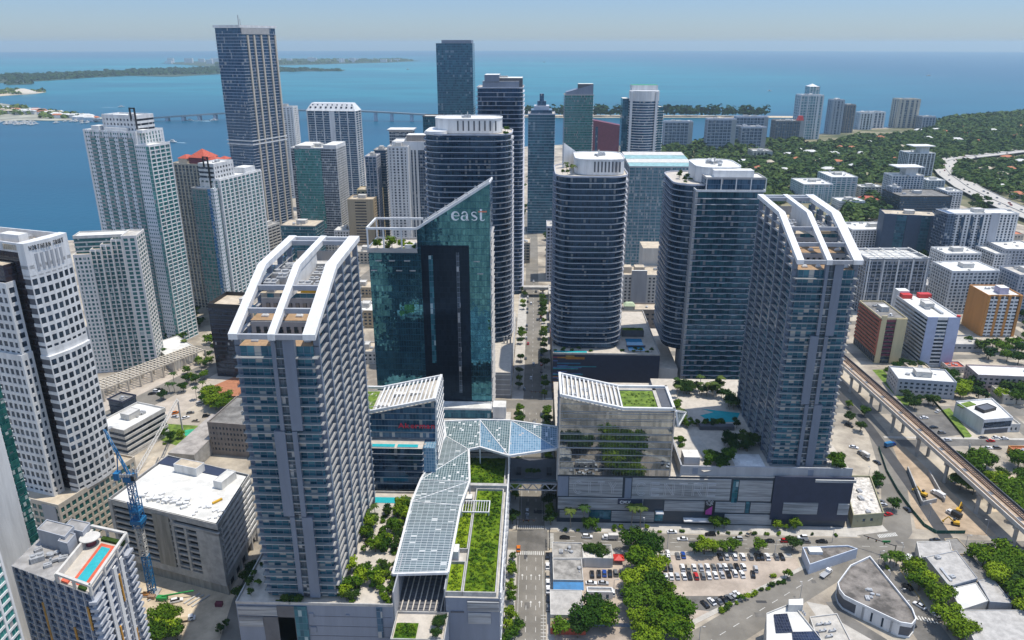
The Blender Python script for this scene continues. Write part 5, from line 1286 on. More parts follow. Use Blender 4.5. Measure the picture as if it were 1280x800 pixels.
cx, cy = bil(.62, .8); b = MB(); b.cyl(cx, cy, zp+3.2, zp+3.5, 3.6, n=20); b.build('round_canopy', M['offwhite'], r); b = MB(); b.cyl(cx, cy, zp, zp+3.2, 1.8, n=16); b.build('round_bar', M['maroon'], r)
MB().prism(bq(.70, .9, .98, .97), zp+.25, zp+1.3).build('hedge', M['leafd'], r)
unit_box(r, 'stair_house', bq(.08, .55, .44, .80), zp, zp+6.5, 'greyl', 'roofd2', .4); unit_box(r, 'stair_house', bq(.30, .78, .55, .99), zp, zp+5.2, 'greyl', 'roofd2', .4); unit_box(r, 'stair_house', bq(.38, .48, .50, .70), zp, zp+5.5, 'greyl', 'roofd2', .4)
for u, v, k, s_ in ((.2, .25, 'cooler', 4.5), (.3, .38, 'stack', 3.2), (.36, .2, 'cooler', 2.6), (.34, .46, 'stack', 2.4), (.4, .32, 'duct', 4), (.46, .4, 'cooler', 3), (.12, .42, 'cooler', 2.6)):
    share('rooftop_unit', unit_mesh(k), r, (*bil(u, v), zp+.02), R.random(), (s_, s_*.8, s_*.55))
for k in range(19):
    z = zp-3.4-k*3.1
    for a, e in (((1.0, -.0), (1.0, .16)), ((1.0, .86), (1.0, 1.0))):
        p_, q_ = bil(*a), bil(*e); MB().prism([(p_[0]-1, p_[1]-1.2), (p_[0]+1.6, p_[1]-.8), (q_[0]+1.6, q_[1]), (q_[0]-1, q_[1])], z, z+1.1).build('balcony', M['greyl'], r)
M['amber'] = plain('amber_panel', (.55, .28, .05), .6)
for v, z0, z1 in ((.62, 50, 62), (.4, 20, 44), (.75, 18, 34), (.2, 8, 30)):
    p_, q_ = bil(1, v), bil(1, v+.03); MB().prism([(p_[0]+.45, p_[1]), (q_[0]+.45, q_[1]), (q_[0], q_[1]), (p_[0], p_[1])], z0, z1).build('colour_strip', M['amber'], r)
for v in (.30, .52, .70):
    p_, q_ = bil(1, v), bil(1, v+.07); MB().prism([(p_[0]+.42, p_[1]), (q_[0]+.42, q_[1]), (q_[0], q_[1]), (p_[0], p_[1])], 0, zp-1).build('white_pier', M['white'], r)
for u, z0, z1 in ((.9, 52, 62), (.66, 30, 50), (.3, 38, 56), (.55, 6, 22)):
    p_, q_ = bil(u, 0), bil(u+.025, 0); MB().prism([(p_[0], p_[1]-.45), (q_[0], q_[1]-.45), q_, p_], z0, z1).build('colour_strip', M['amber'], r)
# ------------------------------------------------------------------ two white-and-green towers at the left edge
V1 = (-214.3, 243.0)
GL['greenw'] = glass('wall_with_green_windows', (.66, .67, .67), (.74, .75, .75), 30, 3.3, (.02, .25, .20), .0, .0, bl=0, rough=.6, spec=.3, tilt=0)
r = thing('apartment_tower', 'white apartment tower with a green window strip at the left edge behind the pool roof', 'tower', (*V1, 0))
ed = orect(V1, -17, -26, 0, 0, 22)
tower('', '', ed, 135, 0, fh=3.25, wall='white', gl='green', t=.4, n=3, root=r, out=.0, pier=(3, .5, .05), edges=(0,))
MB().prism(orect(V1, -17, -.6, .6, .25, 17.2), 0, 134.5).build('white_wall', M['white'], r)
b = MB()
for k in range(40): b.prism(orect(V1, -17, -.2, 17.6, .2, 21.4), k*3.25+.5, k*3.25+2.9)
b.build('window_strip', GL['panegreen'], r)
b = MB()
for k in range(40): b.prism(orect(V1, -17, -12, -1.4, -5, .2), k*3.25, k*3.25+.3); b.prism(orect(V1, -17, -12, -1.45, -5, -1.3), k*3.25+.3, k*3.25+1.2)
b.build('balcony_stack', M['slab'], r)
b = MB()
for k in range(40): b.prism(orect(V1, -17, -3.6, -.25, -2.2, .2), k*3.25+.8, k*3.25+2.5); b.prism(orect(V1, -17, -1.4, -.25, -.7, .2), k*3.25+.8, k*3.25+2.5)
b.build('small_window', GL['panegreen'], r)
d = ray(24, 752); t_ = 196/d[1]; V2 = (d[0]*t_-1.8, 172.)
r = thing('apartment_tower', 'white curved apartment tower with broad green windows in the bottom left corner', 'tower', (*V2, 0))
cv = [(V2[0]-30+30*sin(radians(a)), V2[1]-2-14*cos(radians(a))+10) for a in range(-90, 91, 15)]
cv = ccw(cv+[(V2[0], V2[1]+24), (V2[0]-60, V2[1]+24)])
tower('', '', cv, 150, 0, fh=3.3, wall='white', gl='green', t=.9, n=3, root=r, out=.0, pier=(4.6, .9, .1), rec=.3)
b = MB()
for k in range(44): b.prism([(V2[0]-2.5, V2[1]+1), (V2[0]+1.6, V2[1]+4), (V2[0]+1.6, V2[1]+8), (V2[0]-.2, V2[1]+8)], k*3.3, k*3.3+.3); b.prism([(V2[0]+1.5, V2[1]+4), (V2[0]+1.65, V2[1]+4), (V2[0]+1.65, V2[1]+8), (V2[0]+1.5, V2[1]+8)], k*3.3+.3, k*3.3+1.2)
b.build('balcony_stack', M['slab'], r)
# ------------------------------------------------------------------ tower crane
cb = P(191, 742)
r = thing('tower_crane', 'blue tower crane with a white middle section standing on the construction site', 'crane', (*cb, 0))
def lattice(b, x, y, z0, z1, w_, step):
    h = w_/2
    for sx in (-1, 1):
        for sy in (-1, 1): b.bar((x+sx*h, y+sy*h, z0), (x+sx*h, y+sy*h, z1), .32)
    z = z0; f_ = 1
    while z < z1-.1:
        e = min(z+step, z1)
        for sx, sy, ex, ey in ((-1, -1, 1, -1), (1, -1, 1, 1), (1, 1, -1, 1), (-1, 1, -1, -1)):
            b.bar((x+sx*h, y+sy*h, z if f_ > 0 else e), (x+ex*h, y+ey*h, e if f_ > 0 else z), .2); b.bar((x+sx*h, y+sy*h, z), (x+ex*h, y+ey*h, z), .2)
        z = e; f_ = -f_
b = MB(); lattice(b, *cb, .5, 22, 2.6, 2.6); b.build('lower_mast', M['bluepaint'], r)
b = MB(); lattice(b, *cb, 22, 38, 2.3, 2.3); b.build('middle_mast', M['offwhite'], r)
b = MB(); lattice(b, *cb, 38, 62, 2.5, 2.5); b.build('upper_mast', M['bluepaint'], r)
b = MB(); b.box(cb[0]-2.6, cb[1]-2.6, 40, cb[0]+2.6, cb[1]+2.6, 42); b.box(cb[0]-2.2, cb[1]-2.2, 46, cb[0]+2.2, cb[1]+2.2, 47); lattice(b, *cb, 38, 52, 4, 3.5); b.build('climbing_collar', M['bluepaint'], r)
b = MB(); b.box(cb[0]-3, cb[1]-3, 0, cb[0]+3, cb[1]+3, .8); b.build('base_block', M['conc'], r)
b = MB(); b.box(cb[0]-2.2, cb[1]-2.2, 62, cb[0]+2.2, cb[1]+2.2, 64.5); b.build('slewing_unit', M['bluepaint'], r)
b = MB(); b.box(cb[0]-6.6, cb[1]-1.6, 62.5, cb[0]-4.2, cb[1]+1.6, 66); b.build('counterweight', M['bluepaint'], r)
b = MB(); b.box(cb[0]+1.8, cb[1]-2.6, 63, cb[0]+3.4, cb[1]-.4, 65.5); b.build('cab', M['carglass'], r)
b = MB()
tip = (cb[0]-11, cb[1]+6, 84)
for s_ in (-.7, .7): b.bar((cb[0]+s_, cb[1], 64.5), (tip[0]+s_*.6, tip[1], tip[2]), .35)
for i in range(8): b.bar((cb[0]-11*i/8-.7, cb[1]+6*i/8, 64.5+19.5*i/8), (cb[0]-11*(i+1)/8+.7, cb[1]+6*(i+1)/8, 64.5+19.5*(i+1)/8), .22)
b.bar((cb[0]-5, cb[1], 66), (cb[0]-4, cb[1]+1, 77), .4); b.bar((cb[0]-4, cb[1]+1, 77), tip, .15); b.bar((cb[0]-.7, cb[1], 64.5), (cb[0]-4, cb[1]+1, 77), .3); b.build('jib', M['bluepaint'], r)
b = MB()
for i in range(5): b.cyl(cb[0]-3+i*1.2, cb[1]-1.8, 64.6, 66, .5, n=10)
b.build('winch', M['steel'], r)
b = MB(); lattice(b, cb[0]+1, cb[1]+2, 64.5, 66, 2, 1.5); b.build('guard_frame', M['grey'], r)
# white lattice jib lying against the park
r = thing('lattice_boom', 'white lattice crane boom rising over the small green park', 'crane boom', (*P(180, 600, 10), 0))
A = np.array((*P(170, 592, 39.5), 39.5)); B_ = np.array((*P(222, 500, 26), 26)); b = MB(); n_ = 22
for s_ in ((-.8, 0), (.8, 0), (0, 1.4)): b.bar(A+np.array((s_[0], 0, s_[1])), B_+np.array((s_[0], 0, s_[1])), .3)
for i in range(n_):
    p_, q_ = A+(B_-A)*i/n_, A+(B_-A)*(i+1)/n_
    b.bar(p_+np.array((-.8, 0, 0)), q_+np.array((.8, 0, 0)), .18); b.bar(p_+np.array((.8, 0, 0)), q_+np.array((0, 0, 1.4)), .18); b.bar(p_+np.array((-.8, 0, 0)), q_+np.array((0, 0, 1.4)), .18)
b.build('boom', M['offwhite'], r)
MB().bar(B_, (B_[0], B_[1], 0), .8).build('prop', M['offwhite'], r)
# ================================================================== middle distance, centre
def sq(name, label, side, corner, z=None, base=None, l=None, r=None, th=0, w=None, d=None, cat='tower', **kw):
    p, zz = block(side, corner, z, base, l, r, th, w, d)
    return tower(name, label, p, zz, cat=cat, **kw), p, zz
GL['farteal'] = glass('glass_far_teal', (.02, .12, .15), (.10, .28, .30), 8, 3.6, (.5, .52, .52), .2, .2, bl=.02)
GL['far_navy'] = glass('glass_far_navy', (.010, .02, .04), (.05, .075, .115), 3.2, 3.4, (.16, .18, .22), .14, .14, bl=.06)
r, p, z = sq('apartment_tower', 'green glass and grey apartment tower right of the tallest blue skyscraper', 'L', (420, 186), z=118, l=363, r=432, th=-4, fh=3.2, wall='white', gl='apt', t=.5, out=.2, pier=(4.2, .8, .3), n=6, roof='roofw', edges=(1,))
a, e = p[0], p[1]; g0, g1 = mixp(a, e, .08), mixp(a, e, .66)
MB().prism([(g0[0], g0[1]-.5), (g1[0], g1[1]-.5), (g1[0], g1[1]+.1), (g0[0], g0[1]+.1)], 14, z-1).build('green_glazing', GL['green'], r)
unit_box(r, 'roof_block', [mixp(p[0], p[1], .72), p[1], p[2], mixp(p[3], p[2], .72)], z, z+4.5, 'white'); unit_box(r, 'roof_block', [mixp(p[0], p[1], .1), mixp(p[0], p[1], .45), mixp(p[3], p[2], .45), mixp(p[3], p[2], .1)], z, z+3.5, 'offwhite')
r, p, z = sq('apartment_tower', 'white framed tower with a pierced white crown before the bay', 'L', (444, 139), z=150, l=383, r=451, th=-6, fh=3.3, wall='white', gl='blue', t=.5, out=.1, pier=(13, 1.4, .25), n=0, par=0)
MB().prism([mixp(p[0], p[1], .46), mixp(p[0], p[1], .57), mixp(p[3], p[2], .57), mixp(p[3], p[2], .46)], 0, z).build('centre_pier', M['white'], r)
MB().hip(offset(p, .6), z, 11, 0, 7).build('crown', M['white'], r)
b = MB()
for i in range(9):
    x, y = mixp(p[0], p[1], .08+i*.105); b.prism(orect((x, y), -6, -1.2, 1.6, 1.4, 3.2), z+3.0, z+6.2)
for i in range(9):
    x, y = mixp(p[0], p[1], .12+i*.1); b.prism(orect((x, y), -6, -.9, 4.2, .9, 5.4), z+7, z+9.3)
b.build('crown_opening', M['dgrey'], r)
sq('apartment_tower', 'slim white tower peeping out right of the tallest blue skyscraper', 'L', (366, 134), z=148, l=340, r=372, th=-6, fh=3.3, wall='white', gl='apt', t=1.6, pier=(6, 2.5, .1), n=3)
r, p, z = sq('bank_building', 'white office tower with five dark vertical stripes behind the hotel roof garden', 'R', (490, 178), z=134, l=481, r=531, th=0, fh=3.6, d=34, wall='white', gl='far_navy', t=.2, pier=None, n=4, roof='roofw')
MB().prism(rect(p[0][0]-.3, p[0][1]-.5, p[1][0]+.3, p[0][1]+.2), z-9, z+1).build('top_band', M['white'], r)
W_ = p[1][0]-p[0][0]
for u0, u1 in ((.20, .44), (.50, .56), (.61, .66), (.71, .78)): MB().prism(rect(p[0][0]+W_*u0, p[0][1]-.6, p[0][0]+W_*u1, p[0][1]+.2), 0, z-9).build('white_pier', M['white'], r)
unit_box(r, 'penthouse', rect(p[0][0]+W_*.42, p[0][1]+6, p[1][0]+3, p[0][1]+26), z, z+8, 'tan2')
sq('apartment_tower', 'white stepped tower with a grey roof box left of the striped white office', 'R', (484, 184), z=130, l=478, r=505, w=24, d=20, fh=3.4, wall='white', gl='apt', t=1.2, pier=(5, 2.4, .1), n=2)
r, p, z = sq('apartment_tower', 'pale tower top with a grey flat canopy behind the striped white office', 'R', (486, 164), z=142, l=484, r=515, d=22, fh=3.6, wall='offwhite', gl='apt', t=.9, n=0); unit_box(r, 'roof_canopy', offset(p, 2), z+1, z+2.2, 'grey')
sq('office_tower', 'green glass tower top right of the striped white office, before the bridge', 'R', (528, 146), z=150, l=520, r=552, d=30, fh=3.6, wall='dgrey', gl='teal', t=.25, n=0)
r, p, z = sq('apartment_tower', 'bluish glass tower with a curved white roof, just right of the pierced white crown', 'R', (456, 196), z=112, l=455, r=470, d=26, fh=3.3, wall='slabd', gl='blue', t=.4, out=.3, pier=(5, .6, .3), n=3)
sq('apartment_tower', 'slim bluish glass tower with white roof left of the white stepped tower', 'R', (467, 188), z=115, l=466, r=482, d=26, fh=3.3, wall='slab', gl='blue', t=.35, out=.4, n=5, big=4)
r, p, z = sq('office_building', 'tan stone office with a tall central slit left of the hotel roof garden', 'R', (434, 250), z=62, l=432, r=466, d=30, fh=3.6, wall='tan', gl='brown', t=2.2, pier=(30, 9, .1), n=4, roof='rooft')
sq('office_building', 'yellowish banded office block behind the tan stone office', 'R', (446, 238), z=66, l=444, r=476, d=25, fh=3.6, wall='cream', gl='pane', t=1.5, pier=(5, 1.2, .1), n=5, roof='rooft')
r, p, z = sq('office_building', 'low green mirror glass office with a beige roof left of the tan office', 'L', (394, 283), z=46, l=350, r=405, th=-4, fh=3.8, wall='steel', gl='teal', t=.18, n=4, roof='rooft', par=.6)
for i, (x, y, z_, w_, d_, m, lab) in enumerate(((352, 345, 12, 34, 26, 'offwhite', 'low white flat roofed block behind the nearest slab tower'), (455, 330, 14, 26, 30, 'beige', 'low beige block between the nearest slab tower and the hotel'), (452, 372, 10, 22, 24, 'tan', 'low tan building with yellow stripes left of the hotel foot'), (408, 322, 18, 30, 20, 'offwhite', 'small white building below the green mirror glass office'), (430, 310, 22, 22, 22, 'white', 'small white block left of the tan office foot'), (455, 410, 16, 24, 30, 'tan', 'tan balconied building squeezed between the slab tower and the hotel'), (455, 455, 10, 22, 22, 'offwhite', 'small white building squeezed left of the hotel base'), (466, 300, 20, 30, 25, 'cream', 'cream low block at the left side of the hotel'))):
    C = P(x, y); tower('low_building', lab, rect(C[0]-w_/2, C[1], C[0]+w_/2, C[1]+d_), z_, fh=3.4, wall=m, gl='pane', t=1.4, pier=(4, 1.6, .05), n=5, big=2.4, roof=R.choice(('roofw', 'rooft', 'roofg')), cat='building')
# tall dark tower at the end of the street, and its neighbours
q = rrect(-57, 752, -13.2, 800, 5)
r = tower('skyscraper', 'tall dark blue tower with stepped grey top, left of the main street', q, 205, 0, fh=4.0, wall='slabd', gl='navy', t=.34, out=1.2, rec=.2, indiv=True, par=1, n=0)
unit_box(r, 'roof_block', rect(-52, 758, -17, 792), 205, 211, 'bluegrey'); unit_box(r, 'roof_block', rect(-50, 757, -36, 785), 211, 217, 'bluegrey'); unit_box(r, 'roof_block', rect(-37, 760, -14, 790), 205, 214, 'dgrey'); clutter(r, rect(-48, 760, -18, 790), 211, 5)
d = ray(545, 70); yf = 1350; x0 = d[0]/d[1]*yf; d = ray(591, 70); x1 = d[0]/d[1]*yf
zf = zat(54, x0, yf)
GL['tealfar'] = glass('glass_teal_far', (.012, .06, .09), (.05, .17, .21), 3., 3.9, (.05, .10, .13), .08, .16, bl=.04, blind=(.2, .26, .28))
r = tower('skyscraper', 'teal glass skyscraper standing alone against the bay, centre left', rect(x0, yf, x1, yf+45), zf, 0, fh=3.9, wall='bluegrey', gl='tealfar', t=.2, n=0, roof='grey', par=0)
MB().ring(rect(x0+10, yf-.3, x1-2, yf+40), .6, zf, zf+5).build('roof_screen', M['bluegrey'], r); clutter(r, rect(x0+12, yf+5, x1-4, yf+35), zf, 5, big=5, house=False)
r, p, z = sq('office_tower', 'dark glass office with a stepped pyramid top at the far end of the street', 'R', (660, 143), z=158, l=658, r=694, d=40, fh=3.7, wall='slabd', gl='tealfar', t=.3, n=0, par=1)
for k, (i_, h_) in enumerate(((4, 5), (8, 5), (12, 6), (15, 9))): MB().prism(offset(p, -i_), z+sum(v for _, v in ((4, 5), (8, 5), (12, 6), (15, 9))[:k]), z+sum(v for _, v in ((4, 5), (8, 5), (12, 6), (15, 9))[:k+1])).build('step', [GL['blue'], M['slabd']][k == 1], r)
r, p, z = sq('apartment_tower', 'green glass balconied tower with a slanted dark roof box, right of the stepped pyramid top', 'R', (706, 119), z=172, l=703, r=742, d=36, fh=4.0, wall='slab', gl='green', t=.3, out=.9, n=0, par=1)
b = MB(); q = [(p[0][0]+2, p[0][1]+4), (p[1][0]-1, p[0][1]+4), (p[1][0]-1, p[2][1]-4), (p[0][0]+2, p[2][1]-4)]; b.prism(q, z, [z+4, z+15, z+15, z+4]); b.build('roof_box', M['bluegrey'], r); unit_box(r, 'roof_box', rect(p[0][0]+20, p[0][1]+5, p[1][0]-.5, p[0][1]+24), z, z+16, 'dgrey')
C = P(742, 153, 100); b = MB(); d = ray(782, 165); x1 = d[0]/d[1]*C[1]
r = thing('apartment_tower', 'purple walled tower with a sloping roofline behind the white crowns', 'tower', (*C, 0))
b.prism(rect(C[0], C[1], x1, C[1]+30), 0, [104, 92, 92, 104]); b.build('wall', M['maroon'], r); MB().box(C[0]+4, C[1]-.4, 30, C[0]+9, C[1]+.2, 92).build('window_strip', GL['blue'], r); unit_box(r, 'white_wing', rect(x1, C[1]+2, x1+14, C[1]+26), 0, 82, 'white')
for k in range(20): MB().box(x1-.2, C[1]+1.6, 4+k*3.9, x1+14.2, C[1]+2, 5.6+k*3.9).build('window_band', GL['dark'], r)
# curved white-and-blue tower
C = P(800, 118, 178); y_ = C[1]; X_ = lambda px: ray(px, 150)[0]/ray(px, 150)[1]*y_
r = thing('apartment_tower', 'tall white and blue curved tower with a scooped white top, right of centre', 'tower', (*C, 0)); xa_, xb_ = X_(786), X_(822)
q = ccw([(xa_+(xb_-xa_)*i/10, y_-9*sin(pi*i/10)) for i in range(11)]+[(xb_, y_+34), (xa_, y_+34)])
tower('', '', q, 170, 0, fh=3.6, wall='white', gl='blue', t=.9, out=.4, n=0, root=r, par=0); wl = q[:]
b = MB(); b.prism(offset(ccw([(xa_+(xb_-xa_)*i/10, y_-9*sin(pi*i/10)) for i in range(11)]+[(xb_, y_+10), (xa_, y_+10)]), .3), 170, [176+12*(i/10) for i in range(11)]+[190, 190] if False else 183); b.build('top_screen', M['white'], r)
unit_box(r, 'roof_block', rect(xa_+3, y_+8, xb_-1, y_+30), 170, 190, 'white', 'green'); unit_box(r, 'side_wing', rect(X_(778), y_+8, xa_, y_+32), 0, 172, GL['tealfar']); unit_box(r, 'side_wing', rect(xb_, y_+4, X_(829), y_+30), 0, 160, GL['teal'], lip=1)
for x in (xa_+1.5, xb_-4): MB().box(x-1.2, y_-5.5, 0, x+2, y_-2, 182).build('white_pier', M['white'], r)
b = MB()
for k in range(44): b.box(xb_-.2, y_+3, k*3.6, X_(829)+1, y_+30.5, k*3.6+.5)
b.build('balcony_slab', M['white'], r)
GL['teal3'] = glass('glass_pale_teal', (.03, .12, .15), (.14, .28, .31), 1.8, 3.5, (.22, .27, .29), .10, .16, bl=.14, blind=(.4, .43, .42))
r, p, z = sq('office_tower', 'broad teal glass block with a striped sloping roof behind the dark rounded towers', 'R', (787, 209), z=122, l=782, r=868, d=80, fh=3.5, wall='grey', gl='teal3', t=.5, pier=(6, .5, .1), n=0)
for k in range(4):
    a0, a1 = k/4, (k+1)/4; q = [mixp(p[0], p[3], a0), mixp(p[1], p[2], a0), mixp(p[1], p[2], a1), mixp(p[0], p[3], a1)]
    MB().prism(ccw(q), z, [z+1+k*1.2, z+1+k*1.2, z+2+k*1.2, z+2+k*1.2]).build('roof_band', M['offwhite'] if k % 2 else plain('pale_teal_roof', (.25, .42, .42), .6), r)
C = P(797, 402); r = tower('apartment_block', 'grey and beige apartment block between the two dark rounded towers', rect(C[0]-22, C[1], C[0]+40, C[1]+30), zat(345, *C), fh=3.2, wall='offwhite', gl='pane', t=1.5, pier=(3.6, 1.9, .1), n=5, roof='rooft', cat='building', house=False)
unit_box(r, 'centre_bay', rect(C[0]-8, C[1]-1, C[0]+6, C[1]+1), 0, zat(338, *C), 'grey'); unit_box(r, 'upper_block', rect(C[0]+6, C[1]+34, C[0]+44, C[1]+60), 0, 62, 'offwhite', 'rooft')
for x in (-16, -4): unit_box(r, 'roof_house', rect(C[0]+x, C[1]+10, C[0]+x+9, C[1]+19), 40, 50, 'beige', 'rooft')
C = P(797, 423); r = tower('low_building', 'small grey building with two pale green hipped roof pavilions behind the blue pool', rect(C[0]-14, C[1], C[0]+24, C[1]+18), 26, fh=4.5, wall='tan2', gl='pane', t=2.6, pier=(4.5, 2.4, .1), n=2, roof='rooft', cat='building', house=False)
for x in (-13, -9): 
    q = rect(C[0]+x, C[1]+(0 if x < -10 else -8), C[0]+x+9, C[1]+(8 if x < -10 else 0)); MB().prism(q, 0, 30 if x < -10 else 22).build('pavilion', M['offwhite'], r); MB().hip(offset(q, .5), 30 if x < -10 else 22, 2, 0, 2).build('pavilion_roof', plain('pale_green_roof', (.42, .5, .32), .7), r)
# low things lining the street
for i, (x0, y0, w_, d_, h_, m, rf, lab) in enumerate(((14, 612, 26, 18, 7, 'red', 'tile', 'low orange tiled shop right of the street beyond the striped podium'), (14, 640, 22, 26, 8, 'offwhite', 'roofw', 'low white shop right of the street before the street bridge'), (14, 672, 30, 26, 9, 'tan', 'rooft', 'low tan shop beside the street trees'), (-40, 850, 22, 30, 30, 'tan2', 'roofg', 'grey banded office left of the street in the distance'), (-16, 870, 10, 24, 24, 'beige', 'rooft', 'beige office beside the far end of the street'), (12, 800, 20, 30, 60, 'slabd', 'roofg', 'slim grey blue tower at the right side of the far street'), (14, 720, 24, 30, 10, 'offwhite', 'roofg', 'low pale building right of the far street'))):
    tower('shop_building' if h_ < 12 else 'office_building', lab, rect(x0, y0, x0+w_, y0+d_), h_, fh=3.6, wall=m, gl='pane', t=1.2, pier=(4, 1, .05), n=3, roof=rf, cat='building', house=False)
r = thing('overpass', 'pale overpass bridge crossing the main street in the distance', 'bridge', (0, 745, 6)); MB().box(-12, 742, 8, 40, 752, 9.6).build('deck', M['walk'], r)
for x in (-10, 8, 30): MB().box(x-.8, 744, 0, x+.8, 750, 8).build('pier', M['conc'], r)
MB().box(-12, 741.8, 9.6, 40, 742.1, 10.7).build('barrier', M['conc'], r)
# ================================================================== right side
GL['bal'] = glass('glass_balcony_dark', (.010, .014, .022), (.055, .07, .09), 2.2, 3.1, (.10, .11, .13), .1, .08, bl=.10, blind=(.28, .26, .24))
r, p, z = sq('apartment_building', 'red and yellow striped apartment building next to the elevated railway', 'R', (1097, 399), base=(1092, 454), l=1075, r=1134, fh=3.2, wall='cream', gl='pane', t=.1, n=5, roof='roofd', cat='building', d=44)
x0, y0, x1, y1 = p[0][0], p[0][1], p[1][0], p[2][1]
b = MB()
for k in range(10): b.box(x0-.5, y0+.5, 7+k*3.2, x0+.2, y1-.5, 8.7+k*3.2)
b.build('red_band', M['red'], r); b = MB()
for k in range(10): b.box(x0+4.5, y0-.6, 7+k*3.2, x0+11.5, y0+.1, 8.5+k*3.2)
b.build('red_balcony', M['maroon'], r)
for a, e, z0 in ((0, 4.2, 0), (11.8, x1-x0, 0)): MB().box(x0+a, y0-.7, z0, x0+e, y0+.1, z+(3 if a == 0 else .6)).build('yellow_pier', M['cream'], r)
MB().box(x0-.6, y0-.8, z-1, x0+.4, y0+1, z).build('red_corner', M['red'], r); MB().box(x0-.62, y0-.65, 7, x0+.1, y0+1.4, z).build('red_corner', M['red'], r)
b = MB()
for k in range(12): b.box(x0-.35, y0+2+k*3.5, 1, x0+.3, y0+3.9+k*3.5, 6)
b.build('ground_opening', M['dgrey'], r)
r, p, z = sq('apartment_building', 'white and pale blue slab block with red roof corners, right of the striped building', 'R', (1150, 398), base=(1148, 458), l=1120, r=1200, fh=3.2, wall='white', gl='dark', t=1.35, pier=None, n=2, roof='roofw', cat='building')
x0, y0, x1, y1 = p[0][0], p[0][1], p[1][0], p[2][1]
pb = plain('pale_blue_wall', (.42, .47, .62), .7, var=.08)
for a, e in ((0, .30), (.64, 1)): MB().box(x0+(x1-x0)*a-.2, y0-.5, 0, x0+(x1-x0)*e+.2, y0+.3, z+1.2).build('blue_wall', pb, r)
for q in (rect(x0+2, y1-8, x0+10, y1-1), rect(x0+17, y1-6, x0+27, y1)): unit_box(r, 'red_roof_house', q, z, z+3.5, 'redpaint', 'redpaint')
unit_box(r, 'roof_house', rect(x0+1, y1-2, x0+10, y1+6), 0, z+5, 'white'); MB().box(x0+15, y0+10, z, x0+17, y1-12, z+1.5).build('roof_duct', M['unit'], r); MB().cyl(x1-1, y0+1, z, z+2.4, 1.5).build('roof_tank', M['redpaint'], r)
r, p, z = sq('apartment_building', 'orange apartment building with three white balcony bays at the right edge', 'R', (1228, 370), base=(1224, 420), l=1212, r=1278, fh=3.1, wall='orange', gl='pane', t=.1, n=3, roof='roofw', cat='building', house=False)
x0, y0, x1, y1 = p[0][0], p[0][1], p[1][0], p[2][1]; W_ = x1-x0
MB().box(x0-.2, y0, 0, x0+.3, y1, z+.9).build('orange_wall', M['orange'], r)
for a in (.0, .30, .60, .93): MB().box(x0+W_*a-.1, y0-.9, 0, x0+W_*(a+.07)+.1, y0+.3, z+1).build('orange_pier', M['orange'], r)
for a in (.07, .37, .67):
    b = MB()
    for k in range(11): b.box(x0+W_*a, y0-.6, 1+k*3.2, x0+W_*(a+.23), y0+.1, 2.7+k*3.2)
    b.box(x0+W_*(a+.1), y0-.65, 0, x0+W_*(a+.13), y0, z); b.build('balcony_bay', M['white'], r)
unit_box(r, 'roof_house', rect(x0+W_*.42, y0+5, x0+W_*.68, y0+14), z, z+6, plain('lilac_wall', (.42, .40, .52), .7))
C = P(1145, 392); d = ray(1066, 330); 
r = tower('apartment_building', 'big white gridded apartment block behind the right slab tower', orect(C, 3, -56, 0, 4, 40), zat(326, *C), fh=3.2, wall='greyl', gl='bal', t=.5, pier=(5.2, .8, .1), n=0, roof='roofw', cat='building', par=2.5)
b = MB(); pq = orect(C, 3, -56, 0, 4, 40); zz = zat(326, *C)
for i in range(5): b.bar((*mixp(pq[0], pq[1], i/4*.96+.02), zz+2.6), (*mixp(pq[3], pq[2], i/4*.96+.02), zz+2.6), 1.2, .6)
for k in (.1, .5, .9): b.bar((*mixp(pq[0], pq[3], k), zz+2.6), (*mixp(pq[1], pq[2], k), zz+2.6), 1.2, .6)
b.build('roof_pergola', M['offwhite'], r); b = MB()
for i in range(5):
    a = mixp(pq[0], pq[1], .04+i*.23); b.obox(a[0], a[1]-.3, 0, zz+1, 1.3, 1.0, 3)
for k in range(5): 
    for s_ in (0, 1): b.bar((*mixp(pq[0], pq[1], 0), 10+k*11), (*mixp(pq[0], pq[1], 1), 10+k*11), 1.0, .9)
b.build('white_grid', M['white'], r)
M['navyb'] = plain('slate_blue_wall', (.045, .075, .13), .6, var=.1)
C = P(1135, 320); zz = zat(270, *C); pq = orect(C, -12, -34, 0, 26, 30)
r = tower('office_tower', 'dark blue block with two recessed glazed bays, in the middle of the right side', pq, zz, fh=3.4, wall='navyb', gl='tealfar', t=.25, n=5, roof='rooft', cat='building')
for a, e in ((0, .22), (.42, .68), (.86, 1)): q0, q1 = mixp(pq[0], pq[1], a), mixp(pq[0], pq[1], e); MB().prism([(q0[0], q0[1]-1.2), (q1[0], q1[1]-1.2), (q1[0], q1[1]+.3), (q0[0], q0[1]+.3)], 0, zz+1.3).build('blue_wall', M['navyb'], r)
for e0 in ((pq[0], pq[3]), (pq[1], pq[2])): 
    s_ = -.4 if e0[0] == pq[0] else .4; MB().prism(ccw([(e0[0][0]+s_, e0[0][1]), e0[0], e0[1], (e0[1][0]+s_, e0[1][1])]), 0, zz+1.2).build('blue_wall', M['navyb'], r)
C = P(1172, 334); zz = zat(268, *C)
r = tower('apartment_tower', 'tall white apartment block with many small windows and a dark left side, upper right', orect(C, 3, 0, 0, 82, 26), zz, fh=3.1, wall='white', gl='bal', t=.8, pier=(4.4, 1.9, .08), n=6, roof='roofw', edges=(0, 1))
MB().prism(orect(C, 3, -.5, -1, 9, 26), 0, zz+.6).build('dark_side', GL['far_navy'], r); MB().prism(orect(C, 3, 50, -.6, 60, .3), 0, zz+1.4).build('blank_wall', M['greyl'], r)
for u in (16, 27, 38): MB().prism(orect(C, 3, u, -.5, u+3.6, .3), 12, zz-3).build('dark_bay', GL['navy'], r)
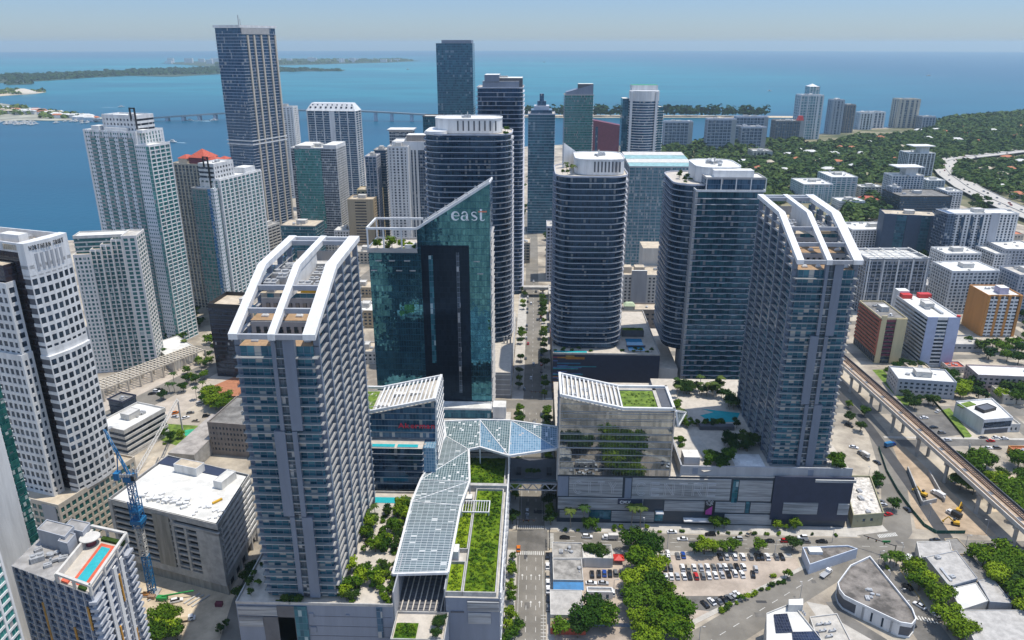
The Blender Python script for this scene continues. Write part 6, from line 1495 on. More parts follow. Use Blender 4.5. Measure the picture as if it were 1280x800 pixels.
lst = [('apartment_building', 'white apartment block with stepped balconies in front of the tall white block', (1180, 392), (1184, 340), 46, 34, 'white', 'apt', 'roofw', 4), ('parking_building', 'long white parking building with a planted roof corner, upper right', (1238, 345), (1238, 318), 60, 36, 'white', 'dark', 'roofw', 4),
       ('apartment_building', 'white block with a maroon end in front of the tall white block', (1176, 350), (1180, 318), 40, 30, 'white', 'bal', 'roofw', 4), ('apartment_building', 'grey block with a navy side at the far right edge', (1262, 400), (1262, 345), 30, 30, 'greyl', 'blue', 'roofg', 3),
       ('apartment_building', 'white low gridded block behind the right slab tower roof', (1062, 312), (1064, 288), 70, 44, 'white', 'pane', 'roofw', 3), ('garage', 'low grey garage with a blue grey roof between white blocks', (1155, 375), (1155, 358), 34, 26, 'grey', 'dark', 'metalroof', 4)]
for nm, lab, bs, tp, w_, d_, m, g, rf, th in lst:
    C = P(*bs); tower(nm, lab, orect(C, th, 0, 0, w_, d_), zat(tp[1], *C), fh=3.2, wall=m, gl=g, t=1.1, pier=(4, 1.3, .1), n=7, roof=rf, cat='building')
lst = [('apartment_tower', 'tall white ribbed apartment tower beside the freeway bend', (1132, 220), (1130, 192), 1170, 'white', 'grey', 40, .4, (7, 1.6, .3)), ('apartment_building', 'white blue apartment block below the tall ribbed tower', (1110, 254), (1110, 220), 1156, 'white', 'blue', 30, .8, (5, 1.4, .2)),
       ('apartment_building', 'lower grey white block attached to the left of the white blue block', (1112, 262), (1110, 235), 1128, 'greyl', 'grey', 22, 1.0, (5, 2, .1)), ('office_building', 'black terraced building with stepped floors, right of the white blue block', (1122, 268), (1124, 246), 1192, 'black', 'navy', 60, .7, None),
       ('apartment_building', 'white curved block at the right end of the black terraced building', (1180, 262), (1182, 240), 1204, 'white', 'grey', 34, 1.2, (5, 1.5, .1)), ('office_building', 'teal glass block with a white grid front, beyond the right slab tower', (1002, 254), (1000, 231), 1042, 'white', 'farteal', 60, .5, (6, .8, .2)),
       ('apartment_building', 'white and teal block behind the teal gridded block', (1036, 248), (1034, 222), 1073, 'white', 'farteal', 60, .8, (9, 1.2, .2)), ('hall', 'long low white hall with a curved side, right of the teal blocks', (1048, 262), (1050, 252), 1082, 'white', 'grey', 30, 2.4, None),
       ('apartment_building', 'small blue white block right of the white blue apartment block', (1158, 238), (1158, 226), 1182, 'white', 'blue', 30, .9, (6, 1, .1)), ('house_row', 'low white row with dark windows behind the red roofed house', (1074, 246), (1074, 234), 1104, 'offwhite', 'dark', 24, 1.4, (6, 2, .1))]
for nm, lab, bs, tp, px1, m, g, d_, t_, pi_ in lst:
    C = P(*bs); zz = zat(tp[1], *C); w_ = along(C, zz, (1, 0), px1); r = tower(nm, lab, orect(C, 2, 0, 0, w_, d_), zz, fh=3.3, wall=m, gl=g, t=t_, pier=pi_, n=5, big=4, roof='roofw' if m != 'black' else 'roofd', cat='building')
    if m == 'black':
        b = MB()
        for k in range(7): b.prism(orect(C, 2, -1+k*1.5, -3+k*.8, w_-k*4, d_), 2+k*3.6, 2.6+k*3.6)
        b.build('terrace', M['dgrey'], r)
    if 'ribbed' in lab: unit_box(r, 'roof_block', orect(C, 2, w_*.45, 6, w_*.8, 24), zz, zz+13, 'white'); unit_box(r, 'roof_canopy', orect(C, 2, w_*.1, -2, w_*.95, 30), zz+13, zz+14.5, 'white')
C = P(1078, 254); qq = rect(C[0], C[1], C[0]+46, C[1]+20); r = thing('house', 'long house with a red tiled hip roof beside the white blue apartment block', 'house', (*C, 0)); MB().prism(qq, 0, 6).build('wall', M['offwhite'], r); MB().hip(offset(qq, 1), 6, 4, 0, 8).build('roof', M['redtile'], r)
# waterfront towers, far right
GL['farblue'] = glass('glass_far_blue', (.025, .045, .08), (.09, .12, .17), 6, 3.6, (.22, .24, .27), .16, .2, bl=.04)
lst = [('tall teal and white waterfront tower with a pyramid cap, tallest on the far shore', 995, 1030, 174, 120, 'white', 'farteal', 46, (18, 2.2, 1)), ('grey white waterfront tower right of the tallest teal one', 1036, 1056, 168, 126, 'greyl', 'farblue', 40, (12, 5, 1)), ('brown grey waterfront tower with a flat top beside the trees', 1054, 1070, 166, 132, 'tan2', 'farblue', 40, (10, 3, 1)),
       ('low white waterfront block with fluted front', 1073, 1092, 162, 142, 'white', 'grey', 40, (9, 4, 1)), ('white blue waterfront block next to the fluted one', 1086, 1107, 160, 141, 'white', 'farblue', 36, (10, 4, 1)), ('broad beige and blue waterfront tower standing apart', 1119, 1151, 160, 125, 'beige', 'farblue', 50, (16, 7, 1)), ('low grey waterfront block right of the beige tower', 1151, 1170, 162, 147, 'greyl', 'farblue', 40, (9, 3, 1)),
       ('dark slab apartment block by the inlet, leftmost of the dark slabs', 829, 866, 187, 153, 'slabd', 'farblue', 26, (9, .9, .8)), ('dark slab apartment block with a white end, second from the inlet', 882, 920, 188, 150, 'slabd', 'farblue', 30, (9, .9, .8)), ('dark slab block with a pale roof behind the second slab', 918, 960, 176, 147, 'slabd', 'farblue', 30, (9, .9, .8)), ('smaller dark slab in front of the pale roofed slab', 925, 958, 187, 160, 'slabd', 'farblue', 30, (9, .9, .8)), ('dark slab block with a red roof corner beside the teal tower', 967, 1005, 178, 152, 'tan2', 'farblue', 40, (9, .9, .8)), ('pale low block with a gabled roof near the dark slabs', 940, 965, 200, 190, 'beige', 'grey', 40, (9, 3, .8))]
for lab, a, e, bs, tp, m, g, d_, pi_ in lst:
    C = P(a, bs); zz = zat(tp, *C); w_ = along(C, zz, (1, 0), e)
    r = tower('waterfront_tower', lab, rect(C[0], C[1], C[0]+w_, C[1]+d_), zz, fh=7.2, wall=m, gl=g, t=1.0, out=.4, pier=pi_, n=3, big=9, roof='roofw', par=3)
    if 'dark slab' in lab: MB().box(C[0]+w_-9, C[1]-1.2, 0, C[0]+w_+1.2, C[1]+d_, zz+1).build('white_end', M['slab'], r)
    if 'tallest' in lab and 'right of' not in lab: unit_box(r, 'taller_half', rect(C[0]+w_*.6, C[1]+d_, C[0]+w_*1.05, C[1]+d_+40), 0, zz+22, GL['farteal']); MB().hip(rect(C[0]+w_*.55, C[1]+d_-6, C[0]+w_*.95, C[1]+d_+30), zz+22, 7, 0).build('cap', M['white'], r); MB().box(C[0]+w_*.75, C[1]-2, 0, C[0]+w_*.85, C[1], zz).build('white_pier', M['white'], r)
    if 'red roof' in lab: MB().hip(rect(C[0]+w_-16, C[1], C[0]+w_, C[1]+16), zz, 14, 0, 3).build('red_cap', M['redpaint'], r)
# low buildings near the railway
def low(nm, lab, q, h, wall='offwhite', roof='roofw', n=4, gl='pane', **kw):
    kw.setdefault('t', 1.5); kw.setdefault('pier', (4, 1.8, .04))
    return tower(nm, lab, q, h, fh=kw.pop('fh', 3.4), wall=wall, gl=gl, n=n, roof=roof, cat='building', big=2.2, **kw)
C = P(1119, 494); low('apartment_building', 'three storey pale blue apartment building with a white roof behind the railway', orect(C, -8, 0, 0, 40, 24), 12.5, 'greyl', 'roofw', 9, win=60, house=True)
M['pinkish'] = plain('pink_grey_render', (.45, .36, .33), .8, var=.1)
C = P(1218, 489); low('apartment_building', 'long pink grey building with a bright white roof at the right edge', orect(C, -4, 0, 0, 60, 20), 12.5, 'pinkish', 'white', 1, win=80, house=False)
vq = [P(1190, 522), P(1224, 545), P(1262, 541), P(1236, 512)]; vq = [P(1226, 543), P(1262, 540), P(1236, 515), P(1191, 519)]
r = thing('modern_villa', 'white modern building with a dark glazed front and roof garden beside a lawn', 'building', (*cen(vq), 0))
MB().prism(ccw(vq), 0, 10, 0, 1).build('wall', [M['white'], M['roofw']], r); MB().ring(ccw(vq), .4, 9.9, 11).build('parapet', M['white'], r)
a, e = vq[0], vq[1]; f = lambda k, o: (a[0]+(e[0]-a[0])*k, a[1]+(e[1]-a[1])*k-o)
MB().prism([f(.03, .25), f(.97, .25), f(.97, -.2), f(.03, -.2)], 4.6, 8.6).build('front_glazing', GL['dark'], r); MB().prism([f(.1, .2), f(.9, .2), f(.9, -.2), f(.1, -.2)], .3, 3.4).build('entrance', M['dgrey'], r)
c_ = cen(vq); unit_box(r, 'roof_plant', orect(c_, 25, -6, -3, 6, 4), 10, 12, 'black', 'dgrey', .4); MB().prism(orect(c_, 25, -12, 8, 1, 13), 10, 10.6).build('roof_lawn', M['lawn'], r)
q = rect(171.5, 353.5, 188, 358); 
M['olive'] = plain('olive_render', (.34, .32, .20), .8, var=.12); M['roofp'] = plain('patched_white_roof', (.60, .56, .50), .9, var=.5, scale=.5)
low('shop_building', 'small olive two storey building with a dirty white roof beside the dark box', ccw([P(1064, 660), P(1102, 657), (197, 392), (181, 392)]), 7, 'olive', 'roofp', 6, house=False, fh=3.5, t=1.7, pier=(4.4, 2.8, .05), win=40)
tq = [P(1044, 745), P(1050, 762), P(1124, 797), P(1137, 779), P(1086, 713), P(1064, 722)]
M['roofstain'] = plain('stained_grey_roof', (.19, .17, .15), .9, var=.7, scale=.13)
tq2 = [(143.2, 297.1), (142.3, 292), (143, 288), (147, 284), (161, 271.5), (165.5, 270.5), (169, 274), (170.3, 280.5), (166.5, 317.5), (154, 310)]
low('corner_building', 'triangular white building with a stained grey roof between two streets', ccw(tq2), 6.8, 'white', 'roofstain', 6, house=False, fh=6.8, t=.9, pier=(5.2, 3.8, .03), win=30)
M['paleblue'] = plain('pale_blue_painted_wall', (.55, .60, .68), .7, var=.1)
r = thing('shop_building', 'wedge shaped building with a pale blue wall and brown roof beside the diagonal road', 'building', (150, 328, 0)); qq = ccw([(136.6, 326), (135.6, 312.2), (164, 325.6), (160, 328.2)]); MB().prism(qq, 0, 5.2, 0, 1).build('wall', [M['paleblue'], M['roofstain']], r); MB().ring(qq, .4, 5.2, 6).build('parapet', M['paleblue'], r); unit_box(r, 'roof_house', rect(138.5, 321, 145, 325), 5.2, 6.8, 'white')
# long sheds, bottom right
r = thing('warehouse', 'long grey roofed warehouse with stepped sections in the bottom right corner', 'building', (200, 300, 0))
RW = lambda a, bb: [P(*a), P(*bb)]
for q, h, m, rf in (([P(1143, 690), P(1184, 689), P(1188, 705), P(1147, 710)], 6, 'offwhite', 'metalroof'), ([P(1154, 711), P(1192, 703), P(1218, 738), P(1183, 748)], 6.8, 'grey', 'metalroof'), ([P(1183, 749), P(1217, 741), P(1232, 764), P(1199, 775)], 5.6, 'offwhite', 'roofw'), ([P(1196, 778), P(1274, 778), P(1300, 815), P(1215, 820)], 6.6, 'offwhite', 'metalroof'), ([P(1178, 684), P(1194, 683), P(1212, 702), P(1192, 704)], 5, 'tan', 'roofd'), ([P(1194, 704), P(1212, 704), P(1238, 735), P(1219, 738)], 4.6, 'tan', 'roofd'), ([P(1219, 739), P(1237, 736), P(1262, 768), P(1234, 766)], 6, 'grey', 'metalroof')):
    unit_box(r, 'shed', q, 0, h, m, rf, .35)
for x, y in ((1172, 698), (1190, 722)): share('rooftop_unit', unit_mesh('cooler'), r, (*P(x, y, 6.8), 6.8), .3, (2.4, 2, 1.4))
MB().bar((*P(1176, 710, 7.2), 7.2), (*P(1189, 726, 7.2), 7.2), 1.2, .5).build('roof_ridge', M['unit'], r)
MB().prism(ccw([P(1198, 772, 5.8), P(1232, 768, 5.8), P(1235, 773, 5.8), P(1200, 777, 5.8)]), 5.65, 5.75).build('teal_skylight', plain('teal_sheet', (.15, .42, .40), .5), r)
r = thing('office_building', 'pale office with solar panels on its flat roof at the bottom edge', 'building', (126, 268, 0))
bb = [P(958, 768, 12), P(990, 755, 12), P(1026, 800, 12), P(1036, 830, 12), P(958, 830, 12)]
unit_box(r, 'wall', bb, 0, 12, 'offwhite', 'roofw', .8)
for q in ([P(967, 768, 12.4), P(984, 767, 12.4), P(991, 790, 12.4), P(970, 791, 12.4)], [P(990, 790, 12.4), P(1022, 789, 12.4), P(1030, 808, 12.4), P(992, 808, 12.4)]): MB().prism(ccw(q), 12.1, 12.5).build('solar_panel', M['solar'], r)
unit_box(r, 'stair_house', [P(985, 755, 13), P(1003, 754, 13), P(1003, 762, 13), P(985, 762, 13)], 12, 15.5, 'offwhite'); unit_box(r, 'lower_wing', [P(1012, 772, 9), P(1046, 768, 9), P(1075, 825, 9), P(1030, 825, 9)], 0, 9, 'offwhite', 'roofg', .6)
for x, y in ((1024, 782), (1034, 781), (1028, 790), (1040, 790), (1036, 797)): share('rooftop_unit', unit_mesh('duct'), r, (*P(x, y, 9), 9), .2, (3.4, 2, 1.6))
for i in range(4): share('rooftop_unit', unit_mesh('vent'), r, (*P(1000+i*2, 761+i*2.6, 12), 12), 0, (1.2, 1.2, 1.4))
# old shops by the parking lot
r = thing('corner_shop_building', 'row of old low shops with stained grey roofs and a blue awning beside the street', 'building', (18, 305, 0))
for q, h, m, rf in ((rect(10.3, 313.5, 25.5, 326), 5.5, 'offwhite', 'roofstain2'), (rect(25.7, 314.5, 40.2, 325.5), 5, 'offwhite', 'roofp'), (rect(10.3, 297.5, 24.5, 313.3), 5.2, 'offwhite', 'roofstain2')):
    M.setdefault('roofstain2', plain('stained_pale_roof', (.30, .285, .26), .9, var=.5, scale=.22))
    unit_box(r, 'shop_wall', q, 0, h, m, rf, .6)
MB().prism(rect(26, 319.5, 39.5, 325), 5, 5.1).build('roof_felt', M['roofd'], r)
b = MB(); b.face([(10.2, 297.4, 4.6), (24.6, 297.4, 4.6), (24.6, 293.5, 3.2), (10.2, 293.5, 3.2)]); b.face([(10.2, 293.5, 3.1), (24.6, 293.5, 3.1), (24.6, 297.4, 4.5), (10.2, 297.4, 4.5)]); b.build('awning', plain('blue_awning', (.02, .17, .38), .6), r)
clutter(r, rect(10, 314, 25, 326), 5.5, 6, big=1.8, house=False); clutter(r, rect(20, 300, 26, 312), 5.2, 4, big=1.6, house=False); clutter(r, rect(27, 315, 40, 320), 5, 3, big=1.4, house=False)
r = thing('shop_building', 'low shop with a corrugated grey roof and a painted mural front by the street', 'building', (16, 280, 0)); unit_box(r, 'wall', rect(8.6, 274.5, 23.5, 291), 0, 5, 'offwhite', 'metalroof', .3)
MB().prism(rect(8.5, 268, 24, 274.4), 0, 3.4, 0, 1).build('mural_annex', [M['redtile'], plain('mural_orange', (.45, .22, .05), .7, var=.5, scale=.9, c2=(.15, .28, .2))], r)
for x, w_, m in ((13, 5, 'green'), (19.5, 2, 'bluepaint'), (10, 2, 'maroon')): MB().box(x, 270, 3.4, x+w_, 272.5, 3.9).build('mural_sign', M[m], r)
low('shed', 'small grey roofed shed beside the trees in the old parking yard', rect(26, 291.5, 38, 295), 3, 'white', 'metalroof', 0, house=False, fh=3, t=.3)
# ================================================================== bay: islands, causeway bridge, boats
def island(nm, pix, h, seed, m):
    rr = random.Random(seed); q = ccw([P(*a, -1.5) for a in pix]); b = MB(); b.prism(q, -2, 0.5); return structure(nm, b, m)
wood_m = plain('island_green', (.05, .075, .04), .95, var=.4, scale=.004)
def canopy_mass(name, label, quads, n, r0, seed, m='canopy', hmul=1., sand=None, group=None):
    """many leaf-clump tufts as one mass; quads: world 4-point areas"""
    rr = np.random.default_rng(seed); V_ = []; 
    ar = []
    for q in quads:
        a = np.array(q, float); ar.append(abs(np.cross(a[1]-a[0], a[3]-a[0]))/2+abs(np.cross(a[2]-a[1], a[2]-a[3]))/2)
    tot = sum(ar)
    for q, A_ in zip(quads, ar):
        k = max(1, int(n*A_/tot)); u, v = rr.random(k), rr.random(k); a = np.array(q, float)
        pos = ((a[0][None]*(1-u)[:, None]+a[1][None]*u[:, None])*(1-v)[:, None]+(a[3][None]*(1-u)[:, None]+a[2][None]*u[:, None])*v[:, None])
        rad = r0*(.6+.8*rr.random(k)); T = 16
        for (x, y), r_ in zip(pos, rad):
            d = rr.normal(size=(T, 3)); d /= np.linalg.norm(d, axis=1)[:, None]; d[:, 2] = np.abs(d[:, 2])*.9+.0
            c_ = np.stack([x+d[:, 0]*r_*.85, y+d[:, 1]*r_*.85, r_*(.5+d[:, 2]*1.0)*hmul], 1)
            nn = d+rr.normal(size=(T, 3))*.35+np.array((0, 0, .4)); nn /= np.linalg.norm(nn, axis=1)[:, None]
            t1 = np.cross(nn, np.array((0.3, .2, 1.))); t1 /= np.linalg.norm(t1, axis=1)[:, None]; t2 = np.cross(nn, t1); s = (r_*(.32+.3*rr.random(T)))[:, None]
            V_.append(np.stack([c_+t1*s, c_+t2*s*.8, c_-t1*s, c_-t2*s*.8], 1).reshape(-1, 3))
    vv = np.concatenate(V_).astype('f'); nf = len(vv)//4
    me = bpy.data.meshes.new(name); me.vertices.add(len(vv)); me.vertices.foreach_set('co', vv.ravel()); me.loops.add(nf*4); me.loops.foreach_set('vertex_index', np.arange(nf*4, dtype='i'))
    me.polygons.add(nf); me.polygons.foreach_set('loop_start', np.arange(nf, dtype='i')*4); me.update(calc_edges=True); me.validate(); me.materials.append(M[m])
    o = bpy.data.objects.new(name, me); COL.objects.link(o); return tag(o, label or None, 'trees' if label else None, group, 'stuff')
pq = lambda *a: [P(*k) for k in a]
for nm, pix, sd in (('island', [(-250, 108), (0, 104), (60, 101), (115, 97), (160, 95), (215, 96), (270, 93), (345, 89.5), (428, 89), (432, 87.5), (340, 85.5), (270, 84), (180, 87), (60, 93), (0, 95), (-250, 98)], 1), ('island', [(270, 84), (345, 82), (420, 80), (480, 78.5), (526, 76.2), (500, 74.8), (430, 74), (350, 73), (270, 75.5), (200, 79)], 2), ('island', [(8, 106.5), (40, 105.5), (41, 103.6), (24, 103), (8, 104)], 3)):
    island(nm, pix, 8, sd, wood_m)
canopy_mass('far_wood', 'dark woods covering the long low island across the bay', [pq((-200, 107), (60, 100.5), (60, 94), (-200, 98)), pq((60, 100.5), (160, 94.6), (160, 89), (60, 94)), pq((160, 94.6), (270, 92.6), (270, 85), (160, 89)), pq((270, 92), (428, 88.8), (345, 86), (270, 84.5)), pq((9, 106), (39, 105.3), (39, 104), (9, 104.2))], 1500, 22, 5, hmul=.6)
canopy_mass('far_wood', 'woods on the most distant island near the horizon', [pq((270, 83), (420, 79.6), (430, 75), (270, 76)), pq((420, 79.6), (520, 76.2), (500, 75), (430, 75))], 700, 26, 6, hmul=.6)
rr = random.Random(5)
for i in range(26):
    px = rr.uniform(210, 500); py = rr.uniform(77.2, 79.5)-(px-300)*.009; C = P(px, py); s_ = rr.uniform(30, 70)
    o = MB().box(C[0]-s_, C[1]-20, 0, C[0]+s_, C[1]+20, rr.uniform(24, 62)).build('island_building', M['white']); tag(o, 'tiny pale building on the distant wooded island across the bay', 'building', 'buildings on the far island')
island('marina_island', [(-120, 168), (-60, 152), (0, 152), (40, 151), (70, 151.5), (105, 150), (131, 150), (128, 147), (95, 144), (60, 139), (30, 134), (0, 129.5), (-120, 120)], 4, 7, plain('marina_land', (.33, .32, .25), .9, var=.5, scale=.01))
island('beach_island', [(-150, 121), (0, 120.5), (20, 119), (44, 117.5), (58, 115.5), (50, 113.5), (30, 112), (0, 112.5), (-150, 116)], 4, 8, M['sand'])
canopy_mass('island_wood', 'trees on the marina island and the beach island at the left', [pq((-80, 148), (50, 143), (30, 136), (-80, 126)), pq((50, 148.5), (128, 149.4), (95, 145.5), (50, 140)), pq((-100, 119), (24, 118), (24, 113), (-100, 116)), pq((44, 116.4), (57, 115.3), (50, 114), (40, 114))], 420, 13, 9, hmul=.7)
for i in range(34):
    px = rr.uniform(-5, 118); py = 133+.14*px+rr.uniform(0, 9-.05*px); C = P(px, py); s_ = rr.uniform(10, 26)
    r = thing('villa', 'white villa among trees on the marina island at the left', 'house', (*C, 0), 'villas on the marina island'); MB().box(C[0]-s_, C[1]-9, 0, C[0]+s_, C[1]+9, rr.uniform(8, 15)).build('wall', M['white'], r); MB().hip(rect(C[0]-s_-1, C[1]-10, C[0]+s_+1, C[1]+10), 12, 4, 0, 6).build('roof', M[rr.choice(('roofw', 'tile', 'roofw', 'rooft'))], r)
C = P(29, 117); b = MB()
for i in range(5): b.cyl(*C, i*5, i*5+5, 62*cos(i*.28), 62*cos((i+1)*.28), n=20)
tag(b.build('domed_hall', M['beige']), 'sand coloured domed hall on the small beach island', 'building')
# moored boats
def hull(L_, W_, H_, cabin=True):
    b = MB(); p = [(-L_/2, -W_/2), (L_*.2, -W_/2), (L_/2, 0), (L_*.2, W_/2), (-L_/2, W_/2)]
    q = [(x*.86, y*.7) for x, y in p]
    for i in range(5):
        j = (i+1) % 5; b.face([(*q[i], -.3), (*q[j], -.3), (*p[j], H_), (*p[i], H_)])
    b.face([(*a, H_) for a in p]); return b
HM = hull(22, 6, 2.2).mesh('hull', M['white']); b = MB(); b.box(-6, -2, 2.2, 3, 2, 4.4); b.box(-4, -1.6, 4.4, 1, 1.6, 5.6); CM = b.mesh('cabin', M['offwhite'])
wk = plain('wake_foam', (.35, .50, .56), .7)
def boat(x, y, s_, rz, label, wake=0, group=None):
    r = thing('motor_boat', label, 'boat', (0, 0, 0), group); share('hull', HM, r, (0, 0, 0)); share('cabin', CM, r, (0, 0, 0))
    r.location = (x, y, -1.5); r.rotation_euler = (0, 0, rz); r.scale = (s_, s_, s_)
    if wake:
        b = MB(); b.face([(-8, -1.5, .06), (-8-wake, -wake*.10, .06), (-8-wake*.7, 0, .06), (-8-wake, wake*.10, .06), (-8, 1.5, .06)]); tag(b.build('wake', wk, None), 'pale wake of the '+' '.join(label.split()[:12]), 'wake', kind='stuff')
        o = bpy.data.objects[-1] if False else [q for q in bpy.data.objects if q.name.startswith('wake')][-1]; o.location = (x, y, -1.5); o.rotation_euler = (0, 0, rz); o.scale = (s_, s_, 1)
for i in range(44):
    px = rr.uniform(-4, 46) if i < 34 else rr.uniform(60, 120); py = 153.0+rr.uniform(0, 3.6)-(0 if i < 34 else 1.5)
    boat(*P(px, py, -1.5), rr.uniform(.8, 1.5), rr.choice((1.4, 1.7, 4.6)), 'white motor boat moored in the marina at the left edge', 0, 'boats moored in the marina')
for px, py, wk_, rz, lab in ((152, 134, 60, .2, 'speed boat with a white wake on the bay above the tallest white tower'), (237, 151, 60, 3.0, 'small boat crossing just below the causeway bridge'), (268, 151, 20, 0, 'tiny boat under the left part of the causeway bridge'), (215, 178, 30, 2.9, 'boat drawing a pale wake beside the tallest white and teal tower'), (962, 114, 30, 0, 'white boat on the open bay left of the tall teal waterfront tower'), (1160, 95, 90, 3.1, 'distant boat with a wake on the open bay at the right'), (510, 87, 160, .1, 'distant boat trailing a long pale wake left of the lone teal skyscraper'), (680, 78, 160, .1, 'far boat with a wake near the horizon right of the street tower')):
    boat(*P(px, py, -1.5), 1.3 if py > 100 else 2, rz, lab, wk_)
# causeway bridge
pts = []
for px, zr, wr in ((118, 150, 152.5), (190, 147.6, 151.5), (230, 145, 151), (270, 142.3, 150), (330, 139.5, 150), (372, 138, 150), (450, 139, 151), (490, 141, 151.5), (540, 144, 152), (600, 147.5, 152)):
    C = P(px, wr, -1.5); pts.append((C[0], C[1], max(3, zat(zr, *C))))
r = thing('causeway_bridge', 'long pale causeway bridge on piers across the bay', 'bridge', (pts[5][0], pts[5][1], 0)); b = MB(); bl = MB()
for i in range(len(pts)-1): b.bar(pts[i], pts[i+1], 22, 4); bl.bar((pts[i][0], pts[i][1]-11, pts[i][2]+2.6), (pts[i+1][0], pts[i+1][1]-11, pts[i+1][2]+2.6), .8, 1.6)
b.build('deck', M['slab'], r); bl.build('barrier', M['conc'], r)
for i in range(len(pts)-1):
    n_ = max(2, int(hypot(pts[i+1][0]-pts[i][0], pts[i+1][1]-pts[i][1])/(48 if i < 4 else 78)))
    for k in range(n_):
        x, y, z = [pts[i][c_]+(pts[i+1][c_]-pts[i][c_])*k/n_ for c_ in range(3)]; MB().box(x-4.5, y-9, -2, x+4.5, y+9, z-1.5).build('pier', M['slabd'], r)
# beach strip with pines
cs = [P(620, 146.8, -1), P(700, 147.5, -1), P(760, 147.6, -1), P(850, 147.4, -1), P(960, 147.6, -1), P(1000, 148, -1), P(1000, 145.8, -1), P(850, 144.6, -1), P(700, 144.2, -1), P(620, 144.4, -1)]
b = MB(); b.prism(ccw(cs), -2, .8); structure('beach_strip', b, M['sand'])
canopy_mass('pine_belt', 'dark belt of pines along the sandy causeway strip before the open bay', [pq((622, 146), (742, 146.4), (742, 145.2), (622, 145)), pq((742, 146.2), (860, 146.2), (860, 145), (742, 145)), pq((860, 146.2), (958, 146.6), (958, 145.4), (860, 145))], 330, 11, 11, 'leafd', 2.0)
# ================================================================== wooded suburb on the right
A_ = [pq((800, 236), (880, 236), (862, 186), (805, 186)), pq((880, 250), (960, 262), (960, 190), (868, 188)), pq((960, 262), (1060, 236), (1060, 176), (960, 186)), pq((1060, 236), (1130, 226), (1130, 170), (1060, 172)), pq((1130, 222), (1178, 214), (1180, 160), (1130, 168)), pq((1178, 200), (1300, 188), (1300, 150), (1178, 160)),
      pq((1190, 222), (1300, 262), (1300, 196), (1200, 206)), pq((1140, 172), (1300, 158), (1300, 140), (1195, 150)), pq((1300, 188), (1500, 190), (1500, 130), (1300, 140)), pq((1050, 300), (1110, 272), (1100, 242), (1050, 262))]
canopy_mass('suburban_wood', 'dense dark green tree cover of the wooded suburb at the right', A_, 11000, 7.5, 13)
canopy_mass('shore_wood', 'tree cover along the far right shore', [pq((1140, 160), (1245, 150), (1245, 145), (1190, 150)), pq((1245, 152), (1420, 142), (1420, 129), (1245, 145)), pq((830, 190), (1000, 186), (1000, 178), (830, 182))], 1500, 10, 14)
hs = [(1300 if False else px, py) for px, py in ((1110, 184), (1128, 186), (1050, 187), (1063, 189), (1000, 190), (1012, 194), (985, 196), (1075, 196), (1022, 205), (1045, 206), (1066, 212), (930, 205), (948, 214), (962, 207), (980, 216), (905, 216), (1128, 196), (1150, 188), (1120, 202), (1250, 222), (1262, 214), (1244, 230), (1252, 238), (1272, 248), (1232, 216), (1266, 232), (1210, 170), (1240, 166), (1266, 172), (1195, 178), (1222, 180), (1180, 168), (1160, 176), (1100, 175), (1085, 181), (1170, 165), (995, 203), (1040, 196), (1090, 204), (1275, 205), (1258, 200), (890, 205), (925, 222), (1035, 216), (1080, 222), (1148, 166), (1205, 163), (1275, 160), (1140, 178), (1188, 186))]
for i, (px, py) in enumerate(hs):
    C = P(px, py); k = rr.random(); m, w_ = ('tile', 'an orange tiled') if k < .24 else ('roofw', 'a white flat') if k < .8 else ('rooft', 'a tan'); L_ = rr.uniform(7, 14); h_ = rr.uniform(3, 6)
    r = thing('house', f'small house with {w_} roof among the trees of the wooded suburb', 'house', (*C, 0), f'suburban houses with {w_} roof')
    q = rect(C[0]-L_, C[1]-8, C[0]+L_, C[1]+8); MB().prism(q, 0, h_+3).build('wall', M['offwhite'], r); MB().hip(offset(q, 1), h_+3, 3.5, 0, 6).build('roof', M[m], r)
# ================================================================== elevated railway
RL = lambda y, o=0.: (247.3-.0638*(y-327)+5.0+o, y)
ys = list(range(200, 760, 14))
cx_ = lambda y: RL(y)[0]-(max(0, y-560)**2)*.00035
r = thing('elevated_railway', 'long elevated concrete railway with twin dark tracks on the right', 'railway', (cx_(430), 430, 0))
def run(nm, o, w_, z0, z1, m):
    b = MB()
    for i in range(len(ys)-1): b.bar((cx_(ys[i])+o, ys[i], (z0+z1)/2), (cx_(ys[i+1])+o, ys[i+1], (z0+z1)/2), w_, z1-z0)
    b.build(nm, M[m], r)
M['rust'] = plain('rusty_ballast', (.33, .22, .15), .9, var=.35, scale=.25)
M['decktan'] = plain('stained_deck', (.44, .33, .235), .9, var=.25, scale=.3)
run('guideway', -3.6, 3.4, 13.2, 14.6, 'decktan'); run('guideway', 3.5, 3.9, 13.2, 14.6, 'rust'); run('middle_deck', -.1, 3.3, 13.3, 14.3, 'decktan')
run('barrier', -5.25, .35, 13.4, 15.8, 'offwhite'); run('barrier', -1.9, .3, 13.6, 15.2, 'offwhite'); run('barrier', 5.55, .4, 13.4, 16, 'dgrey'); run('barrier', 1.5, .3, 13.6, 15.2, 'rust')
for o in (-4.4, -2.9, 2.7, 4.3): run('rail', o, .22, 14.6, 14.85, 'black')
b = MB()
for i in range(230, 720, 2): b.box(cx_(i)+2.2, i, 14.6, cx_(i)+4.8, i+.5, 14.72)
b.build('sleepers', M['black'], r)['kind'] = 'stuff'
for i in range(9):
    y = 340+i*24; MB().box(cx_(y)-1.2, y, 14.3, cx_(y)+.9, y+3, 14.5).build('deck_hatch', M['dgrey'], r)
for y in range(244, 760, 31):
    for o in (-3.6, 3.5):
        b = MB(); x = cx_(y)+o; b.cyl(x, y, -.1, 11.6, 1.05, 1.05, 12); b.prism(rect(x-1.7, y-1.1, x+1.7, y+1.1), 11.4, 13.3, 0, 0, True, True); b.build('pillar', M['conc'], r)
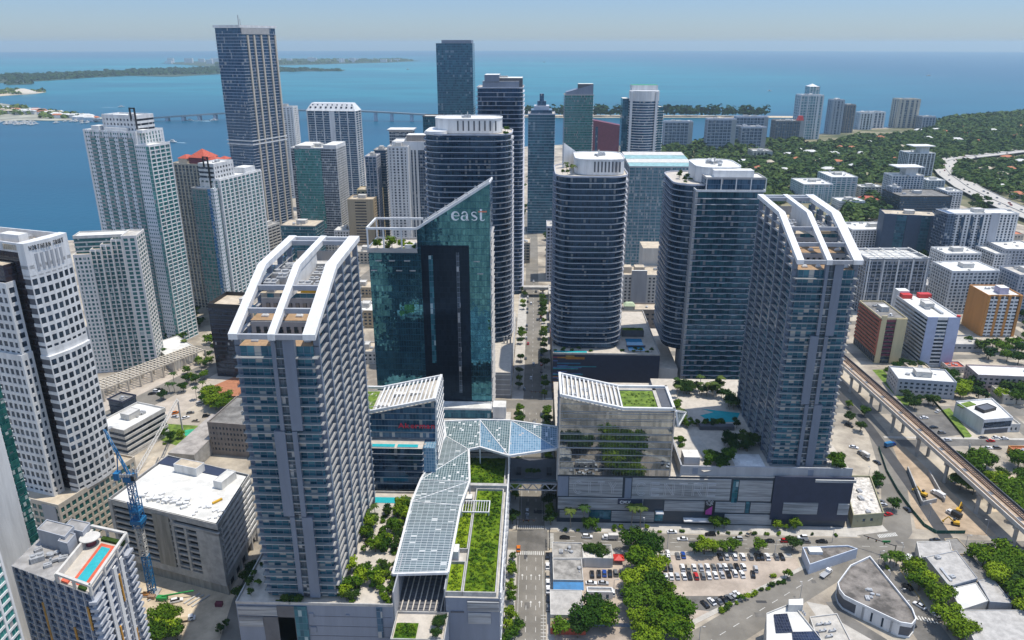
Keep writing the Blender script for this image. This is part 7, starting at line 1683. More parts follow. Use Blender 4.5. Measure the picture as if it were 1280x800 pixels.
# ================================================================== cars
PAINTS = {}
for nm, c_ in dict(white=(.72, .72, .72), silver=(.42, .43, .45), grey=(.14, .145, .15), black=(.012, .012, .014), red=(.42, .015, .015), blue=(.015, .06, .28), tan=(.38, .33, .26), yellow=(.68, .36, .01), orange=(.6, .17, .02), green=(.05, .12, .06)).items():
    PAINTS[nm] = plain('car_paint_'+nm, c_, .22, var=.05, fine=False, spec=.7)
def car_body(suv):
    b = MB(); L_, W_ = 4.6, 1.82; H = 1.0 if suv else .86; T = 1.72 if suv else 1.42
    sec = [(-2.3, .35, .80), (-2.25, H-.08, .86), (-1.4, H, .9), (.9, H, .9), (2.0, H-.12, .86), (2.3, .62, .78), (2.28, .3, .76)]
    lo = .26
    prev = None
    for x, z, w_ in sec:
        cur = [(x, -w_, lo), (x, -w_-.0, z*.72), (x, -w_*.93, z), (x, w_*.93, z), (x, w_, z*.72), (x, w_, lo)]
        if prev:
            for i in range(5): b.face([prev[i], prev[i+1], cur[i+1], cur[i]])
        else: b.face(cur[::-1])
        prev = cur
    b.face(prev)
    x0, x1, x2, x3 = (-2.15, -1.75, .35, 1.15) if suv else (-1.85, -1.1, .3, 1.15)
    rf = [(x1, -.62, T), (x2, -.62, T), (x2, .62, T), (x1, .62, T)]; b.face(rf); b.face([(x, y, T-.09) for x, y, _ in rf][::-1])
    for i in range(4): j = (i+1) % 4; b.face([(rf[i][0], rf[i][1], T-.09), (rf[j][0], rf[j][1], T-.09), rf[j], rf[i]])
    g = MB(); bs = [(x0, -.80, H-.02), (x3, -.80, H-.02), (x3, .80, H-.02), (x0, .80, H-.02)]; tp = [(x, y, T-.03) for x, y, _ in rf]
    for i in range(4): j = (i+1) % 4; g.face([bs[i], bs[j], tp[j], tp[i]])
    return b, g.mesh('cabin_glass', M['carglass'])
BODY = {}
for k in (0, 1):
    b, g = car_body(k); BODY[k] = ({n_: b.mesh('car_body', m) for n_, m in PAINTS.items()}, g)
b = MB()
for i in range(12):
    a, e = 2*pi*i/12, 2*pi*(i+1)/12; A, E_ = (.33*cos(a), .33+.33*sin(a)), (.33*cos(e), .33+.33*sin(e))
    b.face([(A[0], -.11, A[1]), (E_[0], -.11, E_[1]), (E_[0], .11, E_[1]), (A[0], .11, A[1])])
b.face([(.33*cos(2*pi*i/12), -.11, .33+.33*sin(2*pi*i/12)) for i in range(12)]); b.face([(.33*cos(-2*pi*i/12), .11, .33+.33*sin(-2*pi*i/12)) for i in range(12)])
b.face([(.2*cos(2*pi*i/8), -.125, .33+.2*sin(2*pi*i/8)) for i in range(8)], 1); b.face([(.2*cos(-2*pi*i/8), .125, .33+.2*sin(-2*pi*i/8)) for i in range(8)], 1)
WHEEL = b.mesh('wheel', [M['tyre'], M['steel']])
USED = {}
def car(x, y, rz, col, label, suv=None, group=None, z=.02, parts=True):
    suv = R.random() < .4 if suv is None else suv
    n_ = USED.get(label, 0)
    r = thing('parked_car' if group and 'driv' not in group else 'car', label, 'car', (0, 0, 0), group)
    share('car_body', BODY[int(suv)][0][col], r, (0, 0, 0)); share('cabin_glass', BODY[int(suv)][1], r, (0, 0, 0))
    if parts:
        for wx in (-1.42, 1.42):
            for wy in (-.8, .8): share('wheel', WHEEL, r, (wx, wy, -.0))
    r.location = (x, y, z); r.rotation_euler = (0, 0, rz); s_ = R.uniform(.95, 1.06)*1.2; r.scale = (s_, 1.2, 1.2); return r
ORD = ['first', 'second', 'third', 'fourth', 'fifth', 'sixth', 'seventh', 'eighth', 'ninth', 'tenth', 'eleventh', 'twelfth', 'thirteenth', 'fourteenth', 'fifteenth', 'sixteenth', 'seventeenth', 'eighteenth', 'nineteenth', 'twentieth']
CC = 'white white silver black grey white black grey silver white red grey black white blue tan'.split()
def row(pts, cols, rz, where, group, suv=None):
    for i, (p, c_) in enumerate(zip(pts, cols)):
        car(*p, rz+R.uniform(-.04, .04), c_, f'{c_} car {ORD[i]} from the left {where}', suv, group)
lin = lambda a, e, n_: [(a[0]+(e[0]-a[0])*i/(n_-1), a[1]+(e[1]-a[1])*i/(n_-1)) for i in range(n_)]
G1 = 'cars in the big gravel parking lot'; H_ = pi/2
px_row = lambda ps: [P(x, y) for x, y in ps]
row(px_row([(828, 697), (835, 697), (847, 696), (854, 695)]), ['silver', 'white', 'grey', 'blue'], H_, 'at the top left of the big lot', G1)
row(px_row([(900, 697), (908, 697), (918, 697), (928, 697), (938, 697), (946, 697), (952, 697), (959, 697), (970, 697), (977, 697)]), ['black', 'silver', 'white', 'white', 'grey', 'black', 'black', 'white', 'grey', 'black'], H_, 'along the top edge of the lot by the road', G1)
xs_ = [831, 838, 853, 860, 867.5, 876, 884, 892, 899.5, 906.5, 913.5, 921, 929]
row(px_row([(x, 711+(x-831)*-.012) for x in xs_]), ['black', 'grey', 'white', 'tan', 'white', 'silver', 'white', 'grey', 'silver', 'white', 'grey', 'black', 'white'], H_, 'in the upper middle row of the big lot', G1)
row(px_row([(832.5, 722.5), (839, 721.5), (846.5, 721.5), (855, 721.5), (862, 721.5), (870, 721.5), (878.5, 721), (886, 720.5), (894, 720), (902.5, 719.5), (910.5, 719), (918.5, 718), (927.5, 719)]), ['white', 'white', 'silver', 'white', 'black', 'red', 'grey', 'white', 'white', 'silver', 'black', 'white', 'white'], H_, 'in the lower middle row of the big lot', G1)
row(px_row([(881, 756.5), (889.5, 753), (898, 752.5), (904.5, 751.5), (911, 749.5), (917, 747.5), (922, 744.5)]), ['black', 'white', 'grey', 'black', 'grey', 'silver', 'white'], H_+.45, 'in the slanted row by the diagonal road', G1)
for (x, y, c_, l_) in ((944.5, 712.5, 'silver', 'silver car standing alone at the right of the gravel lot'), (941, 719, 'black', 'black car standing alone at the right of the gravel lot'), (822, 722, 'blue', 'dark blue car half under the trees at the lot edge'), (815, 694, 'grey', 'grey car under the trees at the lot corner')): car(*P(x, y), H_-.15, c_, l_, None, G1)
car(*P(834.5, 693), H_, 'white', 'white van parked by the top edge of the big lot', True, G1).scale = (1.15, 1.1, 1.35)
G2 = 'cars in the small yard behind the old shops'
row(px_row([(740, 719), (748.5, 718.5), (755.5, 718), (762.5, 718), (769.5, 717.5), (776.5, 717)]), ['black', 'black', 'blue', 'black', 'grey', 'grey'], H_, 'in the top row of the small yard', G2)
row(px_row([(739, 730), (754, 730)]), ['white', 'silver'], 0, 'in the middle of the small yard', G2)
row(px_row([(736, 742), (744, 743), (751, 742), (758, 743), (766, 742), (776, 743)]), ['black', 'grey', 'white', 'black', 'white', 'grey'], H_, 'in the bottom row of the small yard', G2)
G3 = 'cars parked along the main street'
for i, (y, c_) in enumerate(((696, 'black'), (708.5, 'white'), (720, 'tan'), (729.5, 'white'), (738, 'white'), (749, 'black'), (760, 'grey'))):
    p = P(675, y); car(8.1-.25, p[1], H_, c_, f'{c_} car parked {ORD[i]} from the crossing beside the old shops', None, G3)
car(-2.7, P(648, 668)[1], H_, 'orange', 'orange taxi crossing the junction below the planted block', False, 'cars driving on the main street').location = (*P(648, 687), .05)
for i, (px, py, c_) in enumerate(((659, 640, 'silver'), (659, 648, 'black'), (668, 530, 'grey'), (677, 519, 'black'), (664, 473, 'white'), (660, 430, 'red'), (667, 456, 'silver'), (672, 400, 'grey'), (664, 380, 'white'), (670, 365, 'black'), (667, 352, 'white'))):
    car(*P(px, py), H_, c_, f'{c_} car, {ORD[i]} from the crossing, driving up the main street', None, 'cars driving on the main street')
for i in range(20):
    y = 520+i*11.5+R.uniform(-2, 2); c_ = R.choice(CC); sd = R.choice((0, 1))
    car(-7.0 if sd else 6.1, y, H_, c_, f'{c_} car at the {"left" if sd else "right"} kerb of the far main street', None, 'cars at the kerb of the far main street', parts=i < 12)
G4 = 'cars driving on the cross street'
for px, py, c_, w_ in ((734, 672, 'white', 'right of the junction'), (840, 666, 'white', 'in front of the mall name'), (853, 675, 'white', 'above the big lot'), (922, 675, 'silver', 'above the big lot near its right end'), (936, 668, 'tan', 'turned at the mall drive'), (961, 677.5, 'black', 'just left of the red car'), (982, 677.5, 'red', 'above the wedge shaped building'), (1003, 673, 'white', 'right of the red car'), (1006, 678, 'grey', 'before the diagonal road'), (1027, 678, 'black', 'by the junction corner'), (1169, 676.5, 'black', 'right of the slanted signal arm'), (1235, 684, 'black', 'in the shade of the railway'), (1253, 677, 'grey', 'at the right under the railway'), (760, 672, 'grey', 'waiting behind the white truck'), (706, 673, 'black', 'next to the junction crossing'), (888, 669, 'black', 'under the trees in front of the mall')):
    car(*P(px, py), R.choice((0, pi))+R.uniform(-.05, .05) if c_ != 'tan' else .9, c_, f'{c_} car on the cross street {w_}', None, G4)
G5 = 'cars on the side streets at the right'
for px, py, rz, c_, w_ in ((1134, 735, 2.0, 'black', 'parked under the trees by the long warehouse'), (1149, 758, 2.2, 'white', 'driving down the side street by the triangular building'), (1173, 766, .1, 'white', 'first of three parked by the warehouse wall'), (1175, 770, .1, 'silver', 'second of three parked by the warehouse wall'), (1176, 775, .1, 'grey', 'third of three parked by the warehouse wall'), (1138, 780, 1.9, 'black', 'parked beside the pointed end of the triangular building'), (1112, 743, 1.9, 'grey', 'at the upper wall of the triangular building'), (1127, 760, 1.9, 'grey', 'at the lower wall of the triangular building'),
    (1134, 638, 1.8, 'black', 'driving beside the fenced works'), (1110, 644, .3, 'red', 'standing by the small lot tree'), (1103, 632, .2, 'silver', 'under the small lot tree'), (1100, 628, .2, 'grey', 'first in the small lot tree shade'), (1067, 560, -.4, 'white', 'turning at the corner behind the right slab tower'), (1061, 533, -.8, 'black', 'behind the right slab tower'), (1082, 574, 1.9, 'grey', 'next to the small truck'), (1096, 579, 1.9, 'black', 'second behind the small truck'), (1155, 523, .1, 'white', 'in the lot behind the railway'), (1167, 535, .1, 'black', 'lower in the lot behind the railway'), (1177, 542, .1, 'grey', 'at the hedge of the lot behind the railway'), (1184, 551, .1, 'silver', 'on the villa street left end'),
    (1229, 548, .05, 'grey', 'first in front of the modern villa'), (1238, 552, .05, 'red', 'driving past the modern villa'), (1245, 548, .05, 'white', 'second in front of the modern villa'), (1255, 549, .05, 'white', 'third in front of the modern villa'), (1235, 561, .05, 'white', 'opposite the modern villa'), (1246, 561, .05, 'grey', 'opposite the modern villa at the right'), (1172, 515, .7, 'white', 'along the villa lawn'), (1178, 503, .3, 'black', 'at the head of the villa lawn'), (1222, 712, 2.1, 'tan', 'behind the warehouse sheds'), (1265, 747, 2.1, 'white', 'under the big dark trees by the warehouse'), (1262, 757, 2.1, 'grey', 'lower under the big dark trees'), (1271, 790, .4, 'black', 'at the bottom right corner')):
    car(*P(px, py), rz, c_, f'{c_} car {w_}', None, G5)
for i, (px, py, c_) in enumerate(((190, 493, 'black'), (196, 490, 'white'), (199, 488, 'black'), (220, 517, 'orange'), (238, 517, 'grey'), (219, 522, 'silver'), (232, 523, 'white'), (258, 521, 'black'), (245, 527, 'tan'), (250, 505, 'white'), (226, 492, 'grey'))):
    car(*P(px, py), R.uniform(-.2, 1), c_, f'{c_} car, {ORD[i]} one at the avenue crossing beyond the green park', None, 'cars at the avenue crossing')
fwd = [(1280, 271), (1262, 262), (1240, 253), (1225, 245), (1210, 238), (1200, 231), (1188, 222), (1182, 215), (1184, 206), (1195, 201), (1215, 198), (1238, 195), (1262, 192)]
for i in range(40):
    k = R.random()*(len(fwd)-1.01); j = int(k); a, e = P(*fwd[j]), P(*fwd[j+1]); t_ = k-j; dx, dy = e[0]-a[0], e[1]-a[1]; l = hypot(dx, dy); o_ = R.choice((-16, -10, -5, 5, 10, 16)); c_ = R.choice(('white', 'black', 'silver', 'red'))
    q = car(a[0]+dx*t_-dy/l*o_, a[1]+dy*t_+dx/l*o_, atan2(dy, dx), c_, f'tiny {c_} car on the curving freeway', None, f'{c_} cars driving on the freeway', 5.05, False); q.scale = (1.4, 1.3, 1.3)
def truck(x, y, rz, cab, bed, label, flat=False, nm='truck'):
    r = thing(nm, label, 'truck', (0, 0, 0)); b = MB(); b.box(1.4, -1.1, .5, 3.4, 1.1, 2.5); b.prism(rect(3.4, -1.05, 4.3, 1.05), .5, [1.5, 1.5, 1.6, 1.6]); b.build('cab', PAINTS[cab], r)
    MB().box(2.2, -1.12, 1.6, 3.42, 1.12, 2.3).build('windscreen', M['carglass'], r); MB().box(-4, -1.2, .9, 1.2, 1.2, 1.3 if flat else 3.3).build('load_bed', M[bed], r)
    for wx in (-3, -2, 2.9):
        for wy in (-1, 1): share('wheel', WHEEL, r, (wx, wy, 0), 0, (1.5, 1.5, 1.5))
    r.location = (x, y, .03); r.rotation_euler = (0, 0, rz)
truck(*P(763, 674), pi, 'white', 'offwhite', 'white box truck on the cross street beside the big trees'); truck(*P(1032, 719), .72, 'white', 'grey', 'white flatbed truck driving on the diagonal road', True); truck(*P(1079, 570), 2.0, 'grey', 'offwhite', 'small box truck with an orange cab side behind the right slab tower')
truck(*P(1134, 702), .9, 'white', 'white', 'white box truck parked by the palm island'); truck(*P(1112, 558), .4, 'blue', 'bluepaint', 'dark blue truck below the railway'); truck(*P(1172, 620), 2.0, 'white', 'white', 'white tank truck on the fenced works below the railway'); truck(*P(1192, 645), 2.1, 'white', 'black', 'black and white lorry at the works below the railway')
truck(*P(232, 776), .3, 'white', 'tan', 'white pickup truck with a tan bed on the construction site', True, 'pickup_truck')
car(*P(221, 752), .4, 'white', 'white car beside the green lift on the construction site', True)
def digger(x, y, rz, m, label):
    r = thing('excavator', label, 'machine', (0, 0, 0)); b = MB(); b.box(-2, -1.4, 0, 2, -.7, .9); b.box(-2, .7, 0, 2, 1.4, .9); b.build('track', M['black'], r); b = MB(); b.box(-1.8, -1.3, .9, 1.2, 1.3, 2.2); b.build('body', M[m], r); MB().box(.2, -1.3, 2.2, 1.4, -.1, 3.3).build('cab', M['carglass'], r)
    b = MB(); b.bar((1.2, .4, 2), (4, .4, 4.4), .5); b.bar((4, .4, 4.4), (6, .4, 1.6), .4); b.box(5.6, 0, .8, 6.5, .9, 1.7); b.build('arm', M[m], r); r.location = (x, y, .02); r.rotation_euler = (0, 0, rz)
digger(*P(1154, 620), 2.2, 'yellow', 'yellow excavator at the works under the railway, upper one'); digger(*P(1194, 656), 2.8, 'yellow', 'yellow excavator by the crossing under the railway, lower one'); digger(*P(1198, 640), .8, 'yellow', 'yellow loader next to a railway pillar')
r = thing('boom_lift', 'green boom lift lying low on the construction site', 'machine', (*P(203, 750), 0)); c_ = P(203, 750); b = MB(); b.box(c_[0]-2.4, c_[1]-1.2, .4, c_[0]+2.4, c_[1]+1.2, 2); b.build('body', M['green'], r); b = MB(); b.bar((*c_, 2.2), (c_[0]+14, c_[1]+3, 3.2), .6); b.build('boom', M['green'], r)
for wx in (-1.6, 1.6):
    for wy in (-1.2, 1.2): share('wheel', WHEEL, r, (c_[0]+wx, c_[1]+wy, 0), 0, (1.5, 1.5, 1.5))
for i, (px, py, l_) in enumerate(((185, 752, 6), (230, 755, 9), (235, 757, 9), (240, 759, 10), (187, 748, 4))):
    x, y = P(px, py); o = MB().bar((x, y, .3), (x+l_*.5, y+l_*.8, .3), .8, .5).build('steel_beam', M['conc']); tag(o, 'pale beam lying on the sandy construction site', 'beam', 'beams on the construction site')
for i, (px, py, m, l_) in enumerate(((183, 745, 'orange', 'orange crate at the crane foot'), (190, 748, 'rust', 'rusty skip at the crane foot'), (274, 757, 'maroon', 'dark red container at the garage corner'))):
    x, y = P(px, py); b = MB(); b.box(x-1.6, y-1, 0, x+1.6, y+1, 1.6); b.ring(rect(x-1.65, y-1.05, x+1.65, y+1.05), .12, 1.55, 1.8); tag(b.build('container', M[m]), l_, 'container')
# ================================================================== street furniture
def tent(x, y):
    r = thing('tent', 'bright red peaked tent behind the old shops', 'tent', (x, y, 0)); MB().hip(rect(x-2.6, y-2.6, x+2.6, y+2.6), 2.6, 1.5, 0).build('roof', M['redpaint'], r); b = MB()
    for i, (a, e) in enumerate(((-2.5, -2.5), (2.5, -2.5), (2.5, 2.5), (-2.5, 2.5))): MB().cyl(x+a, y+e, 0, 2.6, .06).build('pole', M['steel'], r)
    b = MB(); b.ring(rect(x-2.62, y-2.62, x+2.62, y+2.62), .03, 2.2, 2.62); b.build('valance', M['redpaint'], r)
tent(*P(773, 702))
def lamp(x, y, h, label, arm=2.2, rz=0):
    r = thing('street_lamp', label, 'street lamp', (x, y, 0)); b = MB(); b.cyl(x, y, 0, h, .14, .09, 8); b.build('pole', M['grey'], r); ex, ey = x+arm*cos(rz), y+arm*sin(rz)
    b = MB(); b.bar((x, y, h), (ex, ey, h+.3), .12); b.build('arm', M['grey'], r); b = MB(); b.box(ex-.5, ey-.2, h+.15, ex+.5, ey+.2, h+.4); b.build('lamp_head', M['offwhite'], r)
for px, py, h, l_ in ((834, 686, 10, 'grey street lamp by the top left of the big gravel lot'), (804, 670, 10, 'grey street lamp in front of the big trees'), (1040, 678, 9, 'grey pole at the mall corner of the cross street'), (968, 694, 9, 'grey lamp by the right part of the gravel lot'), (1000, 748, 8, 'grey lamp beside the solar panelled office'), (1097, 708, 9, 'lamp at the tip of the triangular building'), (1110, 731, 7, 'upper lamp along the side street'), (1123, 752, 7, 'middle lamp along the side street'), (1134, 770, 7, 'lower lamp along the side street'), (1182, 785, 8, 'lamp by the warehouse wall'), (1161, 650, 9, 'lamp on the fenced works'), (1206, 686, 8, 'pole by the warehouse end at the crossing'), (1126, 698, 8, 'pole at the corner of the palm island'), (874, 800, 7, 'lamp on the diagonal road in the foreground'), (767, 740, 7, 'slim lamp in the small yard'), (1085, 600, 8, 'lamp in the small lot beside the olive building'), (1232, 668, 9, 'lamp near the railway crossing')): lamp(*P(px, py), h, l_, 1.6, R.choice((0, pi, H_)))
def gantry(p0, p1, h, label):
    r = thing('traffic_signal', label, 'traffic signal', (*p0, 0)); b = MB(); b.cyl(*p0, 0, h+.6, .22, n=8); b.build('pole', M['black'], r); b = MB(); b.bar((*p0, h), (*p1, h+.3), .3); b.build('arm', M['black'], r)
    for k in (.35, .6, .85):
        x, y = mixp(p0, p1, k); s_ = thing('signal_head', None, None) if False else MB().box(x-.25, y-.3, h-1.2, x+.25, y+.1, h+.2).build('signal_head', M['black'], r)
        for i, m in enumerate(('redpaint', 'yellow', 'green')): MB().box(x-.12, y-.36, h-.15-i*.42, x+.12, y-.3, h+.1-i*.42).build('lens', M[m], s_)
p0 = P(1117, 697); p1 = (p0[0]-13, p0[1]+8); gantry(p0, p1, 7, 'black traffic signal on a long slanted arm over the diagonal road'); gantry((-8.5, 344.2), (2.5, 344.2), 6.3, 'black traffic signal arm across the junction below the footbridge'); gantry((9, 327.5), (9, 337), 6.3, 'black traffic signal arm by the old shop corner'); gantry((8.2, 503.6), (-3, 503.6), 6.3, 'black traffic signal arm at the second junction up the street')
b = MB(); x, y = mixp(p0, p1, .3); b.box(x-2, y-.1, 7.3, x+2, y+.1, 8.4); tag(b.build('street_sign', M['green']), 'small green street sign on the slanted signal arm', 'sign')
def fence(pts, h, m, label, step=4):
    r = thing('fence', label, 'fence', (*pts[0], 0)); b = MB()
    for i in range(len(pts)-1): b.bar((*pts[i], h/2), (*pts[i+1], h/2), .08, h)
    b.build('screen', M[m], r)
    for i in range(len(pts)-1):
        for k in range(3): x, y = mixp(pts[i], pts[i+1], k/3); MB().cyl(x, y, 0, h+.2, .07, n=6).build('post', M['grey'], r)
M['gscreen'] = plain('green_screen', (.02, .10, .07), .8)
fence([P(1098, 560), P(1108, 590), P(1122, 615), P(1140, 640), P(1155, 658), P(1170, 667), P(1206, 667)], 2, 'gscreen', 'green screened fence round the works under the railway'); fence([P(1205, 548), P(1178, 515), P(1165, 500)], 1.6, 'leafd', 'clipped dark hedge line along the villa lot'); fence([(26, 274), (50, 273.5)], 2, 'bluegrey', 'blue grey metal fence below the big trees')
b = MB(); q = [P(1120, 585), P(1145, 604), P(1160, 632), P(1152, 640)]; r = thing('trench_wall', 'concrete trench wall of the works under the railway', 'wall', (*P(1140, 600), 0))
for a, e in ((P(1134, 588), P(1152, 632)), (P(1152, 632), P(1170, 628)), (P(1160, 592), P(1180, 628))): MB().bar((*a, 1.4), (*e, 1.4), .6, 2.8).build('wall', M['conc'], r)
for px, py, h in ((1207, 580, 14),): x, y = P(px, py); b = MB(); b.cyl(x, y, 0, h, .45, .35, 8); b.box(x-.5, y-.5, h-2, x+.5, y+.5, h-1.2); tag(b.build('utility_pole', M['conc']), 'thick concrete utility pole between the railway and the trees', 'pole')
# ================================================================== trees and palms
def grove(kinds, pix, label, group=None, z=0, s=(.85, 1.15)):
    for px, py in pix: plant(R.choice(kinds), P(px, py, z), label, z, R.uniform(*s), group)
big = ('big1', 'big2', 'big3'); mid = ('mid1', 'mid2', 'mid3'); sm = ('sm1', 'sm2', 'sm3'); pal = ('palm1', 'palm2', 'palm3')
grove(big, [(794, 690), (812, 698), (800, 716), (818, 722), (792, 738), (812, 745), (830, 750), (795, 764), (822, 772), (845, 778), (800, 790), (826, 797), (850, 800), (806, 812), (838, 790)], 'large bright green tree in the dense row between the two parking lots', 'dense row of big trees between the lots')
grove(('big2', 'big3'), [(745, 778), (757, 783), (733, 787)], 'rounded bright tree behind the mural painted shop', 'trees behind the mural shop')
grove(('mid1', 'big3'), [(868, 692), (880, 693), (892, 692), (904, 691), (916, 690)], 'broad tree shading the top row of the gravel lot', 'trees shading the gravel lot', s=(.8, 1.0))
grove(mid, [(700, 795), (722, 797), (738, 697), (748, 700), (948, 690), (990, 688)], 'smaller green tree standing among the old shops and lots', 'trees among the old shops')
grove(pal, [(713, 660), (729, 660), (789, 660), (800, 660)], 'tall palm in front of the mall name wall', 'palms in front of the mall', s=(1.25, 1.4)); grove(('mid1', 'mid2', 'sm2'), [(740, 662), (734, 663), (768, 662), (776, 662), (808, 662), (893, 661), (905, 661), (972, 662), (982, 662), (992, 662)], 'round street tree on the pavement in front of the mall podium', 'street trees in front of the mall', s=(.8, 1.05))
grove(('bush1', 'bush2', 'bush3', 'sm2'), [(900+i*6.5, 764-i*3.1+R.uniform(-1, 1)) for i in range(14)]+[(968, 722), (974, 728)], 'scrubby bush on the verge between the gravel lot and the diagonal road', 'scrub by the diagonal road', s=(.8, 1.4))
for i in range(24):
    x = 18+i*6.2+R.uniform(-1, 1)
    if R.random() < .8: plant(R.choice(('bush1', 'bush2', 'bush3')), (x, 344.4), 'low bush in the kerb bed in front of the mall podium', .1, R.uniform(.7, 1.1), 'kerb bushes by the mall')
for y in list(range(258, 322, 6)): plant(R.choice(('sm1', 'sm2', 'mid2')), (-9.6, y+R.uniform(-1, 1)), 'narrow street tree on the pavement beside the planted mall block', .1, R.uniform(.7, 1.05), 'street trees beside the planted block')
grove(('mid1', 'big3'), [(640, 800), (630, 812), (648, 790)], 'bright tree at the foot of the planted mall block', 'trees at the planted block foot')
for y in list(range(349, 486, 6)):
    for x in (-10, 9.6):
        if R.random() < .85: plant(R.choice(mid), (x+R.uniform(-.5, .5), y), 'street tree along the shaded part of the main street', .1, R.uniform(.7, 1.0), 'street trees in the shaded street')
for y in list(range(508, 760, 13)):
    for x in (-11, 8.6):
        if R.random() < .75: plant(R.choice(mid), (x+R.uniform(-.8, .8), y), 'street tree along the far sunny part of the main street', .1, R.uniform(.7, 1.15), 'street trees of the far street')
grove(('far1', 'far2'), [(652, 272), (660, 262), (684, 300), (690, 320), (650, 330), (684, 260), (688, 240), (700, 250), (655, 235), (662, 225), (690, 228)], 'distant tree beside the far end of the main street', 'trees at the far street end', s=(.8, 1.2))
# roof gardens
for x0, y0, x1, y1, n_, l_, g_ in ((-79.5, 251, -71, 272, 30, 'tree in the planting beside the nearest slab tower on its podium', 'podium garden trees beside the tower'), (-67, 251, -58, 276, 34, 'tree in the planting under the edge of the glass ribbon canopy', 'podium garden trees by the canopy'), (-71, 283, -60, 300, 34, 'tree in the middle bed of the left podium garden', 'podium garden trees in the middle bed'), (-78, 282, -74.5, 308, 18, 'tree along the tower side of the left podium garden', 'podium garden side trees'), (-72, 303, -59, 319, 26, 'tree in the upper bed near the small podium pool', 'podium garden trees near the pool')):
    for i in range(n_): plant(R.choice(('sm1', 'sm2', 'mid2', 'bush1', 'bush2', 'sm3')), (R.uniform(x0, x1), R.uniform(y0, y1)), l_, 29.62, R.uniform(.85, 1.15), g_)
for p in ((-78.5, 309), (-76.5, 313), (-61, 319), (-74, 303)): plant('palm2', p, 'palm tree beside the small podium pool', 29.62, .8, 'palms by the podium pool')
for x0, x1 in ((-120, -112), (-104, -93)):
    for i in range(12): plant(R.choice(('sm3', 'bush3', 'sm1')), (R.uniform(x0, x1) if x0 > -112 else R.uniform(-120.3, -113), 250.2 if x0 > -112 else R.uniform(250.5, 312)), 'dark shrubby plant on the podium edge left of the nearest slab tower', 29.62, .8, 'plants on the podium edge')
for i in range(5): plant('mid3', (-37.5+R.uniform(-1, 1), 242+R.uniform(-2, 6)), 'dark tree on the amphitheatre terrace', 21.6, .6, 'trees on the amphitheatre terrace')
for q, n_, ks, l_, g_ in ((rect(91, 355, 106, 368), 24, ('sm1', 'bush1', 'mid1', 'sm2'), 'tree in the sunny planting beside the white box on the right garden deck', 'sunny trees on the right deck'), (rect(107, 372, 124, 384), 18, ('sm3', 'mid3'), 'dark tree on the shaded middle of the right garden deck', 'shaded trees on the right deck'), (rect(88, 400, 122, 407), 22, ('sm3', 'sm1'), 'dark tree in the belt across the right garden deck', 'tree belt on the right deck'), (rect(80, 400, 90, 432), 18, ('mid1', 'sm2', 'palm2'), 'tree beside the mirrored office on the right garden deck', 'trees beside the mirrored office'), (rect(80.5, 370, 86, 392), 8, ('sm1', 'bush2'), 'small tree along the white deck path', 'trees along the deck path'), (rect(90, 440, 122, 452), 24, ('palm2', 'palm3', 'mid3'), 'palm or tree beyond the pool on the right garden deck', 'palms beyond the deck pool'), (rect(119, 418, 124, 436), 8, ('palm2', 'mid3'), 'palm between the deck pool and the slab tower', 'palms by the slab tower'), (rect(157, 354.5, 166, 362), 9, ('mid1', 'sm1'), 'bright tree at the foot of the right slab tower', 'trees at the right tower foot')):
    for i in range(n_): plant(R.choice(ks), (R.uniform(q[0][0], q[1][0]), R.uniform(q[0][1], q[2][1])), l_, 33.02, R.uniform(.75, 1.1), g_)
for i in range(11): plant(R.choice(('sm1', 'sm2', 'mid2', 'bush1')), (R.uniform(-96, -71), R.uniform(431.5, 436)), 'leafy plant in the roof garden at the hotel top', 131, R.uniform(.8, 1.2), 'hotel roof garden')
for i in range(14): plant(R.choice(('bush1', 'bush2', 'sm1')), (R.uniform(15, 88), R.uniform(510, 513)), 'low plant along the edge of the striped podium', 35.5, .9, 'plants on the striped podium edge')
# left: avenue, park, site
grove(('mid1', 'mid2', 'mid3', 'palm1'), [(x+R.uniform(-4, 4), y+R.uniform(-4, 4)) for x, y in ((210, 493), (222, 487), (232, 480), (240, 474), (250, 466), (258, 460), (228, 488), (244, 480), (256, 472), (216, 480), (266, 456), (262, 448), (270, 440), (205, 498), (236, 470), (248, 456))], 'tree in the planted median of the avenue at the left', 'trees in the avenue median'); grove(('big3', 'mid1', 'mid3'), [(262, 508), (270, 512), (278, 508), (286, 505), (266, 502), (280, 514), (256, 505)], 'dense green tree in the clump beside the orange brick plaza', 'trees by the brick plaza'); grove(pal, [(246, 500), (262, 494), (288, 498), (254, 490), (206, 450), (212, 446), (232, 440)], 'palm near the avenue crossing', 'palms at the avenue crossing')
grove(('mid1', 'mid2', 'bush1'), [(202, 548), (206, 556), (198, 540), (226, 548), (214, 552)], 'small tree at the edge of the green park with the court', 'park edge trees', s=(.7, 1)); grove(('big2', 'mid1', 'big3'), [(205, 780), (212, 784), (222, 800), (206, 798), (196, 806)], 'leafy tree on the sandy construction site', 'trees on the construction site'); grove(('mid3', 'sm3'), [(276, 792), (284, 784), (300, 750), (305, 742), (310, 730), (316, 722), (318, 712)], 'dark tree in the alley left of the left podium', 'alley trees')
grove(('far2', 'mid1'), [(244, 400), (250, 408), (246, 392), (240, 348), (246, 356), (238, 340), (236, 332), (262, 430), (215, 425), (225, 428), (345, 360), (340, 350)], 'tree between the pale towers at the left', 'trees between the left towers')
C = P(241, 352); tag(MB().prism(rect(C[0]-9, C[1]-12, C[0]+9, C[1]+12), 0, 1.2, 0).build('pool', M['pool']), 'small turquoise pool at the foot of the twin white towers', 'pool')
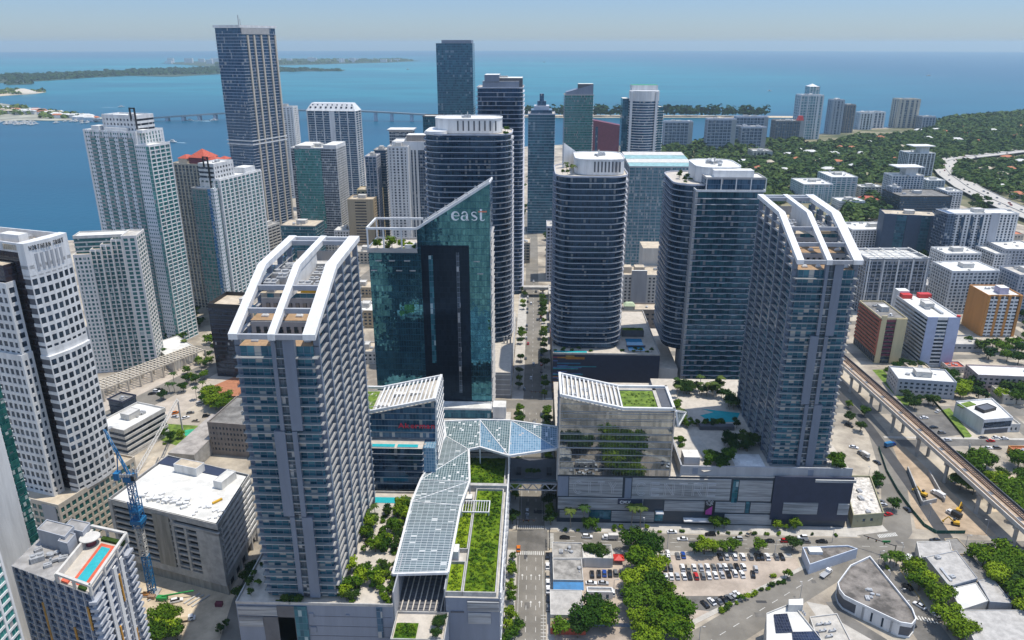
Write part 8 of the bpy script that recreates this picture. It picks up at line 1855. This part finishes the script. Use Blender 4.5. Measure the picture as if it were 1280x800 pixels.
# right: around railway and side streets
grove(('big2', 'big1', 'far1'), [(1228, 708), (1240, 718), (1252, 712), (1246, 735), (1262, 725), (1258, 742), (1272, 735), (1276, 760), (1284, 775)], 'big dark tree in the clump right of the warehouse', 'big dark trees right of the warehouse'); grove(('mid1', 'mid2', 'big3'), [(1140, 725), (1150, 732), (1158, 740), (1164, 748), (1148, 738), (1170, 758), (1192, 795), (1184, 788), (1200, 800)], 'bright tree in the row along the warehouse street', 'trees along the warehouse street'); grove(('palm2', 'bush1', 'mid1'), [(1112, 705), (1104, 708), (1116, 710), (1108, 711), (1120, 707)], 'palm or shrub on the traffic island by the slanted signal arm', 'plants on the traffic island')
grove(('mid1', 'big3'), [(1116, 638)], 'round green tree in the small lot beside the olive building', None, s=(1.0, 1.05)); grove(mid, [(1092, 614), (1096, 606), (1061, 528), (1075, 540), (1060, 510), (1080, 520)], 'tree beside the road under the railway', 'trees by the railway road')
grove(('big2', 'big3', 'mid3'), [(1206, 600), (1214, 592), (1200, 612), (1222, 586), (1230, 600), (1240, 612), (1216, 618), (1232, 585), (1198, 580), (1256, 630), (1268, 640), (1262, 620), (1276, 650), (1250, 600), (1280, 610), (1284, 590), (1272, 585), (1280, 640)], 'shady tree in the green strip right of the elevated railway', 'trees right of the railway')
grove(('big2', 'far1', 'big3'), [(1185, 490), (1195, 485), (1205, 490), (1215, 488), (1200, 498), (1222, 500), (1185, 478), (1250, 500), (1260, 495), (1270, 505), (1280, 498), (1262, 488), (1290, 480)], 'dark spreading tree in front of the long pink grey building', 'trees before the pink grey building'); grove(('mid1', 'mid3'), [(1136, 508), (1143, 512), (1160, 506), (1166, 508), (1132, 500), (1148, 505), (1120, 465), (1128, 460), (1110, 470), (1150, 462), (1138, 462)], 'tree by the pale blue apartment building behind the railway', 'trees by the pale blue building')
grove(('far1', 'far2', 'big2'), [(1225, 440), (1240, 435), (1252, 442), (1265, 436), (1276, 444), (1235, 450), (1258, 452), (1272, 456), (1212, 432), (1284, 430), (1180, 365), (1186, 372), (1176, 375), (1278, 400), (1284, 410)], 'tree among the low buildings below the orange block', 'trees below the orange block')
grove(('far1', 'far2', 'far3'), [(1060+R.uniform(0, 44), 256+R.uniform(0, 24)) for _ in range(14)]+[(1172+R.uniform(0, 30), 290+R.uniform(0, 24)) for _ in range(8)]+[(1212+R.uniform(0, 30), 250+R.uniform(0, 16)) for _ in range(9)]+[(1150+R.uniform(0, 20), 300+R.uniform(0, 40)) for _ in range(8)], 'tree in the green blocks between the right hand towers', 'trees between the right hand towers', s=(.8, 1.25))
# extra low buildings filling the right hand blocks
fill = [(1150, 470, 16, 12, 5, 'beige', 'rooft', 'small tan roofed shed beside the slab blocks'), (1208, 440, 26, 22, 6, 'grey', 'roofg', 'low grey roofed hall at the foot of the orange block'), (1236, 478, 18, 14, 5, 'maroon', 'rooft', 'small maroon walled building below the orange block'), (1262, 540, 12, 16, 5, 'offwhite', 'roofg', 'small grey building right of the modern villa'), (1270, 505, 20, 16, 6, 'beige', 'roofg', 'low beige shed at the right edge behind the villa'), (1282, 576, 12, 10, 4, 'orange', 'tile', 'orange roofed kiosk at the right edge'), (1195, 466, 14, 12, 4, 'offwhite', 'redtile', 'white kiosk with a red roof by the pale blue slab'), (1100, 345, 30, 30, 8, 'offwhite', 'roofw', 'low white roof between the gridded block and the dark blue block'), (1190, 315, 26, 20, 6, 'red', 'tile', 'low brick building behind the dark blue block'), (1255, 300, 50, 26, 7, 'beige', 'tile', 'long low tiled building right of the tall white block'), (1272, 345, 40, 40, 30, 'greyl', 'roofw', 'plain grey block at the right edge near the parking building'), (1085, 300, 40, 30, 14, 'offwhite', 'roofw', 'white low block left of the dark blue block')]
for px, py, w_, d_, h_, m, rf, l_ in fill:
    C = P(px, py); tower('low_building', l_, rect(C[0]-w_/2, C[1], C[0]+w_/2, C[1]+d_), h_, fh=3.4, wall=m, gl='pane', t=1.5, pier=(4, 1.8, .05), n=4, big=2, roof=rf, cat='building', house=False)
